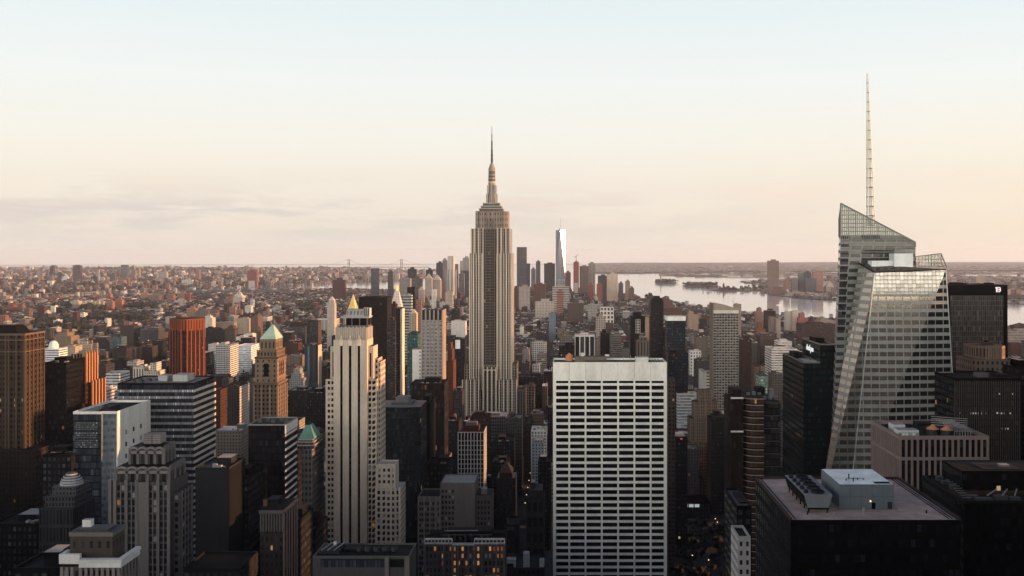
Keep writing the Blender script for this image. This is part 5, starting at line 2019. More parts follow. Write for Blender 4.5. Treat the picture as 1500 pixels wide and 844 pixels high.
def curved_glass():
    Y = 660.0
    t = thing('office_tower', 'dark glass tower with gently bowed front right of the striped stone tower', 'office tower', (X(588, Y), Y + 16, 0))
    zt = Z(597, Y)
    a, b = X(553, Y), X(615, Y)
    pts = []
    n = 12
    for k in range(n + 1):
        u = k / n
        pts.append((a + (b - a) * u, Y + 6 - 6 * math.sin(math.pi * (0.15 + 0.7 * u))))
    poly = pts + [(b, Y + 32), (a, Y + 32)]
    mb = MB()
    st = S((0.018, 0.02, 0.024), (0.016, 0.020, 0.024), 1.5, 3.8, 0.9, 0.8, 0.006, 0.1)
    mb.prism(poly, -1, zt, st, (0.34, 0.30, 0.28))
    part(mb, 'glass_body', t)
    mb = MB()
    z = zt - 3.6
    while z > 0:
        for k in range(n):
            p, q = pts[k], pts[k + 1]
            mb.bar((p[0], p[1] - 0.15, z), (q[0], q[1] - 0.15, z), 0.5 if z < zt - 5 else 1.3, P((0.10, 0.10, 0.105)))
        z -= 3.8
    part(mb, 'floor_bands', t)
    mb = MB()
    mb.box(X(580, 672), X(598, 672), 672, 684, zt, zt + 5, P((0.26, 0.26, 0.26)), (0.3, 0.3, 0.3))
    mb.box(X(574, 672), X(604, 672), 670, 686, zt, zt + 1.6, P((0.2, 0.2, 0.2)), (0.3, 0.29, 0.28))
    part(mb, 'roof_plant', t)
    mb = MB()
    for px, py, wd in ((597, 601, 8), (598, 612, 10), (606, 616, 5), (605, 630, 3), (602, 634, 4), (581, 652, 5), (586, 646, 3), (590, 642, 3)):
        u = (X(px, Y) - a) / (b - a)
        yy = Y + 6 - 6 * math.sin(math.pi * (0.15 + 0.7 * u)) - 0.25
        mb.box(X(px, Y), X(px + wd * 0.5, Y), yy - 0.1, yy + 0.1, Z(py + 1.6, Y), Z(py - 1.0, Y), P(TAN), TAN)
    part(mb, 'lit_windows', t, 'win_lit')
    foot(a, b, Y, Y + 32, zt)


curved_glass()


def white_grid_small():
    Y = 760.0
    t = thing('office_tower', 'small tower with a white square window grid and red roof details', 'office tower', (X(690, Y), Y + 14, 0))
    x0, x1 = X(671, Y), X(708.5, Y)
    zt = Z(633, Y)
    D = 26
    mb = MB()
    mb.box(x0 + 0.5, x1 - 0.2, Y + 0.5, Y + D, -1, zt - 0.8, S((0.03, 0.03, 0.03), (0.015, 0.015, 0.018), 2.4, 3.5, 0.9, 0.8, 0.0), (0.07, 0.065, 0.065))
    part(mb, 'glass_core', t)
    mb = MB()
    wl = P((0.58, 0.55, 0.50))
    n = 8
    for k in range(n + 1):
        c = x0 + (x1 - x0) * k / n
        mb.box(c - 0.34, c + 0.34, Y, Y + 0.5, -1, zt, wl, wl['col'])
    z = zt
    while z > 0:
        mb.box(x0, x1, Y + 0.04, Y + 0.5, z - 0.42, z, wl, wl['col'])
        mb.box(x1 - 0.2, x1 + 0.1, Y + 0.5, Y + D, z - 0.5, z, wl, wl['col'])
        z -= 3.55 if z < zt - 6 else 6.6
    for k in range(5):
        c = Y + 0.5 + (D - 1) * k / 4
        mb.box(x1 - 0.2, x1 + 0.15, c - 0.9, c + 0.9, -1, zt, wl, wl['col'])
    part(mb, 'white_grid', t)
    mb = MB()
    mb.box(X(678, Y), X(700, Y), Y + 8, Y + 20, zt - 0.8, zt + 3.4, P((0.22, 0.075, 0.055)), (0.16, 0.13, 0.12))
    mb.box(X(681, Y), X(697, Y), Y + 10, Y + 18, zt + 3.4, zt + 5.6, P((0.28, 0.26, 0.25)), (0.3, 0.28, 0.27))
    part(mb, 'penthouse', t)
    foot(x0, x1, Y, Y + D, zt)


white_grid_small()


def stone_wall_block():
    Y = 640.0
    t = thing('office_building', 'grey stone building with a large blank wall and stepped roofline, lower centre', 'office building', (X(665, Y), Y + 15, 0))
    st = P((0.28, 0.245, 0.225))
    mb = MB()
    a, b = X(645, Y), X(696, Y)
    mb.box(a, b, Y, Y + 26, -1, Z(709, Y), st, (0.42, 0.40, 0.38))
    mb.rim(a, b, Y, Y + 26, Z(709, Y), 0.5, 0.7, st)
    part(mb, 'centre_block', t)
    foot(X(613, Y), X(720, Y), Y - 2, Y + 28, Z(709, Y))
    mb = MB()
    mb.box(X(613, Y), a, Y - 1.5, Y + 20, -1, Z(728, Y), st, (0.10, 0.10, 0.10))
    mb.rim(X(613, Y), a, Y - 1.5, Y + 20, Z(728, Y), 0.5, 0.8, st)
    part(mb, 'side_block', t)
    mb = MB()
    mb.box(b, X(720, Y), Y + 2, Y + 22, -1, Z(727, Y), P((0.22, 0.195, 0.18)), (0.12, 0.115, 0.11))
    mb.box(X(704, Y), X(712, Y), Y + 5, Y + 11, Z(727, Y), Z(719, Y), P((0.3, 0.27, 0.25)), PALE)
    part(mb, 'side_block', t)
    mb = MB()
    for px in (613.6, 622, 630.5, 639, 644.6):
        c = X(px, Y)
        mb.box(c - 0.5, c + 0.5, Y - 2.0, Y - 1.5, -1, Z(727, Y), P((0.34, 0.30, 0.275)), LIME)
    part(mb, 'stone_piers', t)
    rects = wgrid('F', X(614, Y), X(645, Y), 8, Z(733, Y), Z(845, Y), 3.5, 1.25, 1.9, Y - 1.54)
    rects += wgrid('F', X(646, Y), X(666, Y), 4, Z(716, Y), Z(845, Y), 3.5, 1.2, 1.9, Y - 0.04)
    rects += wgrid('F', X(698, Y), X(718, Y), 4, Z(733, Y), Z(845, Y), 3.5, 1.2, 1.9, Y + 1.96)
    windows(t, rects, 'win')


stone_wall_block()


def lit_windows_block():
    Y = 520.0
    t = thing('office_building', 'low stone building with many orange lit windows at the bottom centre', 'office building', (X(680, Y), Y + 12, 0))
    st = P((0.20, 0.175, 0.165))
    wh = P((0.50, 0.49, 0.46))
    a, b = X(622, Y), X(739, Y)
    zt = Z(797, Y)
    mb = MB()
    mb.box(a, b, Y, Y + 20, -1, zt, st, (0.035, 0.035, 0.037))
    part(mb, 'main_block', t)
    foot(a, b, Y, Y + 20, zt)
    mb = MB()
    for p, q in ((622, 662), (695, 739)):
        mb.box(X(p, Y), X(q, Y), Y - 0.5, Y + 0.4, zt, zt + 0.8, wh, wh['col'])
        mb.box(X(p, Y), X(q, Y), Y - 0.5, Y + 0.4, zt + 2.2, zt + 3.0, wh, wh['col'])
        n = 8
        for k in range(n + 1):
            c = X(p + (q - p) * k / n, Y)
            mb.box(c - 0.25, c + 0.25, Y - 0.4, Y + 0.3, zt + 0.8, zt + 2.2, wh, wh['col'])
    mb.box(X(662, Y), X(695, Y), Y - 0.5, Y + 0.4, zt - 0.6, zt + 0.6, wh, wh['col'])
    mb.box(a, b, Y + 19.6, Y + 20, zt, zt + 2, P((0.12, 0.12, 0.12)), CHAR)
    part(mb, 'balustrade', t)
    mb = MB()
    for px in (622.8, 650, 662, 671, 686, 695, 706, 727, 738.2):
        c = X(px, Y)
        mb.box(c - 0.45, c + 0.45, Y - 0.35, Y, -1, zt, P((0.25, 0.22, 0.205)), GREY)
    part(mb, 'stone_piers', t)
    rects = wgrid('F', X(623, Y), X(738, Y), 20, zt - 0.6, Z(850, Y) - 10, 3.75, 1.05, 2.2, Y - 0.04)
    windows(t, rects, 'win_lit')
    mb = MB()
    z = zt
    mb.box(X(655, 530), X(720, 530), 530, 538, z, z + 4.0, P((0.05, 0.05, 0.052)), (0.06, 0.06, 0.062))
    for k in range(9):
        mb.cbox(X(650 + k * 8, 527), 526, z, 1.2, 1.6, 1.6 + (k % 3) * 0.8, P((0.12, 0.12, 0.125)), (0.2, 0.2, 0.21))
    mb.bar((X(646, 527), 526, z + 3), (X(720, 527), 526, z + 3.2), 0.25, P(GREY))
    mb.bar((X(650, 527), 529, z + 4.4), (X(700, 527), 529, z + 4.6), 0.3, P(PALE))
    part(mb, 'roof_plant', t)


lit_windows_block()


def front_roof():
    Y = 330.0
    t = thing('office_building', 'wide grey building top with a row of round roof tanks, bottom centre-left', 'office building', (X(529, Y), Y + 9, 0))
    st = P((0.215, 0.195, 0.185))
    a, b = X(458, Y), X(600, Y)
    zt = Z(817, Y)
    mb = MB()
    mb.box(a, b, Y, Y + 15, -1, zt, st, (0.05, 0.05, 0.053))
    mb.box(X(564, Y), X(570, Y), Y - 0.6, Y, -1, zt + 0.4, P((0.30, 0.27, 0.25)), GREY)
    mb.box(X(593, Y), X(600, Y), Y - 0.6, Y, -1, zt + 0.6, P((0.30, 0.27, 0.25)), GREY)
    mb.rim(a, b, Y, Y + 15, zt, 0.5, 0.5, P((0.24, 0.22, 0.21)))
    part(mb, 'main_block', t)
    foot(a, b, Y, Y + 15, zt)
    mb = MB()
    mb.box(X(470, Y), X(564, Y), Y - 0.12, Y - 0.01, Z(831, Y), zt - 0.5, S((0.055, 0.062, 0.075), (0.04, 0.045, 0.06), 1.2, 6, 0.85, 0.9, 0), CHAR)
    mb.box(X(571, Y), X(592, Y), Y - 0.12, Y - 0.01, Z(831, Y), zt - 0.5, P((0.05, 0.055, 0.065)), CHAR)
    part(mb, 'louvre_band', t)
    for k in range(5):
        yy = Y + 8
        c = X(526 + k * 13, yy)
        mb = MB()
        mb.cyl(c, yy, 1.15, zt, zt + 1.3, P((0.16, 0.17, 0.18)), 14, (0.10, 0.10, 0.11), 1.3)
        part(mb, 'roof_tank', t)
    mb = MB()
    mb.box(X(466, Y + 3), X(496, Y + 3), Y + 4, Y + 12, zt, zt + 1.2, P((0.12, 0.12, 0.125)), (0.13, 0.135, 0.14))
    mb.box(X(500, Y + 3), X(520, Y + 3), Y + 7, Y + 13, zt, zt + 0.8, P(CHAR), (0.09, 0.09, 0.1))
    mb.cbox(X(491, Y + 10), Y + 10, zt + 1.2, 0.9, 0.9, 1.2, P(WHITE), WHITE)
    for k in range(3):
        mb.bar((X(472 + k * 9, Y + 4), Y + 3, zt + 1.6), (X(480 + k * 9, Y + 4), Y + 13, zt + 1.6), 0.25, P(PALE))
    part(mb, 'roof_plant', t)


front_roof()


def orange_corner():
    Y = 430.0
    t = thing('office_building', 'brown building with columned top storey and an orange glow down its corner', 'office building', (X(400, Y), Y + 10, 0))
    st = S((0.13, 0.105, 0.10), (0.015, 0.015, 0.017), 2.0, 3.6, 0.45, 0.55, 0.004)
    a, b = X(381, Y), X(415, Y)
    D = 22
    zt = Z(748, Y)
    mb = MB()
    mb.box(a, b, Y, Y + D, -1, zt, st, (0.07, 0.068, 0.07))
    foot(a, b, Y, Y + D, zt)
    part(mb, 'main_block', t)
    mb = MB()
    for k in range(9):
        c = a + 0.3 + (b - a - 0.6) * k / 8
        mb.box(c - 0.26, c + 0.26, Y - 0.4, Y, zt - 9, zt - 1.2, P((0.26, 0.22, 0.2)), GREY)
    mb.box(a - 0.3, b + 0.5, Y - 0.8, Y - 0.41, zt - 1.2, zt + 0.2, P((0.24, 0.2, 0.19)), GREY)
    mb.box(b + 0.01, b + 0.5, Y - 0.4, Y + D, zt - 1.2, zt + 0.2, P((0.42, 0.3, 0.24)), TAN)  # cornice and piers on the side coloured warmer for the orange sunlight
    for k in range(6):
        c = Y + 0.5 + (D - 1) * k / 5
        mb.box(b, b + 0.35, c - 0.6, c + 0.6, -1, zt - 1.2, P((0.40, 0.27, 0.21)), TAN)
    part(mb, 'columns', t)
    mb = MB()
    mb.box(X(392, Y + 10), X(408, Y + 10), Y + 9, Y + 17, zt, zt + 2.6, P(CHAR), (0.12, 0.12, 0.125))
    mb.cbox(X(389, Y + 8), Y + 8, zt, 1.6, 1.6, 3.0, P((0.3, 0.15, 0.1)), TAR)
    part(mb, 'roof_plant', t)


orange_corner()


def dome_top():
    Y = 480.0
    t = thing('office_building', 'dark tiered building with white ribbed dome top at far lower left', 'office building', (X(84, Y), Y + 10, 0))
    mb = MB()
    mb.box(X(57, Y), X(107, Y), Y, Y + 22, -1, Z(745, Y), S((0.12, 0.12, 0.13), (0.012, 0.012, 0.014), 1.7, 8.5, 0.5, 0.8, 0.0), (0.1, 0.1, 0.11))
    part(mb, 'lower_tier', t)
    mb = MB()
    mb.box(X(63, Y), X(106, Y), Y + 2, Y + 20, Z(745, Y), Z(729, Y), S((0.15, 0.155, 0.17), (0.016, 0.016, 0.018), 1.6, 2.6, 0.55, 0.6, 0.0), (0.16, 0.165, 0.175))
    mb.box(X(70, Y), X(105, Y), Y + 4, Y + 18, Z(729, Y), Z(716, Y), S((0.18, 0.185, 0.20), (0.016, 0.016, 0.018), 1.6, 2.2, 0.5, 0.5, 0.0), (0.2, 0.2, 0.21))
    part(mb, 'middle_tier', t)
    mb = MB()
    mx, yy = X(90, Y), Y + 10
    for k in range(5):
        r0 = 5.4 * math.cos(k * 0.26)
        z0 = Z(716, Y) + k * 1.15
        mb.cyl(mx, yy, r0, z0, z0 + 0.85, P((0.44, 0.44, 0.44)), 16, (0.4, 0.4, 0.4), r0 * 0.97)
        mb.cyl(mx, yy, r0 * 0.93, z0 + 0.85, z0 + 1.15, P((0.10, 0.10, 0.11)), 16)
    mb.cyl(mx, yy, 2.0, Z(716, Y) + 5.7, Z(698, Y), P((0.3, 0.3, 0.3)), 10)
    part(mb, 'ribbed_dome', t)
    foot(X(57, Y), X(107, Y), Y, Y + 22, Z(716, Y))


dome_top()


def curved_pair():
    Y = 560.0
    t = thing('office_tower', 'brown tower with white rounded bands catching orange light, right of centre', 'office tower', (X(1105, Y), Y + 20, 0))
    zt = Z(583, Y)
    br = S((0.085, 0.042, 0.034), (0.014, 0.012, 0.012), 1.4, 3.6, 0.5, 1.1, 0.0)
    mb = MB()
    a, b = X(1067, Y), X(1089, Y)
    mb.prism([(a + 1.5, Y), (b, Y), (b, Y + 16), (a, Y + 16), (a, Y + 2)], -1, Z(583, Y), br, TAR)
    mb.prism([(a + 3.5, Y + 6), (b, Y + 6), (b, Y + 18), (a + 2.5, Y + 18)], Z(583, Y), Z(572, Y), br, TAR)
    part(mb, 'brown_shaft', t)
    mb = MB()
    for zz, e, dy in ((Z(583, Y), 0.25, 0), (Z(632, Y), 0.2, 0)):
        mb.prism([(a + 1.5 - e, Y - e), (b, Y - e), (b, Y), (a + 1.5, Y)], zz - 0.5, zz + 0.4, P((0.6, 0.56, 0.52)), PALE)
    part(mb, 'white_ledge', t)
    n = 10
    pts = []
    xa, xb = X(1089, Y), X(1119, Y)
    r = 7.5
    for k in range(n + 1):
        an = math.pi * (1.0 + 0.5 * k / n)
        pts.append((xa + r + (r) * math.cos(an) * 1.0, Y + 9 + 9 * math.sin(an)))
    pts.append((xb, Y))
    poly = pts + [(xb, Y + 34), (xa, Y + 34)]
    mb = MB()
    st = S((0.03, 0.022, 0.02), (0.075, 0.045, 0.033), 1.5, 3.6, 0.92, 0.8, 0.02, 0.45)
    mb.prism(poly, -1, zt, st, TAR)
    part(mb, 'curved_glass', t)
    mb = MB()
    z = zt - 0.6
    while z > 0:
        for k in range(len(pts) - 1):
            p, q = pts[k], pts[k + 1]
            mb.bar((p[0] - 0.1, p[1] - 0.12, z), (q[0] - 0.1, q[1] - 0.12, z), 0.38, P((0.42, 0.36, 0.31)))
        mb.bar((xa - 0.12, Y + 9, z), (xa - 0.12, Y + 34, z), 0.4, P((0.42, 0.36, 0.33)))
        z -= 3.6
    part(mb, 'floor_bands', t)
    mb = MB()
    xc = X(1144.5, Y)
    mb.box(xb, xc, Y + 2, Y + 34, -1, Z(590, Y), S((0.028, 0.026, 0.028), (0.018, 0.017, 0.018), 1.5, 3.6, 0.92, 0.84, 0.01), TAR)
    z = Z(590, Y) - 0.5
    while z > 0:
        mb.box(xb, xc, Y + 1.8, Y + 1.99, z - 0.16, z + 0.16, P((0.22, 0.2, 0.2)), GREY)
        z -= 7.2
    part(mb, 'banded_wing', t)
    mb = MB()
    z = zt
    mb.cyl(X(1131, 578), 580, 2.4, Z(590, Y), Z(590, Y) + 5.2, P((0.30, 0.29, 0.29)), 14, PALE, 1.6)
    mb.box(X(1108, 575), X(1120, 575), 574, 582, z, z + 4, P((0.04, 0.04, 0.04)), TAR)
    for k in range(6):
        mb.cbox(X(1096 + k * 8, 572), 572, Z(590, Y) if k > 2 else z, 2, 2, 1.3 + 0.6 * (k % 2), P((0.25, 0.25, 0.25)), PALE)
    part(mb, 'roof_plant', t)
    foot(a, xc, Y, Y + 34, zt)


curved_pair()


def balcony_tower():
    Y = 1150.0
    t = thing('apartment_tower', 'tall apartment tower with checkered balconies and a slanted tan screen on top', 'apartment tower', (X(1063, Y), Y + 14, 0))
    zt = Z(459, Y)
    a, b = X(1045, Y), X(1082, Y)
    mb = MB()
    mb.box(a, b, Y, Y + 26, -1, zt, S((0.36, 0.34, 0.31), (0.014, 0.016, 0.016), 3.4, 3.15, 0.74, 0.66, 0.006), TAR)
    part(mb, 'shaft', t)
    mb = MB()
    z = zt - 0.8
    i = 0
    while z > 0:
        for k in range(9):
            if (k + i) % 3 == 0:
                continue
            xx = a + (b - a) * k / 9
            mb.box(xx + 0.2, xx + 2.6, Y - 1.1, Y - 0.01, z - 0.18, z + 0.05, P((0.42, 0.41, 0.38)), PALE)
        i += 1
        z -= 3.15
    part(mb, 'balconies', t)
    mb = MB()
    y1 = Y + 2
    mb.face([(a, y1, zt), (b, y1, zt), (b, y1, Z(453, Y)), (a + 13, y1, Z(446.5, Y)), (a, y1, Z(443, Y))], P((0.40, 0.345, 0.28)))
    mb.face([(b, y1 + 1, zt), (a, y1 + 1, zt), (a, y1 + 1, Z(443, Y)), (a + 13, y1 + 1, Z(446.5, Y)), (b, y1 + 1, Z(453, Y))], P((0.40, 0.345, 0.28)))
    mb.face([(a, y1, Z(443, Y)), (a + 13, y1, Z(446.5, Y)), (a + 13, y1 + 1, Z(446.5, Y)), (a, y1 + 1, Z(443, Y))], P((0.40, 0.345, 0.28)))
    mb.box(a, b, Y, Y + 0.4, zt, Z(454.5, Y), P((0.55, 0.52, 0.47)), PALE)
    mb.box(a - 0.8, a, Y - 0.5, Y + 26, -1, Z(444, Y), P((0.32, 0.26, 0.21)), TAN)
    part(mb, 'slanted_screen', t)
    foot(a, b, Y, Y + 26, Z(444, Y))


balcony_tower()


def ziggurat():
    Y = 1060.0
    t = thing('office_building', 'stepped tan brick building with lit right edges below the striped white block', 'office building', (X(1036, Y), Y + 15, 0))
    st = S((0.30, 0.215, 0.155), (0.02, 0.018, 0.018), 2.3, 3.4, 0.42, 0.5, 0.003)
    for a, b, py, py0, dy, D, nm in ((1024, 1043.5, 573, 590, 6, 14, 'top_tier'), (1017, 1052, 590, 614, 3, 20, 'upper_tier'), (1011, 1058, 614, 648, 0, 26, 'middle_tier'), (1005, 1064, 648, None, -3, 32, 'base')):
        mb = MB()
        aa, bb = X(a, Y), X(b, Y)
        z0 = -1 if py0 is None else Z(py0, Y)
        mb.box(aa, bb, Y + dy, Y + dy + D, z0, Z(py, Y), st, (0.13, 0.105, 0.095))
        n = max(2, round((b - a) / 8))
        for k in range(n + 1):
            c = aa + 0.5 + (bb - aa - 1) * k / n
            mb.box(c - 0.45, c + 0.45, Y + dy - 0.35, Y + dy, z0, Z(py, Y) + 0.8, P((0.35, 0.26, 0.19)), TAN)
        part(mb, nm, t)
    foot(X(1005, Y), X(1064, Y), Y - 3, Y + 29, Z(573, Y))


ziggurat()


def mansard():
    Y = 560.0
    t = thing('office_tower', 'narrow pale tower with a dark green hipped copper roof, lower left of centre', 'office tower', (X(448, Y), Y + 12, 0))
    a, b = X(429, Y), X(457, Y)
    mb = MB()
    mb.box(a, b, Y, Y + 28, -1, Z(658, Y), S((0.27, 0.255, 0.245), (0.018, 0.018, 0.02), 2.4, 3.4, 0.5, 0.5, 0.003), TAR)
    part(mb, 'shaft', t)
    mb = MB()
    c, d = X(433, Y), X(459.5, Y)
    for k, (py0, py1) in enumerate(((658, 652.5), (652.5, 648), (648, 645))):
        e = 0.7 * k
        mb.box(c + e, d - e, Y + 1 + e, Y + 20 - e, Z(py0, Y), Z(py1, Y) - 0.5, S((0.2, 0.19, 0.19), (0.02, 0.02, 0.02), 2.2, 3, 0.6, 0.6, 0), GREY)
        mb.box(c + e - 0.3, d - e + 0.3, Y + 0.7 + e, Y + 20.3 - e, Z(py1, Y) - 0.5, Z(py1, Y), P((0.40, 0.39, 0.38)), PALE)
    part(mb, 'stepped_storeys', t)
    mb = MB()
    e, g = X(434.5, Y), X(458.5, Y)
    mb.prism([(e, Y + 3), (g, Y + 3), (g, Y + 19), (e, Y + 19)], Z(645, Y), Z(626, Y), P((0.07, 0.18, 0.16)), None,
             [(e + 3.2, Y + 8), (g - 3.6, Y + 8), (g - 3.6, Y + 14), (e + 3.2, Y + 14)])
    rr = part(mb, 'hipped_roof', t, 'teal')
    mb = MB()
    mb.box(e + 3.4, g - 3.8, Y + 8.2, Y + 13.8, Z(626, Y) - 0.2, Z(624, Y), P(CHAR), TAR)
    part(mb, 'roof_cap', rr)
    foot(a, b, Y, Y + 28, Z(626, Y))


mansard()


def tick_slab():
    Y, D = 520.0, 24.0
    a, b = X(364, Y), X(417, Y)
    zt = Z(623.5, Y)
    t = thing('office_tower', 'black glass slab with white dashes of floors on its right side', 'office tower', ((a + b) / 2, Y + 12, 0))
    mb = MB()
    mb.box(a, b, Y, Y + D, -1, zt, S((0.012, 0.012, 0.014), (0.009, 0.009, 0.012), 1.5, 3.7, 0.8, 0.7, 0.001), (0.12, 0.12, 0.12))
    part(mb, 'glass_body', t)
    mb = MB()
    z = zt - 5.5
    while z > 0:
        mb.box(b + 0.01, b + 0.3, Y + 0.5, Y + D - 1, z - 0.6, z + 0.6, P((0.58, 0.56, 0.52)), PALE)
        z -= 3.7
    mb.box(b + 0.01, b + 0.3, Y, Y + D, zt - 4.4, zt + 0.1, P((0.58, 0.56, 0.52)), PALE)
    part(mb, 'white_spandrels', t)
    mb = MB()
    mb.rim(a, b, Y, Y + D, zt, 0.4, 0.7, P((0.34, 0.34, 0.33)))
    for k in range(5):
        mb.cbox(a + 3 + k * 3.6, Y + 10 + 3 * (k % 2), zt, 2.2, 2.2, 1.4, P((0.2, 0.2, 0.2)), GREY)
    part(mb, 'roof_plant', t)
    foot(a, b, Y, Y + D, zt)


tick_slab()


def obelisk_glass():
    """tallest tower of the far downtown cluster: square base, chamfers grow into a turned square top"""
    Y = 5850.0
    c = X(821, Y)
    h = X(828.0, Y) - c
    zt, zb = Z(337, Y), Z(408, Y)
    t = thing('glass_tower', 'tapering mirror glass tower with a thin spire, tallest of the distant downtown', 'skyscraper', (c, Y + h, 0))
    y = Y + h
    low = [(c - h, y - h), (c + h, y - h), (c + h, y + h), (c - h, y + h)]
    hi = [(c, y - h), (c + h, y), (c, y + h), (c - h, y)]
    sh = S((0.22, 0.21, 0.22), (0.18, 0.19, 0.22), 6, 20, 0.95, 0.85, 0, 0.3)
    lt = S((0.85, 0.83, 0.8), (0.85, 0.83, 0.80), 6, 20, 0.95, 0.85, 0, 0.1)  # paler copy of the glass, painting the gleam on some facets
    mb = MB()
    mb.prism(low, gz(c, Y) - 2, zb, sh, False)
    for i in range(4):
        j = (i + 1) % 4
        mb.face([(*low[i], zb), (*low[j], zb), (*hi[i], zt)], sh if i in (0, 3) else lt)
        mb.face([(*low[j], zb), (*hi[j], zt), (*hi[i], zt)], lt if i in (0, 1) else sh)
    mb.face([(*p, zt) for p in hi], P(GREY))
    part(mb, 'glass_shaft', t)
    mb = MB()
    mb.cyl(c, y, 9, zt, zt + 8, P(PALE), 12)
    mb.cyl(c, y, 2.4, zt + 8, Z(318, Y), P((0.5, 0.45, 0.42)), 8, r1=0.8)
    part(mb, 'spire', t)
    foot(c - h, c + h, Y, Y + 2 * h, zt)


obelisk_glass()


def wavy_tower():
    Y = 5300.0
    t = thing('apartment_tower', 'rippled silver tower left of the tallest skyscraper, gleaming on its edges', 'apartment tower', (X(660, Y), Y + 14, 0))
    a, b = X(655.5, Y), X(665.5, Y)
    n = 12
    pts = []
    for k in range(n + 1):
        u = k / n
        pts.append((a + (b - a) * u, Y + 4 * math.sin(u * math.pi * 4)))
    mb = MB()
    mb.prism(pts + [(b, Y + 30), (a, Y + 30)], gz(a, Y), Z(375, Y), S((0.50, 0.46, 0.43), (0.3, 0.28, 0.27), 4, 4, 0.5, 0.5, 0, 0.6), GREY)
    part(mb, 'shaft', t)
    mb = MB()
    mb.box(a - 12, b + 8, Y + 2, Y + 34, gz(a, Y), Z(395, Y), S((0.4, 0.36, 0.34), bay=5, st=5, fu=0.5, fv=0.5), GREY)
    part(mb, 'lower_setback', t)
    foot(a - 12, b + 8, Y, Y + 34, Z(375, Y))


wavy_tower()
# ================================================================== the rest of the hand-placed city
def apt(c, lit=0.004):
    return S(c, bay=3.0, st=3.1, fu=0.42, fv=0.48, lit=lit)


def off(c, g=(0.02, 0.021, 0.026), lit=0.004):
    return S(c, g, bay=2.6, st=3.7, fu=0.55, fv=0.55, lit=lit)


def bands(c, g=(0.022, 0.024, 0.030), met=0.0, st=3.7, fv=0.5):
    return S(c, g, bay=4.0, st=st, fu=1.1, fv=fv, met=met)


def fins(c, g=(0.018, 0.018, 0.022), bay=2.6, fu=0.55):
    return S(c, g, bay=bay, st=60.0, fu=fu, fv=0.96, lit=0)


def glass(c=(0.03, 0.032, 0.036), g=(0.022, 0.026, 0.032), met=0.15):
    return S(c, g, bay=1.6, st=3.8, fu=0.88, fv=0.8, met=met)


CATS = {'apt': ('apartment_block', 'apartment block'), 'off': ('office_block', 'office block'), 'low': ('low_building', 'building'), 'twr': ('distant_tower', 'tower')}


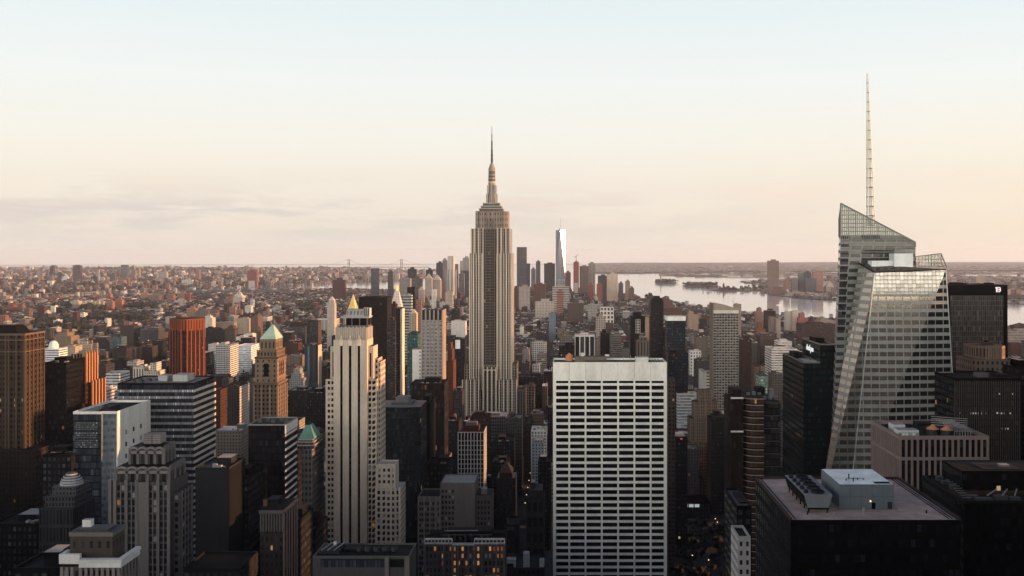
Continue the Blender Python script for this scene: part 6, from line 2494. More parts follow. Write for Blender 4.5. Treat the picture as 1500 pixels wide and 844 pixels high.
def B(label, x0, x1, py, h=None, Y=None, D=28, st=None, roof=None, k='off', tiers=(), pent=True, wt=False, side=None, group=None, cap=None):
    if Y is None:
        Y = (EH - h) * F / (py - EY)
    z0 = gz(X(x0, Y), Y) - 1
    a, b = X(x0, Y), X(x1, Y)
    zt = Z(py, Y)
    nm, cat = CATS[k]
    mb = MB()
    sd = side or st
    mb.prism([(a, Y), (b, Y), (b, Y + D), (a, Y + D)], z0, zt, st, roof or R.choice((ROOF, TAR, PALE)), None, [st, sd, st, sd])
    if Y < 3200:
        mb.rim(a, b, Y, Y + D, zt, 0.5, 0.9, P(tuple(c * 0.9 for c in st['col'])))
    top = zt
    yy, aa, bb, dd = Y, a, b, D
    for (p0, p1, ppy) in tiers:
        aa, bb = X(p0, Y), X(p1, Y)
        yy += 2.0
        dd = max(6, dd - 5)
        zz = Z(ppy, Y)
        mb.prism([(aa, yy), (bb, yy), (bb, yy + dd), (aa, yy + dd)], top, zz, st, roof or ROOF, None, [st, sd, st, sd])
        top = zz
    root = mb.build(nm, None, 'facade', ((a + b) / 2, Y + D / 2, z0))
    tag(root, label, cat, group)
    foot(a, b, Y, Y + D, top)
    wdt = bb - aa
    if pent and Y < 3600 and wdt > 8 and cap is None:
        m = MB()
        pw, pd, ph = wdt * R.uniform(0.3, 0.55), dd * R.uniform(0.3, 0.5), R.uniform(2.5, 5.0)
        px_, pyy = aa + (wdt - pw) * R.uniform(0.15, 0.85), yy + dd * R.uniform(0.2, 0.45)
        m.box(px_, px_ + pw, pyy, pyy + pd, top, top + ph, P(tuple(c * 0.85 for c in st['col'])), R.choice((ROOF, PALE, TAR)))
        part(m, 'penthouse', root)
        if wdt > 14:
            m = MB()
            for _ in range(R.randrange(2, 6)):
                m.cbox(aa + wdt * R.uniform(0.12, 0.88), yy + dd * R.uniform(0.1, 0.25), top, R.uniform(1.2, 3), R.uniform(1.2, 2.5), R.uniform(0.8, 1.8), P(R.choice((GREY, PALE, CHAR))), R.choice((GREY, PALE)))
            part(m, 'roof_units', root)
    if wt:
        tank(root, aa + wdt * R.uniform(0.25, 0.75), yy + dd * 0.4, top, 1.9, 3.2, 2.2)
    if cap == 'peak':
        m = MB()
        m.pyramid([(aa, yy), (bb, yy), (bb, yy + dd), (aa, yy + dd)], top, ((aa + bb) / 2, yy + dd / 2, top + wdt * 0.75), P(st['col']))
        part(m, 'peaked_roof', root)
    elif cap == 'barrel':
        m = MB()
        n = 8
        for i in range(n):
            t0, t1 = math.pi * i / n, math.pi * (i + 1) / n
            rz = dd * 0.28
            ys0, ys1 = yy + dd / 2 - dd / 2 * math.cos(t0), yy + dd / 2 - dd / 2 * math.cos(t1)
            m.face([(aa, ys0, top + rz * math.sin(t0)), (bb, ys0, top + rz * math.sin(t0)), (bb, ys1, top + rz * math.sin(t1)), (aa, ys1, top + rz * math.sin(t1))], P(BROWN))
        part(m, 'barrel_roof', root)
    elif cap == 'dome':
        m = MB()
        for i in range(4):
            r0, r1 = wdt * 0.24 * math.cos(i * 0.39), wdt * 0.24 * math.cos((i + 1) * 0.39)
            m.cyl((aa + bb) / 2, yy + dd / 2, r0, top + 4 + wdt * 0.3 * math.sin(i * 0.39), top + 4 + wdt * 0.3 * math.sin((i + 1) * 0.39), P((0.6, 0.6, 0.58)), 14, PALE, r1)
        m.cyl((aa + bb) / 2, yy + dd / 2, wdt * 0.24, top, top + 4, P((0.6, 0.6, 0.58)), 14)
        part(m, 'round_tank_house', root)
    return root


# ---- left third, middle distance
B('dark glass slab between the tan stone tower and the pinnacled dark tower', 63, 97, 533, Y=718, D=30, st=S((0.014, 0.013, 0.015), (0.008, 0.008, 0.01), 1.5, 3.7, 0.8, 0.7, 0.001), roof=TAR)
B('white banded block with round tank house, right of the tan stone tower', 58, 86, 512, h=112, st=bands((0.62, 0.63, 0.62), (0.10, 0.11, 0.13)), roof=PALE, cap='dome')
B('stepped tan apartment tower behind the round white tank house', 79, 104, 493, h=92, D=34, st=apt(TAN), k='apt', tiers=((83, 98, 487),), wt=True)
B('beige apartment cluster rising behind the pinnacled crown', 94, 110, 508, h=88, st=apt(BEIGE), k='apt')
B('pale beige apartment block right behind the pinnacled crown', 112, 134, 505, h=86, st=apt((0.48, 0.38, 0.29)), k='apt', tiers=((116, 127, 500),))
B('squat dark oval building with a flat white roof ring, far left', 135, 159, 498, h=58, D=40, st=bands((0.13, 0.10, 0.095)), roof=PALE, tiers=((139, 155, 494),), pent=False)
B('teal glass block in the brown district at left', 162, 178, 494, h=70, st=glass((0.10, 0.15, 0.16), (0.06, 0.10, 0.11)), roof=PALE)
B('plain brown slab with a rooftop stack, left of the orange finned tower', 176, 196, 478, h=80, st=off((0.15, 0.12, 0.11)), wt=True)
B('brown office slab below the plain brown slab, with lit right flank', 166, 185, 510, h=85, st=off((0.12, 0.088, 0.07)))
B('tan ribbed block touching the brown office slab on its right', 185.5, 198, 511, h=78, st=fins((0.26, 0.18, 0.125)))
B('beige brick block with small windows right of the pinnacled tower', 133, 156, 516, h=72, st=apt((0.27, 0.21, 0.17)), k='apt')
B('dark gridded block with a pale top storey right of the pinnacled tower', 137, 155, 535, h=102, st=off((0.14, 0.125, 0.12)), roof=PALE)
B('white stepped apartment block above the white-walled glass tower', 155, 175, 548, h=112, D=30, st=bands((0.60, 0.59, 0.57), (0.11, 0.12, 0.14)), k='apt', roof=PALE)
B('low white banded annex left of the white stepped apartment block', 145, 156, 571, h=104, st=bands((0.50, 0.49, 0.48), (0.1, 0.1, 0.12)), k='apt', roof=PALE)
B('dark grey gridded block behind the long banded block', 176, 193, 542, h=92, st=off((0.10, 0.095, 0.10)), roof=CHAR)
B('small white framed block behind the long banded block', 186, 200, 531, h=88, st=off((0.42, 0.40, 0.39)))
B('white arched building with orange lit flank behind the banded block', 195, 211, 539, h=104, st=fins((0.58, 0.52, 0.46), bay=3.6, fu=0.4), roof=PALE)
B('white building with a stair tower behind the banded block', 211, 231, 545, h=102, st=apt((0.56, 0.49, 0.42)), k='apt', tiers=((219, 226, 532),))
B('dark slab with vertical concrete fins left of the orange finned tower', 205, 232, 483, h=72, D=40, st=fins((0.19, 0.19, 0.20), bay=3.2), roof=PALE, tiers=((215, 231, 480),))
B('near-black block at the left foot of the orange finned tower', 223, 237, 500, h=80, st=off((0.05, 0.042, 0.042)))
B('brown ribbed hotel block left of the orange finned tower', 202, 223, 508, h=78, st=fins((0.16, 0.11, 0.085), bay=4), k='apt')
B('white arched low tower right above the orange finned tower', 298, 311, 466, h=68, st=apt((0.55, 0.49, 0.43)), k='apt', tiers=((300, 308, 463),))
B('long pale row with a warm lit end right of the orange finned tower', 316, 343, 473, h=50, D=30, st=apt((0.38, 0.31, 0.26)), k='apt', roof=PALE)
B('black glass slab right of the orange finned tower', 301, 317, 481, h=78, D=30, st=glass((0.025, 0.027, 0.03), (0.02, 0.023, 0.028)), roof=TAR)
B('dark brown wing joined to the black glass slab', 317, 328, 484, h=76, st=off((0.10, 0.07, 0.055)))
B('brown tower with an orange edge behind the white gridded block', 329, 344, 482, h=80, st=off((0.20, 0.15, 0.13)), tiers=((333, 341, 478),))
B('low white banded block at the right foot of the orange finned tower', 300, 316, 519, h=60, D=40, st=bands((0.60, 0.60, 0.58), (0.12, 0.13, 0.15)), roof=PALE)
B('white low block with roof cabins right of the orange finned tower', 305, 319, 505, h=60, st=apt((0.56, 0.52, 0.48)), k='apt', roof=PALE)
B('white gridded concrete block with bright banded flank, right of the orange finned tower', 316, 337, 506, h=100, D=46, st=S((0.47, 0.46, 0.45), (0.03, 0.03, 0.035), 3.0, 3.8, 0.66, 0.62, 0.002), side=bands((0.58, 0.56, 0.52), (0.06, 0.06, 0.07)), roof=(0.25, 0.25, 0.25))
B('beige apartment tower with a glowing flank above the green pyramid tower', 347, 365, 467, h=72, D=34, st=apt((0.46, 0.37, 0.28)), k='apt')
B('brown apartment tower with a yellow lit flank near the green pyramid', 367, 378, 465, h=84, D=44, st=apt((0.27, 0.185, 0.14)), k='apt', tiers=((370, 377, 462),))
B('bright white flat-roofed shed beside the white gridded block', 347, 368, 507, h=80, D=52, st=bands((0.62, 0.64, 0.64), (0.2, 0.22, 0.24)), roof=(0.60, 0.62, 0.62), pent=False)
B('white apartment cluster left of the green pyramid roof', 346, 357, 494, h=70, st=apt((0.58, 0.54, 0.50)), k='apt', roof=PALE)
B('white roof-cabin block beside the green pyramid roof', 357, 370, 490, h=66, st=apt((0.60, 0.56, 0.52)), k='apt', roof=PALE)
B('brick block with fiery flank right of the banded block', 314, 323, 572, h=112, D=24, st=apt((0.20, 0.085, 0.05)), k='apt')
B('grey-brown hotel with a white sunlit flank right of the banded block', 327, 350.5, 567, h=110, D=36, st=apt((0.16, 0.13, 0.125)), side=apt((0.55, 0.47, 0.41)), k='apt')  # pale flank colour stands in for the sun on it
B('plain grey block touching the hotel with the white flank', 360, 371, 561, h=106, D=30, st=P((0.20, 0.20, 0.21)))
B('brown office block with a curved dark roof above the green pyramid', 424, 447, 479, h=58, D=44, st=bands((0.14, 0.10, 0.09), (0.05, 0.045, 0.045)), cap='barrel')
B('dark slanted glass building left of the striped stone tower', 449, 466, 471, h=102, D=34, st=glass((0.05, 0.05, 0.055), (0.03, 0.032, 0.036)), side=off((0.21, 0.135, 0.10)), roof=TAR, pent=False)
B('pale classical building with white columns left of the gold pyramid', 465, 492, 468, h=62, D=50, st=fins((0.55, 0.50, 0.44), bay=4.5, fu=0.5), roof=PALE)
B('pale tapering clock tower left of the gold pyramid', 479, 490, 445, Y=2600, D=22, st=apt((0.50, 0.44, 0.38)), k='twr', tiers=((481, 489, 440),), cap='peak')
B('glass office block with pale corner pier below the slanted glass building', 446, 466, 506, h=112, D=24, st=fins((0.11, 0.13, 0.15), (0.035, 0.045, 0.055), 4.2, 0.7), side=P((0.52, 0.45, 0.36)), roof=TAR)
B('red-brown brick block right of the green pyramid roof', 416, 437, 503, h=62, D=40, st=apt((0.20, 0.075, 0.055)), k='apt')
B('low beige brick block with lit flank right of the green pyramid tower', 420, 440, 522, h=62, D=36, st=apt((0.33, 0.25, 0.20)), k='apt')
B('white stepped roofs low down right of the green pyramid tower', 423, 443, 556, h=64, D=40, st=apt((0.40, 0.39, 0.38)), roof=PALE, k='low', tiers=((426, 440, 548), (429, 438, 541)))
B('flat brown block with an orange stripe right of the green pyramid tower', 423, 450, 573, h=72, D=40, st=off((0.10, 0.068, 0.055)), k='low')
B('dark block with a row of small lit windows left of the striped stone tower', 450, 476, 577, h=98, D=40, st=off((0.028, 0.024, 0.025), lit=0.03), roof=TAR)
# ---- behind the striped stone tower
B('tall dark brown slab behind the striped stone tower', 525.5, 567, 436.5, Y=1500, D=40, st=S((0.036, 0.024, 0.022), (0.012, 0.010, 0.011), 1.5, 3.7, 0.7, 0.6, 0.002), roof=TAR, pent=False)
B('slim balcony tower between the dark brown slab and the clocktower-like spire', 567.5, 579, 470, Y=1380, D=24, st=bands((0.16, 0.14, 0.135), (0.03, 0.03, 0.032)), k='apt')
B('red-brown narrow tower in front of the tapering pale crown', 572, 579.5, 446, Y=1700, D=20, st=apt((0.14, 0.055, 0.042)), k='apt')
B('dark slim tower with one brilliant sunlit edge', 580, 586.5, 453, Y=1330, D=34, st=off((0.055, 0.032, 0.028)), side=P((0.62, 0.52, 0.42)), k='apt', pent=False)  # low sun painted in: flank coloured pale, front dark
B('very slim black tower left of the shining grid tower', 596.5, 607.5, 421.5, Y=2150, D=22, st=glass((0.018, 0.018, 0.022), (0.012, 0.012, 0.016)), k='apt', pent=False)
B('pale balconied tower clinging to the very slim black tower', 590, 602.5, 433, Y=2080, D=20, st=bands((0.40, 0.42, 0.41), (0.05, 0.055, 0.06), st=6), k='apt')
B('tan tower with a small golden hipped roof left of the shining grid tower', 600, 610, 460, Y=1750, D=18, st=apt((0.52, 0.43, 0.32)), k='apt', cap='peak')
B('teal glass tower between the dark tower and the blank white annex', 596.5, 612, 490, Y=1120, D=24, st=S((0.10, 0.19, 0.19), (0.06, 0.13, 0.135), 2.4, 3.6, 0.6, 0.6, 0.002, 0.2), k='apt', roof=(0.2, 0.28, 0.28))
B('dark mid-rise with a bright white panel left of the tallest skyscraper', 662, 681, 497, Y=1700, D=26, st=off((0.075, 0.062, 0.058)))
B('brick stepped building blazing orange right of the shining grid tower', 654, 664, 530, Y=1180, D=30, st=apt((0.26, 0.095, 0.05)), k='apt', tiers=((655, 662, 512), (656, 660, 503)))
B('long white low building with dark windows left of the tallest skyscraper', 661, 682, 471, Y=2800, D=30, st=apt((0.58, 0.54, 0.50)), k='low', roof=PALE)
B('black chunky block left of the tallest skyscraper, below the far towers', 661, 673, 453, Y=3100, D=30, st=off((0.045, 0.04, 0.042)), k='off')
B('dark brown tower with an arcaded top floor under the shining grid tower', 601, 651, 563, Y=850, D=28, st=S((0.085, 0.06, 0.052), (0.012, 0.012, 0.013), 2.9, 5.2, 0.5, 0.7, 0.05), roof=TAR)
B('black windowless slab beside the bowed glass tower', 610, 630, 592, Y=720, D=30, st=P((0.016, 0.015, 0.016)), roof=TAR)
B('dark brick block with pale cornice lights under the arcaded brown tower', 624, 657, 682, Y=700, D=26, st=off((0.055, 0.045, 0.045), lit=0.012), roof=TAR)
B('grey narrow block left foot of the tallest skyscraper', 665, 677, 574, Y=1180, D=24, st=off((0.16, 0.135, 0.13)))
B('grey-brown block beside the small white grid tower', 650, 672, 618, Y=980, D=30, st=off((0.10, 0.088, 0.085)), wt=True)
# ---- between the tallest skyscraper and the white slab
B('long white flat roof at the foot of the tallest skyscraper', 688, 741, 611, Y=1120, D=34, st=off((0.30, 0.28, 0.26)), roof=(0.58, 0.56, 0.52), k='low')
B('grey block with a pale cornice right of the long white roof', 741, 764, 614, Y=1090, D=28, st=off((0.17, 0.17, 0.17)), roof=(0.30, 0.31, 0.31), wt=True, k='low')
B('slim ribbed wing at the right foot of the tallest skyscraper', 758, 769.5, 572, Y=1290, D=26, st=fins((0.24, 0.195, 0.165), bay=3.2))
B('beige gridded building right of the tallest skyscraper foot', 769.5, 783, 566, Y=1480, D=24, st=S((0.30, 0.245, 0.20), (0.02, 0.02, 0.02), 4, 4, 0.66, 0.66))
B('long low dark roof right of the tallest skyscraper', 757, 796, 553, Y=1700, D=40, st=off((0.09, 0.082, 0.085)), roof=(0.10, 0.10, 0.105), k='low')
B('orange-walled low roof with pipes left of the white slab', 777, 796, 607, Y=1230, D=26, st=off((0.27, 0.19, 0.15)), roof=PALE, k='low')
B('small grey flat-roofed building left of the orange-walled roof', 768, 780, 616, Y=1150, D=24, st=off((0.16, 0.13, 0.12)), k='low')
B('pale blue-white building with stair-stepped windows left of the white slab', 779, 797, 650, Y=960, D=24, st=apt((0.36, 0.40, 0.43)), k='apt', roof=PALE, tiers=((783, 795, 645),))
B('brown slab close to the left edge of the white slab', 788, 807, 678, Y=880, D=24, st=off((0.062, 0.052, 0.055)), roof=CHAR)
B('dark block with a white roof line left of the white slab', 720, 745, 679, Y=900, D=30, st=off((0.05, 0.044, 0.046)), roof=(0.12, 0.12, 0.13))
B('wide dark block with scattered lights behind the pale roof line', 722, 752, 648, Y=1010, D=34, st=off((0.045, 0.04, 0.042), lit=0.03), roof=TAR)
B('gothic gabled dark stone building left of the white slab', 727, 755, 702, Y=780, D=26, st=off((0.12, 0.105, 0.105)), tiers=((731, 750, 694),), cap='peak')
B('dark building with a pale cornice and three-bay top, bottom centre', 771, 797, 731, Y=700, D=24, st=S((0.14, 0.125, 0.125), (0.012, 0.012, 0.013), 5.0, 11, 0.6, 0.6, 0), roof=(0.16, 0.16, 0.165), tiers=((775, 794, 719),))
B('low roof with white air units left of the white slab, at the bottom edge', 737, 798, 834, Y=560, D=26, st=off((0.13, 0.115, 0.11)), roof=(0.06, 0.06, 0.062), k='low', tiers=((741, 752, 828),))
B('dark plain block at the bottom between the lit building and the cornice', 742, 760, 770, Y=640, D=20, st=off((0.085, 0.078, 0.08)), roof=CHAR)
B('white building with six windows catching light, above the dark long roof', 780, 790.5, 535, Y=1820, D=16, st=S((0.62, 0.58, 0.53), (0.03, 0.03, 0.03), 4.5, 5, 0.45, 0.6), k='apt', roof=PALE)
B('dark shed-like block beside the white six-window building', 764, 780, 538, Y=1830, D=26, st=off((0.12, 0.115, 0.115)), roof=CHAR, k='low')
B('brown row with a heavy cornice right of the tallest skyscraper', 755, 777, 520, Y=2050, D=30, st=apt((0.19, 0.14, 0.12)), k='apt')
B('white gridded warehouse right of the tallest skyscraper', 780, 800, 502, Y=2150, D=28, st=S((0.50, 0.47, 0.43), (0.03, 0.03, 0.03), 4, 4.4, 0.55, 0.6), k='low')
B('pale banded building below the white gridded warehouse', 787, 800, 520, Y=1950, D=24, st=bands((0.38, 0.34, 0.30), (0.04, 0.04, 0.04)))
B('blue glass mid-rise amid low brick roofs', 804, 814, 459, Y=3000, D=20, st=glass((0.20, 0.25, 0.30), (0.14, 0.19, 0.25), 0.4))
B('dark glass block directly behind the white slab', 818.6, 852, 507, Y=1450, D=30, st=glass((0.045, 0.05, 0.05), (0.022, 0.028, 0.028)), roof=(0.34, 0.27, 0.22))
B('beige roof block stacked behind the dark glass block', 820, 839, 492, Y=1560, D=24, st=apt((0.33, 0.27, 0.22)), k='apt', wt=True)
B('building with bright white vertical fins behind the white slab', 842, 871, 492, Y=1400, D=26, st=fins((0.66, 0.64, 0.60), (0.02, 0.02, 0.022), 6.6, 0.80), roof=(0.36, 0.35, 0.34))
B('tan brick block right of the white-finned building', 872, 880, 497, Y=1600, D=24, st=apt((0.36, 0.285, 0.225)), k='apt')
B('dark brown tower right of the white-finned building', 880, 893.5, 488, Y=1500, D=24, st=apt((0.062, 0.042, 0.04)), k='apt')
B('grey balcony-striped tower right of the dark brown tower', 894, 910, 492, Y=1450, D=24, st=bands((0.33, 0.30, 0.28), (0.035, 0.035, 0.035), st=3.1), k='apt')
# ---- right of the white slab
B('black tower with a white framed window column, right of centre', 923.5, 945, 465, Y=1650, D=26, st=S((0.030, 0.026, 0.027), (0.010, 0.010, 0.012), 2.4, 3.5, 0.6, 0.6), roof=(0.09, 0.05, 0.045), tiers=((928, 940, 458),), k='apt', pent=False)
B('beige tower with white penthouse in front of the black framed tower', 933, 951, 500, Y=1420, D=22, st=fins((0.27, 0.225, 0.20), bay=5, fu=0.35), k='apt', roof=PALE, tiers=((937, 948, 494),))
B('tall dark banded tower with stepped crown right of centre', 953, 972, 441, Y=1600, D=26, st=bands((0.055, 0.052, 0.058), (0.012, 0.013, 0.017)), tiers=((955, 970, 437), (958, 967, 434)), k='apt', pent=False)
B('dark wing joined to the right of the banded tower with stepped crown', 972, 977, 484, Y=1590, D=26, st=bands((0.05, 0.047, 0.05), (0.012, 0.013, 0.016)), k='apt', pent=False)
B('dark blue glass tower with a bright white top band', 977, 1004, 471, Y=1300, D=26, st=glass((0.024, 0.028, 0.036), (0.020, 0.026, 0.036)), roof=PALE, pent=False)
B('lower blue-black glass block in front of the white-banded glass tower', 979, 1008, 518, Y=1240, D=30, st=glass((0.016, 0.019, 0.026), (0.014, 0.017, 0.025)), roof=TAR)
B('orange lit low tower behind the banded tower', 940, 952, 466, Y=2500, D=24, st=apt((0.45, 0.30, 0.21)), k='apt')
B('brown brick gridded slab at the right edge of the white slab', 978.5, 989, 558, Y=800, D=22, st=S((0.22, 0.155, 0.13), (0.02, 0.018, 0.018), 2.6, 3.4, 0.5, 0.5), k='apt', pent=False)
B('sloping rust-red pier building by the river', 965, 989, 447, Y=4300, D=120, st=off((0.28, 0.13, 0.095)), roof=(0.28, 0.13, 0.10), tiers=((968, 985, 440), (973, 981, 437)), k='low')
B('long red-brown riverside block right of the pier building', 972, 1000, 451, Y=4000, D=60, st=apt((0.22, 0.09, 0.07)), k='low')
B('twin tan block catching full sun near the river', 1008, 1023, 460, Y=3200, D=40, st=apt((0.44, 0.31, 0.23)), k='apt', tiers=((1009, 1016, 456),))
B('small white building with four dark windows right of the blue glass tower', 1011, 1027, 515, Y=1900, D=24, st=S((0.62, 0.59, 0.55), (0.03, 0.03, 0.03), 5, 6, 0.45, 0.55), k='low', roof=PALE)
B('grey flat-roofed block below the small white building', 1020, 1045, 529, Y=1700, D=36, st=off((0.17, 0.16, 0.16)), roof=(0.20, 0.20, 0.205), k='low')
B('white-topped tower with pale green-grey bands right of the white slab', 1035, 1064, 549, Y=1180, D=34, st=bands((0.54, 0.57, 0.54), (0.07, 0.08, 0.085)), roof=(0.24, 0.24, 0.26))
B('white vertical slab attached to the pale banded tower', 1029, 1035, 546, Y=1178, D=34, st=P((0.52, 0.51, 0.48)), roof=PALE, pent=False)
B('lower pale banded wing right of the white-topped tower', 1064, 1075, 572, Y=1172, D=30, st=bands((0.44, 0.48, 0.45), (0.06, 0.07, 0.07)), roof=(0.3, 0.3, 0.3), pent=False)
B('white low roof with air units left of the stepped tan building', 992, 1022, 578, Y=1230, D=30, st=bands((0.55, 0.56, 0.55), (0.2, 0.21, 0.22)), roof=(0.5, 0.51, 0.5), k='low')
B('grey stone block with tall window rows right of the white slab base', 978, 1024, 659, Y=1020, D=26, st=S((0.215, 0.185, 0.185), (0.03, 0.028, 0.03), 2.9, 3.4, 0.42, 0.5), roof=(0.27, 0.26, 0.25))
B('lower shoulder of the grey stone block beside the white slab', 1024.5, 1032, 703, Y=1028, D=20, st=S((0.17, 0.15, 0.15), (0.02, 0.02, 0.02), 2.9, 3.4, 0.42, 0.5), roof=CHAR, pent=False)
B('small dark roof with a red light and white cabin beside the white slab', 988, 1007, 641, Y=860, D=20, st=off((0.05, 0.047, 0.05)), roof=PALE, k='low')
B('dark low building with three pale skylights right of the white slab base', 978, 1040, 737, Y=985, D=30, st=off((0.022, 0.02, 0.022), lit=0.006), roof=(0.02, 0.02, 0.022), k='low', pent=False)
B('dark brick stepped block left of the brown banded tower', 1042, 1066, 616, Y=1000, D=30, st=off((0.085, 0.062, 0.055)), roof=CHAR, tiers=((1046, 1064, 612),))
B('black low block with a white-rimmed skylight below the brown banded tower', 1079, 1101, 744, Y=400, D=30, st=off((0.016, 0.015, 0.018)), roof=(0.26, 0.26, 0.27), k='low', pent=False)
B('narrow white building with two window columns at the bottom right of centre', 1081, 1099.5, 790, Y=330, D=14, st=S((0.50, 0.485, 0.465), (0.02, 0.02, 0.023), 2.0, 3.1, 0.42, 0.5), roof=CHAR, k='apt', pent=False)
B('tan slim block behind the checkered balcony tower', 1076, 1086, 446, Y=3000, D=24, st=apt((0.42, 0.30, 0.23)), k='apt')
B('brown brick tower with warm windows right of the checkered balcony tower', 1083, 1101, 498, Y=1500, D=26, st=apt((0.15, 0.085, 0.06), lit=0.03), k='apt')
B('pink stepped tower near the river, right of the checkered balcony tower', 1108, 1118, 457, Y=3300, D=30, st=apt((0.42, 0.23, 0.19)), k='apt', tiers=((1110, 1116, 452),))
B('dark red-topped block near the river', 1121, 1136, 455, Y=3200, D=30, st=apt((0.10, 0.035, 0.035)), k='apt')
B('orange stepped brick building below the pink stepped tower', 1108, 1121, 482, Y=2400, D=26, st=apt((0.36, 0.16, 0.095)), k='apt', tiers=((1111, 1117, 474),))
B('left half of a pair of beige windowless slabs near the river', 1129.5, 1135.5, 465, Y=2500, D=34, st=P((0.36, 0.285, 0.24)), k='apt', pent=False)
B('right half of a pair of beige windowless slabs near the river', 1137.5, 1143.5, 467, Y=2480, D=34, st=P((0.40, 0.31, 0.25)), k='apt', pent=False)
B('pale white tower group nearest the river, right', 1151, 1160, 457, Y=3300, D=26, st=apt((0.60, 0.53, 0.46)), k='apt')
B('warm cream tower beside the pale riverside tower', 1161, 1170, 456, Y=3250, D=26, st=apt((0.62, 0.47, 0.38)), k='apt')
B('pink-red stepped tower near the river, far right', 1170, 1184, 466, Y=3200, D=26, st=apt((0.46, 0.17, 0.15)), k='apt', tiers=((1172, 1179, 459),))
B('flat tan warehouse on the river edge left of the faceted tower', 1199, 1224, 470, Y=3150, D=60, st=apt((0.40, 0.31, 0.25)), k='low', roof=PALE, tiers=((1202, 1212, 466),))
B('long brown brick warehouse left of the faceted glass tower', 1175, 1226, 476, Y=2700, D=70, st=S((0.17, 0.095, 0.08), (0.03, 0.025, 0.025), 5, 4.5, 0.55, 0.55), roof=(0.12, 0.08, 0.075), k='low')
B('white banded sheds on the left of the sign tower', 1130, 1168, 512, Y=1800, D=60, st=bands((0.62, 0.59, 0.55), (0.2, 0.16, 0.13), st=4.5), roof=(0.55, 0.53, 0.5), k='low')
B('upper white shed roof behind the white banded sheds', 1140, 1160, 501, Y=2050, D=40, st=bands((0.60, 0.58, 0.53), (0.2, 0.17, 0.14), st=4.5), roof=(0.58, 0.56, 0.5), k='low')
B('brown low block with a dark roof left of the white banded sheds', 1113, 1137, 492, Y=2150, D=40, st=apt((0.20, 0.13, 0.11)), k='low')
B('tan slab with a sunlit edge left of the sign tower', 1105, 1115, 538, Y=1450, D=24, st=fins((0.30, 0.20, 0.145), bay=5, fu=0.2), k='apt', pent=False)
B('block with a green lit billboard left of the sign tower', 1112, 1124, 551, Y=1300, D=24, st=glass((0.18, 0.26, 0.22), (0.22, 0.34, 0.28), 0.0), k='low')
B('grey brick block behind the brown banded tower', 1131, 1146, 549, Y=1250, D=24, st=apt((0.25, 0.21, 0.19)), k='apt')
B('stepped stone slice squeezed against the faceted tower, right side', 1399.5, 1408, 585, Y=600, D=30, st=off((0.34, 0.33, 0.31)), tiers=((1399.5, 1404, 572),), pent=False)
B('brown block cut off by the right edge above the fine-lined block', 1489, 1520, 540, Y=620, D=36, st=off((0.085, 0.062, 0.055)), roof=TAR)
B('low riverside sheds at the right edge of the photo', 1477, 1520, 486, Y=2350, D=70, st=bands((0.42, 0.35, 0.30), (0.06, 0.05, 0.05)), roof=(0.36, 0.32, 0.28), k='low')
B('dark block at the right edge below the riverside sheds', 1494, 1525, 590, Y=700, D=40, st=off((0.05, 0.045, 0.047)), roof=TAR)
# ---- dark foreground fill of the photo's lower left
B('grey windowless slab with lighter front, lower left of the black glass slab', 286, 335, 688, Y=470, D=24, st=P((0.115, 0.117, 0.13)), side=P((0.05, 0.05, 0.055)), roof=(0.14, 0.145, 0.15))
B('dark low block between the grey slab and the black glass slab', 336, 364, 700, Y=490, D=30, st=off((0.03, 0.03, 0.033), lit=0.004), roof=(0.05, 0.05, 0.055), k='low')
B('dark block with a chimney left of the mansard tower', 418, 432, 668, Y=545, D=20, st=apt((0.06, 0.05, 0.05)), roof=CHAR, k='low')
B('low block with a slanting pale roof left of the striped stone tower', 430, 462, 778, Y=500, D=26, st=off((0.07, 0.065, 0.068)), roof=(0.17, 0.17, 0.18), k='low')
B('dark low roofs behind the orange-cornered building', 412, 440, 765, Y=470, D=24, st=off((0.055, 0.05, 0.052)), roof=(0.10, 0.10, 0.105), k='low')
B('dark building with a white cornice edge at the bottom, left of the brown corner building', 268, 352, 836, Y=380, D=22, st=off((0.08, 0.072, 0.075)), roof=(0.025, 0.025, 0.028), k='low', pent=False)
B('dark roof at the bottom left corner beside the white cornice', 20, 84, 836, Y=300, D=20, st=off((0.045, 0.04, 0.042)), roof=(0.06, 0.06, 0.065), k='low')
B('dark mid block under the tan stone tower at far left', -12, 55, 770, Y=500, D=30, st=off((0.035, 0.03, 0.032), lit=0.006), roof=TAR)
B('dark tower filling the gap behind the dome top', 62, 104, 668, Y=560, D=20, st=off((0.03, 0.027, 0.03)), roof=TAR)

# special details on some of those
mb = MB()
for px in (1004, 1012.5, 1021):
    mb.box(X(px - 3.4, 985), X(px + 3.4, 985), 984.7, 984.95, Z(743, 985), Z(738.6, 985), P(WHITE), WHITE)
tb = [o for o in COL.objects if o.get('label', '').startswith('dark low building with three')][0]
part(mb, 'lit_skylights', tb, 'panel_lit')
tb = [o for o in COL.objects if o.get('label', '').startswith('dark blue glass tower with a bright')][0]
mb = MB()
mb.box(X(976.7, 1300), X(1004.3, 1300), 1299.7, 1326.3, Z(471, 1300) + 0.9, Z(463.5, 1300), P((0.66, 0.66, 0.62)), PALE)
part(mb, 'white_band', tb)
tb = [o for o in COL.objects if o.get('label', '').startswith('black tower with a white framed')][0]
mb = MB()
mb.box(X(931, 1650), X(938, 1650), 1649.5, 1649.95, Z(489, 1650), Z(468, 1650), S((0.55, 0.52, 0.47), (0.02, 0.02, 0.02), 3.6, 4.2, 0.66, 0.75), WHITE)
part(mb, 'window_frame', tb)
tb = [o for o in COL.objects if o.get('label', '').startswith('dark mid-rise with a bright white panel')][0]
mb = MB()
mb.box(X(667, 1700), X(674, 1700), 1699.5, 1699.95, Z(511, 1700), Z(498, 1700), P((0.8, 0.8, 0.78)), WHITE)
part(mb, 'white_panel', tb)
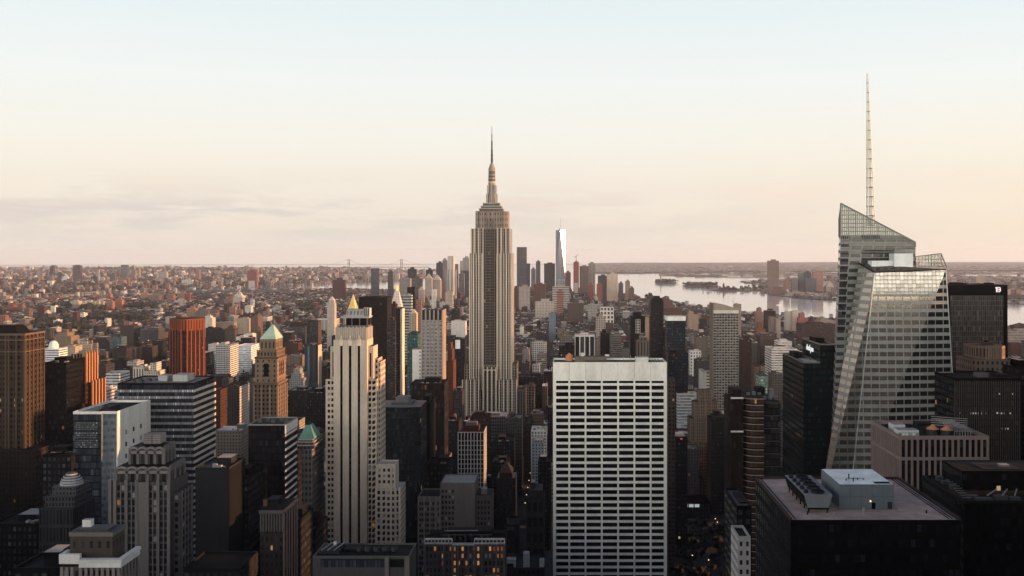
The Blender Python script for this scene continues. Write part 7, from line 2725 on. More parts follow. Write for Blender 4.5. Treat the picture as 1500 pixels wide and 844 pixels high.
tb = [o for o in COL.objects if o.get('label', '').startswith('low roof with white air units')][0]
for px, wd, h in ((741, 14, 4.5), (766, 9, 8), (790, 7, 4)):
    mb = MB()
    mb.box(X(px, 560), X(px + wd, 560), 563, 568, Z(834, 560) + 0.2, Z(834, 560) + h, P((0.50, 0.49, 0.47)), PALE)
    part(mb, 'air_unit', tb)
tb = [o for o in COL.objects if o.get('label', '').startswith('small dark roof with a red light')][0]
mb = MB()
mb.box(X(990, 860), X(1003, 860), 862, 870, Z(641, 860), Z(641, 860) + 3, P((0.5, 0.5, 0.5)), PALE)
part(mb, 'white_cabin', tb)
mb = MB()
mb.cbox(X(998, 860), 859.6, Z(641, 860) - 1.6, 1.6, 0.5, 1.0, P(RED), RED)
part(mb, 'red_light', tb, 'signred')
tb = [o for o in COL.objects if o.get('label', '').startswith('black low block with a white-rimmed')][0]
mb = MB()
mb.box(X(1084, 405), X(1096, 405), 406, 424, Z(744, 400) + 0.3, Z(744, 400) + 0.9, P((0.03, 0.03, 0.035)), (0.02, 0.02, 0.025))
part(mb, 'skylight', tb)

# ---- downtown cluster and the far boroughs
FT = [
    # x0, x1, py, Y, colour, style, label
    (487, 505, 410, 5500, (0.20, 0.075, 0.06), 'apt', 'wide dark red slab tower in front of the left inlet'),
    (543.5, 554, 393, 5000, (0.025, 0.028, 0.036), 'glass', 'black glass tower beside the inlet, lighter on its right side'),
    (568, 575.5, 398, 5600, (0.15, 0.15, 0.17), 'bands', 'grey tower with a bright right flank right of the black glass tower'),
    (585, 601, 408, 5200, (0.38, 0.36, 0.35), 'off', 'broad pale grey slab in the left of the distant downtown'),
    (597, 609, 394, 6100, (0.06, 0.06, 0.08), 'off', 'dark blocky tower behind the broad pale grey slab'),
    (602, 618, 408, 5600, (0.22, 0.18, 0.17), 'off', 'brownish wide slab right of the broad pale grey slab'),
    (624, 633.5, 395, 6000, (0.10, 0.08, 0.10), 'off', 'dark squared tower behind the tan peaked tower'),
    (622.5, 632.5, 408, 5100, (0.42, 0.36, 0.31), 'peak', 'tan tower with a peaked roof, left part of downtown'),
    (634.5, 645.5, 410, 5150, (0.46, 0.40, 0.35), 'peak', 'stone tower with a pointed spire beside the tan peaked tower'),
    (646, 652.5, 412, 5300, (0.36, 0.20, 0.16), 'apt', 'narrow red-brown tower right of the pointed stone tower'),
    (639, 648.5, 385, 6000, (0.13, 0.11, 0.13), 'off', 'tall dark tower behind the pointed stone tower'),
    (648, 654.5, 382, 6000, (0.30, 0.27, 0.27), 'peak', 'grey tower with a steep pointed top left of the rippled tower'),
    (665.5, 671, 387, 5900, (0.30, 0.22, 0.21), 'off', 'brown tower right of the rippled tower'),
    (673.6, 678, 382, 6000, (0.50, 0.40, 0.34), 'off', 'slim cream tower close to the tallest skyscraper'),
    (678, 688, 377.5, 6100, (0.40, 0.39, 0.39), 'off', 'pale grey tower touching the left edge of the tallest skyscraper'),
    (672, 680, 401, 5500, (0.26, 0.23, 0.24), 'off', 'grey slab in front of the slim cream tower'),
    (675, 688, 397, 5700, (0.05, 0.055, 0.08), 'glass', 'dark blue block left of the tallest skyscraper'),
    (632, 638.6, 424, 4700, (0.58, 0.54, 0.50), 'apt', 'small white tower in front of downtown, left part'),
    (613, 621, 425, 4800, (0.42, 0.34, 0.29), 'peak', 'tan stepped tower with a pointed cap in front of downtown'),
    (652, 663, 428, 4600, (0.46, 0.39, 0.33), 'apt', 'cream stepped block in front of the rippled tower'),
    (610, 617, 439, 3200, (0.40, 0.19, 0.13), 'apt', 'slim red tower glowing on its right, left of the tallest skyscraper'),
    (751, 760, 422, 4700, (0.20, 0.085, 0.07), 'apt', 'dark red-brown tower at the right edge of the tallest skyscraper'),
    (760, 776, 420, 4500, (0.42, 0.37, 0.33), 'apt', 'pale stepped block right of the tallest skyscraper'),
    (757, 771.5, 362, 6000, (0.20, 0.20, 0.24), 'fins', 'tall grey tower with vertical lines and lit edge right of the tallest skyscraper'),
    (771.5, 776.5, 386, 6000, (0.13, 0.13, 0.18), 'off', 'narrow dark blue tower joined to the tall grey lined tower'),
    (778, 784.5, 394, 6000, (0.27, 0.29, 0.33), 'off', 'short pale blue tower between two darker downtown towers'),
    (785, 791.5, 383, 5900, (0.20, 0.17, 0.19), 'off', 'slender brown tower with flat cap, left of the mirror tower'),
    (797, 813, 386, 5900, (0.105, 0.095, 0.14), 'off', 'wide dark purple slab left of the mirror tower'),
    (828, 836, 399, 5850, (0.28, 0.11, 0.09), 'apt', 'red-brown block right of the mirror tower'),
    (840, 848, 384, 5800, (0.42, 0.13, 0.10), 'off', 'bright red tower under construction with a crane on top'),
    (849, 862, 390, 5900, (0.28, 0.20, 0.18), 'off', 'brown wide tower right of the red tower'),
    (862, 872, 386, 5950, (0.38, 0.35, 0.31), 'off', 'tan-grey tower with dark cap right of the brown wide tower'),
    (876, 890, 404, 5500, (0.16, 0.135, 0.14), 'off', 'shaded stepped block left of the broad sunlit cream block'),
    (889, 905, 402, 5480, (0.56, 0.42, 0.33), 'apt', 'broad sunlit cream block at the tip of the island'),
    (861, 869, 417, 5300, (0.40, 0.10, 0.09), 'apt', 'left bright red block below the tan-grey tower'),
    (874, 882, 416, 5250, (0.40, 0.11, 0.09), 'apt', 'right bright red block below the shaded stepped block'),
    (906, 913, 415, 5400, (0.20, 0.17, 0.18), 'off', 'small grey-purple tower at the shore right of the cream block'),
    (916, 923, 412, 5500, (0.40, 0.28, 0.23), 'apt', 'slim rounded tan tower standing at the shore'),
    (921.5, 929, 422, 5300, (0.26, 0.15, 0.13), 'apt', 'low brown tower last at the shore before open water'),
    (781.5, 799, 416, 4700, (0.26, 0.12, 0.09), 'apt', 'brick stepped bulk in front of the dark purple slab'),
    (809, 834, 420, 4500, (0.42, 0.40, 0.37), 'bands', 'pale slanted-roof building below the mirror tower'),
    (815.5, 825.5, 427, 4200, (0.42, 0.19, 0.12), 'bands', 'orange-red banded block below the pale slanted-roof building'),
    (784, 811, 442, 3900, (0.48, 0.42, 0.37), 'apt', 'white stepped loft building in the middle distance'),
    (831, 854, 444, 3700, (0.20, 0.135, 0.12), 'apt', 'brown hulking loft building in the middle distance'),
    (861, 874, 446, 3700, (0.38, 0.36, 0.34), 'apt', 'grey loft block right of the brown hulking one'),
    (873, 887, 465, 2700, (0.42, 0.36, 0.30), 'apt', 'beige loft with sunlit corner above the white slab'),
    (879, 899, 450, 3400, (0.55, 0.51, 0.46), 'grid', 'long white loft with large windows above the white slab'),
    (1125.5, 1141, 382, 6700, (0.36, 0.235, 0.20), 'bands', 'tall rounded tower alone across the river'),
    (1128, 1149, 424, 6600, (0.30, 0.16, 0.13), 'apt', 'low red blocks at the foot of the lone tower across the river'),
    (1149, 1157, 409, 6900, (0.42, 0.22, 0.18), 'apt', 'pinkish block across the river right of the lone tower'),
    (1160, 1169, 408, 6900, (0.33, 0.31, 0.30), 'off', 'pale grey block across the river between pink and blue towers'),
    (1170, 1178, 400, 6900, (0.10, 0.115, 0.16), 'glass', 'dark blue tower across the river'),
    (1179.5, 1188, 399, 7100, (0.13, 0.12, 0.15), 'off', 'dark tower with sloped top across the river'),
    (1180, 1196, 408, 6750, (0.075, 0.085, 0.13), 'glass', 'low blue-black slab in front of the dark sloped tower'),
    (1191.5, 1206, 398, 6900, (0.44, 0.235, 0.18), 'apt', 'wide pink-brown tower with rounded top across the river'),
    (1153, 1179, 428, 6500, (0.42, 0.34, 0.28), 'apt', 'low tan terraces on the far waterfront'),
    (1180, 1225, 432, 6450, (0.52, 0.49, 0.46), 'bands', 'long white terrace on the far waterfront'),
    (1210, 1222, 420, 6900, (0.42, 0.36, 0.31), 'peak', 'stepped tan building with a cap across the river'),
    (1430, 1444, 405, 7500, (0.44, 0.34, 0.26), 'apt', 'tan tower peeking over the black framed tower'),
    (1477.5, 1480.5, 424, 6000, (0.60, 0.36, 0.26), 'apt', 'thin glowing slab right of the black framed tower'),
    (1482, 1487, 424, 6000, (0.28, 0.22, 0.25), 'apt', 'left of two ribbed towers at the right edge across the river'),
    (1489, 1496, 424, 6000, (0.44, 0.22, 0.17), 'apt', 'right of two ribbed towers at the right edge across the river'),
    # left, beyond the east river
    (55.7, 59.5, 393, 9500, (0.42, 0.28, 0.24), 'apt', 'thin pink tower far left on the horizon plain'),
    (73, 78, 390, 9500, (0.12, 0.10, 0.13), 'off', 'dark tower with a lit right edge far left'),
    (72, 77, 404, 8800, (0.30, 0.28, 0.29), 'off', 'pale lower tower in front of the dark lit-edged tower'),
    (85, 88, 398, 9000, (0.15, 0.14, 0.18), 'off', 'thin dark tower right of the dark lit-edged tower'),
    (90, 101, 410, 8700, (0.44, 0.46, 0.44), 'peak', 'pale green-grey tapering tower far left'),
    (107, 117.5, 389, 9000, (0.20, 0.13, 0.15), 'off', 'broad dark red tower far left'),
    (117.8, 120, 414, 8200, (0.60, 0.55, 0.48), 'plain', 'thin white chimney stack right of the broad dark red tower'),
    (133, 140, 405, 8800, (0.13, 0.12, 0.17), 'off', 'blue-grey block right of the white chimney stack'),
    (140.5, 144.5, 395, 9000, (0.40, 0.37, 0.35), 'off', 'thin pale tower right of the blue-grey block'),
    (149, 152.5, 407, 8600, (0.46, 0.43, 0.40), 'off', 'short thin white tower far left'),
    (160.5, 168.5, 401, 8800, (0.22, 0.18, 0.20), 'off', 'grey-brown tower left of the blue-sided tower'),
    (177, 186, 388, 9200, (0.15, 0.17, 0.23), 'glass', 'blue-sided tower with a notched top far left'),
    (192, 196.5, 390, 9300, (0.40, 0.30, 0.26), 'apt', 'slim pinkish tower right of the blue-sided tower'),
    (201, 204.5, 393, 9300, (0.42, 0.31, 0.27), 'apt', 'second slim pinkish tower right of the blue-sided tower'),
    (173, 188, 407, 8400, (0.36, 0.15, 0.13), 'apt', 'wide red block below the blue-sided tower'),
    (28, 30, 414, 8000, (0.62, 0.56, 0.48), 'plain', 'left of two white power station stacks'),
    (31.3, 33.3, 414, 8000, (0.62, 0.56, 0.48), 'plain', 'right of two white power station stacks'),
    (22, 34, 424.5, 7900, (0.50, 0.45, 0.38), 'plain', 'pale power station hall under the two stacks'),
    (217, 226, 406, 8800, (0.22, 0.17, 0.20), 'off', 'purple-brown tower left of the pale twin block'),
    (232, 244, 398, 9000, (0.40, 0.37, 0.33), 'apt', 'pale twin block on the far left plain'),
    (240, 247, 412, 8300, (0.18, 0.14, 0.16), 'peak', 'dark domed tower below the pale twin block'),
    (266, 281, 410, 8000, (0.54, 0.51, 0.47), 'off', 'white boxy building on the far left plain'),
    (286, 292, 396, 9200, (0.36, 0.22, 0.20), 'apt', 'red-brown tower right of the white boxy building'),
    (296, 310, 406, 8500, (0.22, 0.14, 0.14), 'off', 'dark red block with green roof on the plain'),
    (320, 326, 408, 8500, (0.40, 0.36, 0.32), 'apt', 'left pale tower of a close pair before the red tower'),
    (327, 331, 409, 8450, (0.18, 0.16, 0.19), 'apt', 'right dark tower of a close pair before the red tower'),
    (362, 376, 396, 7600, (0.36, 0.10, 0.08), 'off', 'red tower under construction with crane, left plain'),
    (40, 46, 434, 5600, (0.36, 0.13, 0.10), 'apt', 'red slab with orange flank at the left river bank'),
    (46, 52, 436, 5550, (0.24, 0.10, 0.09), 'apt', 'dark red slab right of the red slab with orange flank'),
    (73, 88, 434, 5500, (0.33, 0.155, 0.115), 'apt', 'broad brick slab glowing in the middle at left'),
    (91, 104, 432, 5900, (0.46, 0.37, 0.33), 'fins', 'white-striped long block by the left river'),
    (125, 141, 428, 6000, (0.46, 0.42, 0.36), 'grid', 'cream building with a big dark arch by the left river'),
    (134, 142, 431, 5700, (0.42, 0.20, 0.14), 'apt', 'orange block in front of the arched cream building'),
    (154, 162, 431, 5700, (0.44, 0.20, 0.14), 'apt', 'orange peaked block right of the arched cream building'),
    (205, 217, 431, 5700, (0.46, 0.22, 0.15), 'apt', 'wide orange block before the river, left'),
    (103, 115, 441, 4700, (0.48, 0.41, 0.34), 'apt', 'cream tower with small turret left of the five cream towers'),
    (120, 125, 441, 4600, (0.50, 0.43, 0.36), 'apt', 'first from left of five cream towers in a row'),
    (126, 133, 440, 4620, (0.50, 0.43, 0.36), 'apt', 'second from left of five cream towers in a row'),
    (134, 139, 442, 4600, (0.47, 0.41, 0.34), 'apt', 'middle one of five cream towers in a row'),
    (140, 145, 441, 4620, (0.50, 0.43, 0.36), 'apt', 'fourth from left of five cream towers in a row'),
    (146, 151.5, 441, 4640, (0.48, 0.42, 0.35), 'apt', 'last on the right of five cream towers in a row'),
    (156, 165, 442, 4600, (0.42, 0.19, 0.13), 'apt', 'orange brick slab right of the five cream towers'),
    (169.5, 178.5, 439, 4650, (0.44, 0.19, 0.12), 'apt', 'tall orange brick slab right of the five cream towers'),
    (106, 113, 457, 3500, (0.20, 0.075, 0.06), 'apt', 'dark red tower with a white-green flank left of the park'),
    (-3, 8, 462, 3300, (0.36, 0.15, 0.10), 'apt', 'red-orange block at the very left edge above the tan stone tower'),
    (10, 20, 447, 4600, (0.34, 0.12, 0.09), 'apt', 'left red slab of the low row at far left'),
    (24, 33, 449, 4500, (0.34, 0.12, 0.09), 'apt', 'right red slab of the low row at far left'),
    (217, 231, 432, 5400, (0.30, 0.235, 0.22), 'apt', 'grey-pink tall slab before the river'),
    (232, 238, 432, 5400, (0.46, 0.22, 0.15), 'apt', 'narrow orange slab right of the grey-pink slab'),
    (245, 254, 432, 5400, (0.36, 0.17, 0.13), 'apt', 'red slab left of the low white block before the river'),
    (255, 268, 440, 5000, (0.50, 0.45, 0.41), 'off', 'low white block before the river'),
    (263, 271, 429, 5450, (0.44, 0.21, 0.14), 'apt', 'orange tower rising behind the low white block'),
    (272.5, 278, 430, 5450, (0.34, 0.11, 0.08), 'apt', 'red tower right of the low white block'),
    (296, 309, 432, 5500, (0.18, 0.12, 0.13), 'apt', 'dark brown slab with an orange flank before the river'),
    (320, 329, 441, 4900, (0.20, 0.17, 0.18), 'apt', 'dark grey tower left of the pink towers before the river'),
    (329.5, 341, 436, 5200, (0.40, 0.21, 0.16), 'apt', 'pink-red tower left of the pale stepped tower'),
    (342, 355, 435, 5150, (0.46, 0.44, 0.41), 'peak', 'pale stepped pointed tower below the red crane tower'),
    (366.5, 371.5, 438, 4700, (0.46, 0.50, 0.52), 'off', 'pale blue slim tower below the red crane tower'),
    (273, 286, 452, 4000, (0.42, 0.23, 0.16), 'apt', 'brown block with orange flank above the orange finned tower'),
    (287, 305, 455, 3900, (0.30, 0.22, 0.19), 'apt', 'low grey-brown row right of the brown block with orange flank'),
    (307, 318, 455, 3800, (0.27, 0.185, 0.16), 'apt', 'brown tower with a tan flank above the white gridded block'),
    (323, 330, 458, 3700, (0.18, 0.10, 0.09), 'apt', 'small dark brick tower right of the brown tower with tan flank'),
    (336, 345, 450, 4000, (0.40, 0.22, 0.155), 'apt', 'pink brick slab below the red crane tower'),
    (346, 354, 454, 3900, (0.36, 0.23, 0.175), 'apt', 'tan brick slab below the red crane tower'),
]
SIDE_D = {0: 30}
for x0, x1, py, Y, c, kind, lab in FT:
    st = {'apt': S(c, bay=6, st=6, fu=0.45, fv=0.5), 'off': S(c, bay=5, st=7, fu=0.6, fv=0.55), 'glass': S(c, (0.05, 0.06, 0.08), bay=5, st=7, fu=0.8, fv=0.7, met=0.3),
          'bands': S(c, bay=9, st=8, fu=1.1, fv=0.4), 'fins': S(c, bay=7, st=60, fu=0.5, fv=0.95), 'grid': S(c, bay=12, st=14, fu=0.6, fv=0.6),
          'peak': S(c, bay=6, st=6, fu=0.45, fv=0.5), 'plain': P(c)}[kind]
    st['lit'] = 0.0
    wd = (x1 - x0) / F * Y
    D = max(14, min(40, wd * 0.9))
    o = B(lab, x0, x1, py, Y=Y, D=D, st=st, roof=R.choice((ROOF, PALE, PALE, (0.3, 0.25, 0.22))), k='twr', pent=False, cap='peak' if kind == 'peak' else None)
    if kind in ('apt', 'off', 'bands') and wd > 26:
        m = MB()
        a, b = X(x0, Y), X(x1, Y)
        zt = Z(py, Y)
        m.box(a + wd * 0.3, b - wd * 0.25, Y + D * 0.3, Y + D * 0.7, zt, zt + R.uniform(5, 11), P(tuple(v * 0.85 for v in c)), ROOF)
        part(m, 'penthouse', o)
    if 'crane' in lab:
        m = MB()
        a, b = X(x0, Y), X(x1, Y)
        zt = Z(py, Y)
        m.cbox((a + b) / 2, Y + 8, zt, 3, 3, 34, P((0.4, 0.25, 0.2)), RED)
        m.bar(((a + b) / 2 - 12, Y + 8, zt + 26), ((a + b) / 2 + 14, Y + 8, zt + 46), 2.4, P((0.42, 0.25, 0.2)))
        part(m, 'crane', o)
        m = MB()
        hgt = zt - 0
        m.box(a + wd * 0.15, b - wd * 0.2, Y - 1.0, Y - 0.05, gz(a, Y), zt * 0.45, P((0.42, 0.38, 0.36)), GREY)
        part(m, 'finished_floors', o)
# ================================================================== statue, bridges, lamps
def statue():
    x, Y = G(968, 413.6)
    z = gz(x, Y) + 3
    t = thing('statue', 'small standing robed statue on a tall pedestal on its own island', 'statue', (x, Y, z))
    mb = MB()
    mb.cyl(x, Y, 34, z - 2, z + 8, P((0.35, 0.32, 0.28)), 10)
    mb.prism([(x - 12, Y - 12), (x + 12, Y - 12), (x + 12, Y + 12), (x - 12, Y + 12)], z + 8, z + 47, P((0.40, 0.36, 0.31)), None,
             [(x - 7, Y - 7), (x + 7, Y - 7), (x + 7, Y + 7), (x - 7, Y + 7)])
    part(mb, 'pedestal', t)
    mb = MB()
    g = P((0.22, 0.30, 0.26))
    prof = ((0, 6.5), (12, 6.0), (22, 5.2), (30, 4.6), (33, 2.4), (36, 2.6), (39, 2.2), (41, 0.8))
    for (h0, r0), (h1, r1) in zip(prof, prof[1:]):
        mb.cyl(x, Y, r0, z + 47 + h0, z + 47 + h1, g, 10, None, r1)
    mb.bar((x - 4, Y, z + 78), (x - 6, Y, z + 92), 2.2, g)
    part(mb, 'robed_figure', t)


statue()


def big_bridge():
    a, b = G(505, 393.0), G(596, 393.6)
    Y = 17500.0
    xa, xb = X(511, Y), X(588, Y)
    t = thing('suspension_bridge', 'faint suspension bridge with two tall towers far off on the bay', 'bridge', ((xa + xb) / 2, Y, gz(0, Y)))
    z0 = gz(xa, Y)
    st = P((0.22, 0.2, 0.2))
    for xx in (xa, xb):
        mb = MB()
        for dx_ in (-14, 14):
            mb.box(xx + dx_ - 5, xx + dx_ + 5, Y - 6, Y + 6, z0, z0 + 211, st, GREY)
        for h in (70, 140, 203):
            mb.box(xx - 10, xx + 10, Y - 4, Y + 4, z0 + h, z0 + h + 10, st, GREY)
        part(mb, 'bridge_tower', t)
    mb = MB()
    mb.box(xa - 500, xb + 500, Y - 15, Y + 15, z0 + 66, z0 + 76, st, GREY)
    part(mb, 'deck', t)
    mb = MB()
    n = 24
    for i in range(n):
        u0, u1 = i / n, (i + 1) / n
        f = lambda u: z0 + 82 + 126 * (2 * u - 1) ** 2
        mb.bar((xa + (xb - xa) * u0, Y, f(u0)), (xa + (xb - xa) * u1, Y, f(u1)), 3, st)
    mb.bar((xa, Y, z0 + 208), (xa - 480, Y, z0 + 76), 3, st)
    mb.bar((xb, Y, z0 + 208), (xb + 480, Y, z0 + 76), 3, st)
    part(mb, 'main_cable', t)


big_bridge()


def near_bridge():
    Y = 6150.0
    xa, xb = X(290, Y), X(392, Y)
    z0 = gz(xa, Y)
    t = thing('suspension_bridge', 'blue-grey bridge deck crossing the narrow river behind brick towers, left', 'bridge', ((xa + xb) / 2, Y, z0))
    st = P((0.16, 0.20, 0.27))
    for xx in (xa, xb):
        mb = MB()
        for dx_ in (-10, 10):
            mb.box(xx + dx_ - 3, xx + dx_ + 3, Y - 3, Y + 3, z0 - 2, z0 + 98, st, GREY)
        for h in (45, 90):
            mb.box(xx - 7, xx + 7, Y - 2, Y + 2, z0 + h, z0 + h + 6, st, GREY)
        part(mb, 'bridge_tower', t)
    mb = MB()
    mb.box(xa - 110, xb + 190, Y - 18, Y + 18, z0 + 38, z0 + 46, st, (0.14, 0.15, 0.17))
    k = xa - 90
    while k < xb + 180:
        mb.box(k - 2.5, k + 2.5, Y - 5, Y + 5, z0 - 2, z0 + 38, st, GREY)
        k += 90 if (k < xa or k > xb) else 5000
        if xa < k < xb:
            k = xb + 40
    part(mb, 'deck', t)
    mb = MB()
    n = 20
    f = lambda u: z0 + 50 + 46 * (2 * u - 1) ** 2
    for i in range(n):
        u0, u1 = i / n, (i + 1) / n
        mb.bar((xa + (xb - xa) * u0, Y, f(u0)), (xa + (xb - xa) * u1, Y, f(u1)), 2.0, st)
    mb.bar((xa, Y, z0 + 96), (xa - 105, Y, z0 + 46), 2.0, st)
    mb.bar((xb, Y, z0 + 96), (xb + 180, Y, z0 + 46), 2.0, st)
    part(mb, 'main_cable', t)


near_bridge()

# ================================================================== city fill on the street grid
AV0, AVP, STP = -52.0, 252.0, 80.0


def fill_style(Y):
    r = R.random()
    c = R.choice((BRICK, RED, TAN, BEIGE, WHITE, WHITE, GREY, GREY, BROWN, BROWN, CHAR, CHAR, PINK, (0.20, 0.15, 0.14), (0.36, 0.33, 0.32)))
    v = R.uniform(0.5, 1.0)
    c = tuple(min(0.7, x * v) for x in c)
    if r < 0.55:
        s = S(c, bay=3.0, st=3.3, fu=0.45, fv=0.5)
    elif r < 0.75:
        s = S(c, bay=3.6, st=4.2, fu=0.62, fv=0.58)
    elif r < 0.88:
        s = bands(c)
    else:
        s = fins(c)
    s['lit'] = 0.006 if Y < 1800 else 0.002
    return s


def roof_col():
    r = R.random()
    if r < 0.30:
        v = R.uniform(0.40, 0.72)
        return (v, v * 0.985, v * 0.955)
    if r < 0.66:
        v = R.uniform(0.10, 0.24)
        return (v, v * 0.94, v * 0.9)
    v = R.uniform(0.03, 0.08)
    return (v, v, v * 1.03)


def fill_building(mb, f, near):
    x0, x1, y0, y1, h, st, rc = f
    zb = gz(x0, y0)
    z1 = zb + h
    mb.box(x0, x1, y0, y1, zb - 1, z1, st, rc)
    w_, d_ = x1 - x0, y1 - y0
    if near:
        mb.rim(x0, x1, y0, y1, z1, 0.45, 0.9, P(tuple(c * 0.95 for c in st['col'])))
    if w_ > 9 and d_ > 9 and R.random() < 0.8:
        pw, pd = w_ * R.uniform(0.2, 0.45), d_ * R.uniform(0.2, 0.4)
        px, py = x0 + (w_ - pw) * R.uniform(0.1, 0.9), y0 + (d_ - pd) * R.uniform(0.15, 0.85)
        mb.box(px, px + pw, py, py + pd, z1, z1 + R.uniform(2.2, 4.5), P(tuple(c * R.uniform(0.6, 1.1) for c in st['col'])), roof_col())
    if y0 < 3000:
        if R.random() < 0.22:
            tx, ty = R.uniform(x0 + 2.5, x1 - 2.5), R.uniform(y0 + 2.5, y1 - 2.5)
            mb.cyl(tx, ty, 1.7, z1 + 2, z1 + 5.4, P(BROWN), 8)
            mb.cyl(tx, ty, 1.9, z1 + 5.4, z1 + 6.8, P((0.07, 0.05, 0.045)), 8, None, 0.1)
            mb.cbox(tx, ty, z1, 1.6, 1.6, 2.0, P(DARK), DARK)
        for _ in range(R.randrange(0, 4)):
            mb.cbox(R.uniform(x0 + 2, x1 - 2), R.uniform(y0 + 2, y1 - 2), z1, R.uniform(1, 3), R.uniform(1, 3), R.uniform(0.8, 2), P(R.choice((GREY, PALE, CHAR, WHITE))), roof_col())


def clear(x0, x1, y0, y1, g=1.5):
    for a, b, c, d in FOOT_NEAR:
        if x0 < b + g and x1 > a - g and y0 < d + g and y1 > c - g:
            return False
    return True


def px_ok(x, y):
    return -60 < VX + x / y * F < 1560


fills = []
blk = -8
ny = int(7400 / STP)
for j in range(-9, ny):
    yb0 = j * STP + 9
    yb1 = (j + 1) * STP - 9
    ym = (yb0 + yb1) / 2
    FOOT_NEAR = [f for f in FOOT if f[2] < yb1 + 5 and f[3] > yb0 - 5]
    for i in range(-18, 14):
        xa, xb = AV0 + i * AVP + 14, AV0 + (i + 1) * AVP - 14
        # keep to what the picture (and a step to the side of it) can show
        if ym > 60 and (xb < X(-160, ym) - 60 or xa > X(1660, ym) + 60):
            continue
        if ym <= 60 and (xb < -700 or xa > 900):
            continue
        if not pip((xa + xb) / 2, ym, MANH):
            if not (pip(xa + 30, ym, MANH) or pip(xb - 30, ym, MANH)):
                continue
        # a park and small squares stay open
        if 60 < (xa + xb) / 2 < 190 and 640 < ym < 1000:
            continue
        x = xa
        while x < xb - 8:
            wdt = min(R.uniform(12, 38) if ym < 1300 else R.uniform(8, 30), xb - x)
            if wdt < 8:
                break
            rows = ((yb0, ym - 1.0), (ym + 1.0, yb1)) if R.random() < 0.75 else ((yb0, yb1),)
            for y0, y1 in rows:
                if R.random() < 0.05:
                    continue
                x0, x1 = x + 0.3, x + wdt - 0.3
                cxm = (x0 + x1) / 2
                if not pip(cxm, y0, MANH):
                    continue
                if y0 < 640:
                    lim = 262 - 0.324 * max(y1, 0) - 14
                    pxs = [VX + xx / max(yy, 1) * F for xx in (x0, x1) for yy in (y0, y1)]
                    inside = y1 > 20 and max(pxs) > -40 and min(pxs) < 1560
                    if y0 < -30:
                        h = R.uniform(195, 258) if R.random() < 0.7 else R.uniform(120, 195)  # unseen row behind the camera, made tall to hold back low sky light
                    elif inside:
                        h = min(lim, R.uniform(70, 190))
                    elif 0 < cxm < 520 and y0 > -10:
                        h = R.uniform(238, 261)  # unseen towers off to the right, made tall to shade the near ones
                    elif y0 < 40 and abs(cxm) < 60:
                        h = 0
                    else:
                        h = R.uniform(60, 150)
                        if cxm > 0 and R.random() < 0.10:
                            h = R.uniform(150, 225)
                elif y0 < 1100:
                    h = R.uniform(22, 62) if R.random() < 0.8 else R.uniform(60, 95)
                    if px_ok(cxm, y0) is False:
                        h = R.uniform(60, 170)
                elif y0 < 2400:
                    h = R.uniform(13, 40) if R.random() < 0.86 else R.uniform(40, 80)
                elif cxm > 150 and y0 > 2900:
                    h = R.uniform(9, 19) if R.random() < 0.92 else R.uniform(20, 40)
                elif y0 < 4700:
                    h = R.uniform(9, 19) if R.random() < 0.93 else R.uniform(20, 48)
                else:
                    h = R.uniform(12, 26) if cxm < -900 or R.random() < 0.7 else R.uniform(26, 60)
                if h < 8:
                    continue
                if not clear(x0, x1, y0, y1):
                    # try to keep the remaining strip behind
                    if not clear(x0, x1, (y0 + y1) / 2, y1):
                        continue
                    y0 = (y0 + y1) / 2
                fills.append((x0, x1, y0, y1, h, fill_style(y0), roof_col()))
            x += wdt

# which of them show: a coarse front-to-back cover buffer over all boxes
cover = np.zeros((422, 750), dtype=bool)
items = [(Y, a, b, t, -1) for Y, a, b, t in RECTS]
for n, f in enumerate(fills):
    x0, x1, y0, y1, h = f[:5]
    if y0 < 30:
        continue
    a = VX + min(x0 / y0, x0 / y1) * F
    b = VX + max(x1 / y0, x1 / y1) * F
    zt = gz(x0, y0) + h
    t = min(EY + (EH - zt) / y0 * F, EY + (EH - zt) / y1 * F)
    items.append((y0, a, b, t, n))
items.sort(key=lambda q: q[0])
seen = {}
for Y, a, b, t, n in items:
    i0, i1, j0 = max(0, int(a / 2)), min(750, int(b / 2) + 1), max(0, int(t / 2))
    if i0 >= i1 or j0 >= 422:
        continue
    reg = cover[j0:, i0:i1]
    if n >= 0:
        v = int((~reg).sum())
        if v:
            seen[n] = v
    reg[:] = True
order = sorted(seen, key=lambda n: -seen[n])
placed = sum(1 for o in COL.objects if o.parent is None and o.get('category'))
KEEP = max(0, 285 - placed)
chosen = [n for n in order[:KEEP] if seen[n] > 14]
LAND = sorted(((o.location.x / o.location.y * F + VX, o.location.y, o['label']) for o in COL.objects if o.get('category') == 'skyscraper' or o.get('category') in ('office tower', 'apartment tower', 'art deco tower')), key=lambda q: q[0])
ANCH = [(60, 'the tan stone tower at the left edge'), (113, 'the pinnacled dark tower'), (145, 'the white-walled glass tower'), (205, 'the scalloped crown tower'), (235, 'the long banded block'), (264, 'the orange finned tower'),
        (327, 'the white gridded concrete block'), (392, 'the green pyramid tower'), (448, 'the mansard-topped narrow tower'), (514, 'the striped stone tower'), (588, 'the bowed glass tower'), (634, 'the shining grid tower'),
        (690, 'the small white grid tower'), (718, 'the tallest skyscraper'), (765, 'the long white roof'), (893, 'the white slab'), (962, 'the banded tower with stepped crown'), (991, 'the blue glass tower'), (1036, 'the stepped tan building'),
        (1063, 'the checkered balcony tower'), (1105, 'the brown banded tower'), (1185, 'the sign tower'), (1310, 'the faceted glass tower'), (1433, 'the black framed tower')]


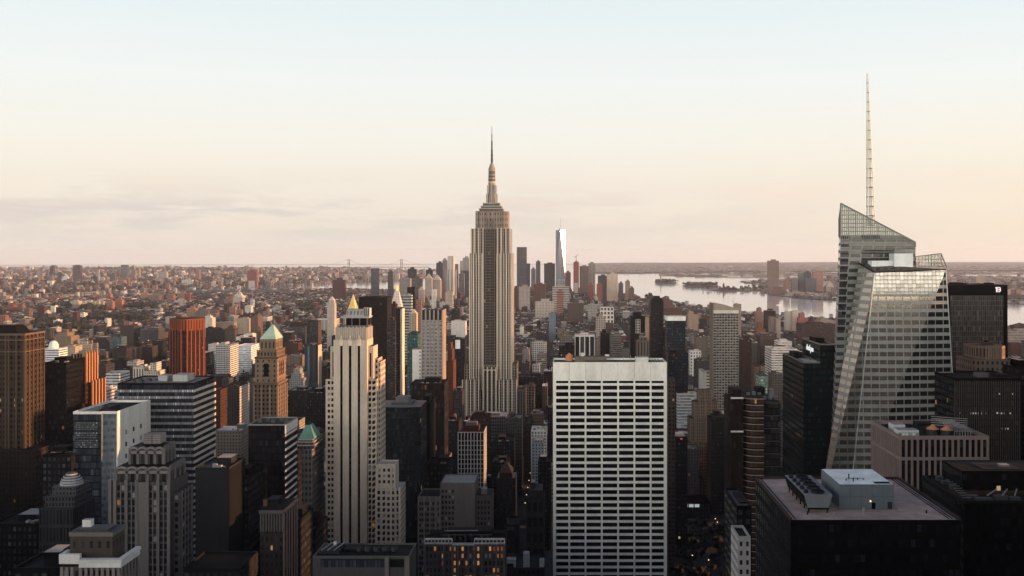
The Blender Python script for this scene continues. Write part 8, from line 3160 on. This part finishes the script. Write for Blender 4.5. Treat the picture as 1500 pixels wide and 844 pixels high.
def colour_word(c):
    r, g, b = c
    v = (r + g + b) / 3
    if v < 0.06:
        return 'dark'
    if r > 1.9 * b and v < 0.22:
        return 'brick-red' if r > 0.2 else 'brown brick'
    if v > 0.45:
        return 'white'
    if r > 1.4 * b:
        return 'tan' if v > 0.2 else 'brown'
    return 'pale grey' if v > 0.25 else 'grey'


def roof_word(c):
    v = sum(c) / 3
    return 'pale roof' if v > 0.3 else ('black roof' if v < 0.09 else 'grey roof')


def style_word(s):
    if s['fu'] > 1:
        return 'banded'
    if s['st'] > 30:
        return 'ribbed'
    return 'gridded' if s['fv'] > 0.55 else 'small-windowed'


used = {}
for n in chosen:
    f = fills[n]
    x0, x1, y0, y1, h, st, rc = f
    mb = MB()
    fill_building(mb, f, y0 < 2600)
    o = mb.build('city_building', None, 'facade', ((x0 + x1) / 2, (y0 + y1) / 2, gz(x0, y0)))
    px = VX + (x0 + x1) / 2 / y0 * F
    d = min(ANCH, key=lambda q: abs(q[0] - px))
    rel = 'beside' if abs(d[0] - px) < 9 else ('left of' if px < d[0] else 'right of')
    dist = 'near' if y0 < 900 else ('mid-distance' if y0 < 1800 else 'farther')
    lab = f"{dist} {colour_word(st['col'])} {style_word(st)} block with {roof_word(rc)}, {rel} {d[1]}"
    used.setdefault(lab, []).append((px, y0, o))
    tag(o, lab, 'city building', 'ordinary blocks of the city grid')
for lab, lst in used.items():
    if len(lst) > 1:
        lst.sort(key=lambda q: q[1])
        names = ['nearest', 'second nearest', 'third nearest', 'fourth nearest', 'fifth nearest', 'sixth nearest', 'seventh nearest', 'eighth nearest', 'ninth nearest', 'tenth nearest', 'eleventh nearest', 'twelfth nearest']
        for k, (px, y0, o) in enumerate(lst):
            o['label'] = f"{names[min(k, 11)]} of the {lab.split(' ', 1)[1].replace(' block with', ' blocks with')}"
chosen_s = set(chosen)
mb = MB()
for n, f in enumerate(fills):
    if n not in chosen_s:
        fill_building(mb, f, f[2] < 1500 and n in seen)
o = mb.build('city_blocks', None, 'facade')
tag(o, 'dense carpet of lower city blocks between the towers, plus unseen tall ones casting shade', 'city blocks', None, 'stuff')

# tower under the camera (its parapet stays below the frame)
t = thing('skyscraper', 'stone skyscraper whose roof terrace is the viewpoint', 'skyscraper', (0, -18, 0))
mb = MB()
mb.box(-45, 45, -34, -3, -1, 255, S((0.42, 0.37, 0.31), bay=3, st=3.7, fu=0.45, fv=0.5), ROOF)
part(mb, 'shaft', t)


# ================================================================== far districts
def scatter(name, label, poly, count, pxr, pyr, hfun, sizes, cols):
    mb = MB()
    made = 0
    for _ in range(count * 4):
        if made >= count:
            break
        px, py = R.uniform(*pxr), R.uniform(*pyr)
        x, y = G(px, py)
        if y > 27000 or not pip(x, y, poly):
            continue
        wd, dp = R.uniform(*sizes) * (1 + y / 14000), R.uniform(*sizes) * (1 + y / 14000)
        blocked = False
        for a, b, c, d in FAR_FOOT:
            if x < b + 2 and x + wd > a - 2 and y < d + 2 and y + dp > c - 2:
                blocked = True
                break
        if blocked:
            continue
        h = hfun(y)
        zb = gz(x, y) + (hills(x, y) if poly is STAT else 0)
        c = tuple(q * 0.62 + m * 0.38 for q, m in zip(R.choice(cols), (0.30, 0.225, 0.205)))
        v = R.uniform(0.75, 1.2)
        st = S(tuple(min(0.75, q * v) for q in c), bay=6, st=6, fu=0.42, fv=0.45, lit=0)
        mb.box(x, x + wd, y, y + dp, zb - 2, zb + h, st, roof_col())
        if R.random() < 0.3 and h > 14:
            mb.box(x + wd * 0.3, x + wd * 0.7, y + dp * 0.3, y + dp * 0.7, zb + h, zb + h + 5, P(st['col']), roof_col())
        made += 1
    o = mb.build(name, None, 'facade')
    return tag(o, label, 'district', None, 'stuff')


FAR_FOOT = [f for f in FOOT if f[2] > 3300]
CB = (BRICK, RED, PINK, TAN, BEIGE, WHITE, WHITE, GREY, GREY, CHAR, (0.34, 0.20, 0.155), (0.46, 0.40, 0.37), BROWN, (0.30, 0.29, 0.31))
scatter('far_district', 'hazy plain of low houses stretching to the bay on the left', BKLN, 8500, (-60, 645), (391.6, 425), lambda y: R.uniform(8, 20) if R.random() < 0.9 else R.uniform(22, 65), (9, 30), CB)
scatter('far_houses', 'nearer riverside houses of the plain across the left river', BKLN, 6500, (-60, 560), (403, 440), lambda y: R.uniform(8, 18) if R.random() < 0.9 else R.uniform(20, 55), (7, 24), CB)
scatter('far_shore_district', 'low buildings on the flat shore across the wide river', JERS, 2600, (1080, 1640), (405, 449), lambda y: R.uniform(8, 18) if R.random() < 0.93 else R.uniform(18, 45), (9, 36), CB)
scatter('port_buildings', 'pale sheds along the low strip of land beyond the islands', BAYO, 420, (960, 1640), (398.5, 406), lambda y: R.uniform(8, 22), (30, 90), (WHITE, BEIGE, PINK, TAN, GREY))
scatter('hillside_houses', 'scattered pale houses on the far hills', STAT, 700, (860, 1640), (392, 400.6), lambda y: R.uniform(8, 18), (10, 40), (BEIGE, TAN, GREY, PINK))


# ================================================================== trees: dark crowns packed in squares, parks and islands
def ico(rng, n_sub=1):
    bm_ = bmesh.new()
    bmesh.ops.create_icosphere(bm_, subdivisions=n_sub, radius=1)
    vs_ = [tuple(v.co) for v in bm_.verts]
    fs_ = [tuple(v.index for v in f.verts) for f in bm_.faces]
    bm_.free()
    return vs_, fs_


IV, IF_ = ico(R)


def trees(name, label, spots, lift=0.0):
    V, Fc = [], []
    for x, y, r in spots:
        z0 = gz(x, y) + lift
        for _ in range(4):
            ox, oy, oz = R.uniform(-0.7, 0.7) * r, R.uniform(-0.7, 0.7) * r, r * R.uniform(1.1, 2.2)
            rr = r * R.uniform(0.45, 0.75)
            n = len(V)
            for v in IV:
                j = R.uniform(0.7, 1.25)
                V.append((x + ox + v[0] * rr * j, y + oy + v[1] * rr * j, z0 + oz + v[2] * rr * j))
            Fc.extend(tuple(i + n for i in f) for f in IF_)
        n = len(V)
        for a, b in ((-1, -1), (1, -1), (1, 1), (-1, 1)):
            V.append((x + a * r * 0.09, y + b * r * 0.09, z0))
        for a, b in ((-1, -1), (1, -1), (1, 1), (-1, 1)):
            V.append((x + a * r * 0.05, y + b * r * 0.05, z0 + r * 1.5))
        for k in range(4):
            Fc.append((n + k, n + (k + 1) % 4, n + 4 + (k + 1) % 4, n + 4 + k))
    me_ = bpy.data.meshes.new(name)
    me_.from_pydata(V, [], Fc)
    me_.materials.append(M['foliage'])
    o_ = bpy.data.objects.new(name, me_)
    COL.objects.link(o_)
    return tag(o_, label, 'trees', None, 'stuff')


def patch(px0, px1, py0, py1, n, r):
    out = []
    for _ in range(n):
        x, y = G(R.uniform(px0, px1), R.uniform(py0, py1))
        if clear_far(x, y):
            out.append((x, y, r * R.uniform(0.7, 1.3)))
    return out


def clear_far(x, y):
    for a, b, c, d in FOOT:
        if a - 2 < x < b + 2 and c - 2 < y < d + 2:
            return False
    return True


sp = patch(128, 215, 469, 477, 260, 8) + patch(55, 122, 478, 492, 200, 8) + patch(440, 462, 452, 462, 90, 9) + patch(90, 104, 450, 456, 60, 8)
sp += patch(120, 152, 455, 459, 70, 8) + patch(190, 230, 452, 457, 90, 8) + patch(870, 885, 470, 480, 50, 7) + patch(350, 372, 470, 478, 60, 7)
trees('park_trees', 'dark leafy patches between the low brick blocks at left', sp, 14)
sp = []
for _ in range(1500):
    x, y = G(R.uniform(-40, 560), R.uniform(393.5, 436))
    if pip(x, y, BKLN):
        sp.append((x, y, R.uniform(7, 12) * (1 + y / 16000)))
for cx_, cy_, n_, w_, h_ in ((15, 417, 90, 26, 2.5), (60, 420, 90, 30, 2.5), (110, 422, 90, 40, 2), (300, 399, 90, 40, 1), (180, 397, 90, 60, 0.8), (420, 421, 60, 20, 2)):
    for _ in range(n_):
        x, y = G(R.gauss(cx_, w_ / 2), R.gauss(cy_, h_ / 2))
        if pip(x, y, BKLN):
            sp.append((x, y, R.uniform(8, 13) * (1 + y / 14000)))
trees('far_trees', 'dark tree belts threading the hazy plain at left', sp)
sp = []
for poly, n_ in ((LIBE, 60), (ELLI, 70), (PIER, 40)):
    xs_, ys_ = [p[0] for p in poly], [p[1] for p in poly]
    for _ in range(n_ * 3):
        x, y = R.uniform(min(xs_), max(xs_)), R.uniform(min(ys_), max(ys_))
        if pip(x, y, poly):
            sp.append((x, y, R.uniform(7, 11)))
trees('island_trees', 'dark trees covering the small harbour islands', sp, 3)
sp = [(R.uniform(72, 160), R.uniform(780, 955), R.uniform(2.8, 4.6)) for _ in range(170)]
trees('park_canopy', 'dark tree canopy of the park right of the white slab base', sp)
mb = MB()
for (a, b), poly in (((0.35, 0.62), ELLI), ((0.05, 0.2), PIER), ((0.55, 0.8), PIER)):
    pass
ex, ey = G(1012, 419.6)
t = thing('museum_building', 'low red building with small towers on the flat harbour island', 'building', (ex, ey, 0))
m = MB()
zb = gz(ex, ey) + 3
m.box(ex, ex + 120, ey, ey + 40, zb, zb + 20, S((0.30, 0.15, 0.12), bay=8, st=9, fu=0.5, fv=0.5), (0.25, 0.2, 0.18))
part(m, 'main_hall', t)
for k in (12, 42, 72, 102):
    m = MB()
    m.cbox(ex + k, ey + 6, zb + 20, 8, 8, 12, P((0.34, 0.17, 0.13)))
    m.pyramid([(ex + k - 4, ey + 2), (ex + k + 4, ey + 2), (ex + k + 4, ey + 10), (ex + k - 4, ey + 10)], zb + 32, (ex + k, ey + 6, zb + 40), P((0.2, 0.3, 0.27)))
    part(m, 'corner_turret', t)
ex, ey = G(1066, 425.4)
t = thing('terminal_building', 'dark gabled terminal on the pier head left of the lone tower', 'building', (ex, ey, 0))
m = MB()
zb = gz(ex, ey) + 3
m.box(ex - 60, ex + 70, ey, ey + 60, zb, zb + 16, S((0.16, 0.09, 0.08), bay=8, st=9, fu=0.5, fv=0.5), (0.12, 0.1, 0.1))
part(m, 'shed', t)
m = MB()
m.cbox(ex - 30, ey + 10, zb + 16, 14, 14, 22, P((0.22, 0.12, 0.1)))
m.pyramid([(ex - 37, ey + 3), (ex - 23, ey + 3), (ex - 23, ey + 17), (ex - 37, ey + 17)], zb + 38, (ex - 30, ey + 10, zb + 56), P((0.15, 0.12, 0.11)))
part(m, 'clock_turret', t)

# small white boats on the river
boat_me = None
for px, py, lab in ((947, 424, 'white sailboat near the tip of the island'), (1140, 447, 'white ferry in the river below the lone tower'), (1075, 441, 'small white boat in the middle of the wide river'), (1187, 462, 'small boat close to the near bank')):
    x, y = G(px, py)
    z = gz(x, y) - 1.5
    t = thing('boat', lab, 'boat', (x, y, z), 'boats on the river')
    m = MB()
    hull = [(x - 11, y - 3.5), (x + 6, y - 3.5), (x + 12, y), (x + 6, y + 3.5), (x - 11, y + 3.5)]
    m.prism([(p[0] * 0.96 + x * 0.04, p[1] * 0.96 + y * 0.04) for p in hull], z, z + 2.4, P(WHITE), PALE, hull)
    part(m, 'hull', t)
    m = MB()
    if 'sail' in lab:
        m.face([(x, y, z + 3), (x - 9, y, z + 3), (x, y, z + 24)], P((0.8, 0.78, 0.74)))
        m.face([(x + 0.1, y + 0.1, z + 24), (x - 9, y + 0.1, z + 3), (x + 0.1, y + 0.1, z + 3)], P((0.8, 0.78, 0.74)))
        part(m, 'sail', t)
    else:
        m.box(x - 8, x + 4, y - 2.4, y + 2.4, z + 2.4, z + 5, P(WHITE), WHITE)
        part(m, 'cabin', t)


# street lamps with their own glow
def lamp(x, y, h, label, group):
    t_ = thing('street_lamp', label, 'street lamp', (x, y, 0), group)
    m_ = MB()
    m_.cyl(x, y, 0.12, 0, h, P(CHAR), 6)
    m_.bar((x, y, h - 0.1), (x + 1.2, y, h + 0.2), 0.14, P(CHAR))
    part(m_, 'pole', t_)
    m_ = MB()
    m_.cbox(x + 1.2, y, h, 0.75, 0.75, 0.35, P(WHITE))
    part(m_, 'lamp_head', t_, 'lamp')


for k, yy in enumerate((1010, 1045, 1078, 1112, 1150, 1188, 1226, 1262)):
    for sx in (-1, 1):
        lamp(AV0 + sx * 8.5, yy, 9, 'glowing street lamp along the dark avenue left of the white slab', 'street lamps along the dark avenue')
for px, py in ((993, 771), (1004, 771), (1021, 771), (1046, 771), (1049, 776), (1052, 783), (1056, 789), (1062, 797), (1043, 801), (1066, 806), (1036, 833), (1012, 826), (1071, 818)):
    x, y = G(px, py)
    lamp(x, y, 7, 'glowing lamp in the dark park right of the white slab', 'lamps in the dark park')

# ================================================================== the air
hz = bpy.data.meshes.new('haze')
bm = bmesh.new()
bmesh.ops.create_cube(bm, size=1)
bmesh.ops.scale(bm, verts=bm.verts, vec=(124000, 124000, 1420))
bmesh.ops.translate(bm, verts=bm.verts, vec=(0, 0, -1420 / 2 + 560))
bm.to_mesh(hz)
bm.free()
hm = bpy.data.materials.new('haze')
hm.use_nodes = True
ht = hm.node_tree
ht.nodes.clear()
pv = ht.nodes.new('ShaderNodeVolumePrincipled')
pv.inputs['Color'].default_value = (0.70, 0.80, 0.94, 1)
pv.inputs['Density'].default_value = HAZE_DENSITY
pv.inputs['Anisotropy'].default_value = 0.1
mo = ht.nodes.new('ShaderNodeOutputMaterial')
ht.links.new(pv.outputs[0], mo.inputs['Volume'])
hz.materials.append(hm)
ho = bpy.data.objects.new('haze', hz)
COL.objects.link(ho)
tag(ho, kind='stuff')
ho['label'] = 'thin pale evening haze over the whole city'
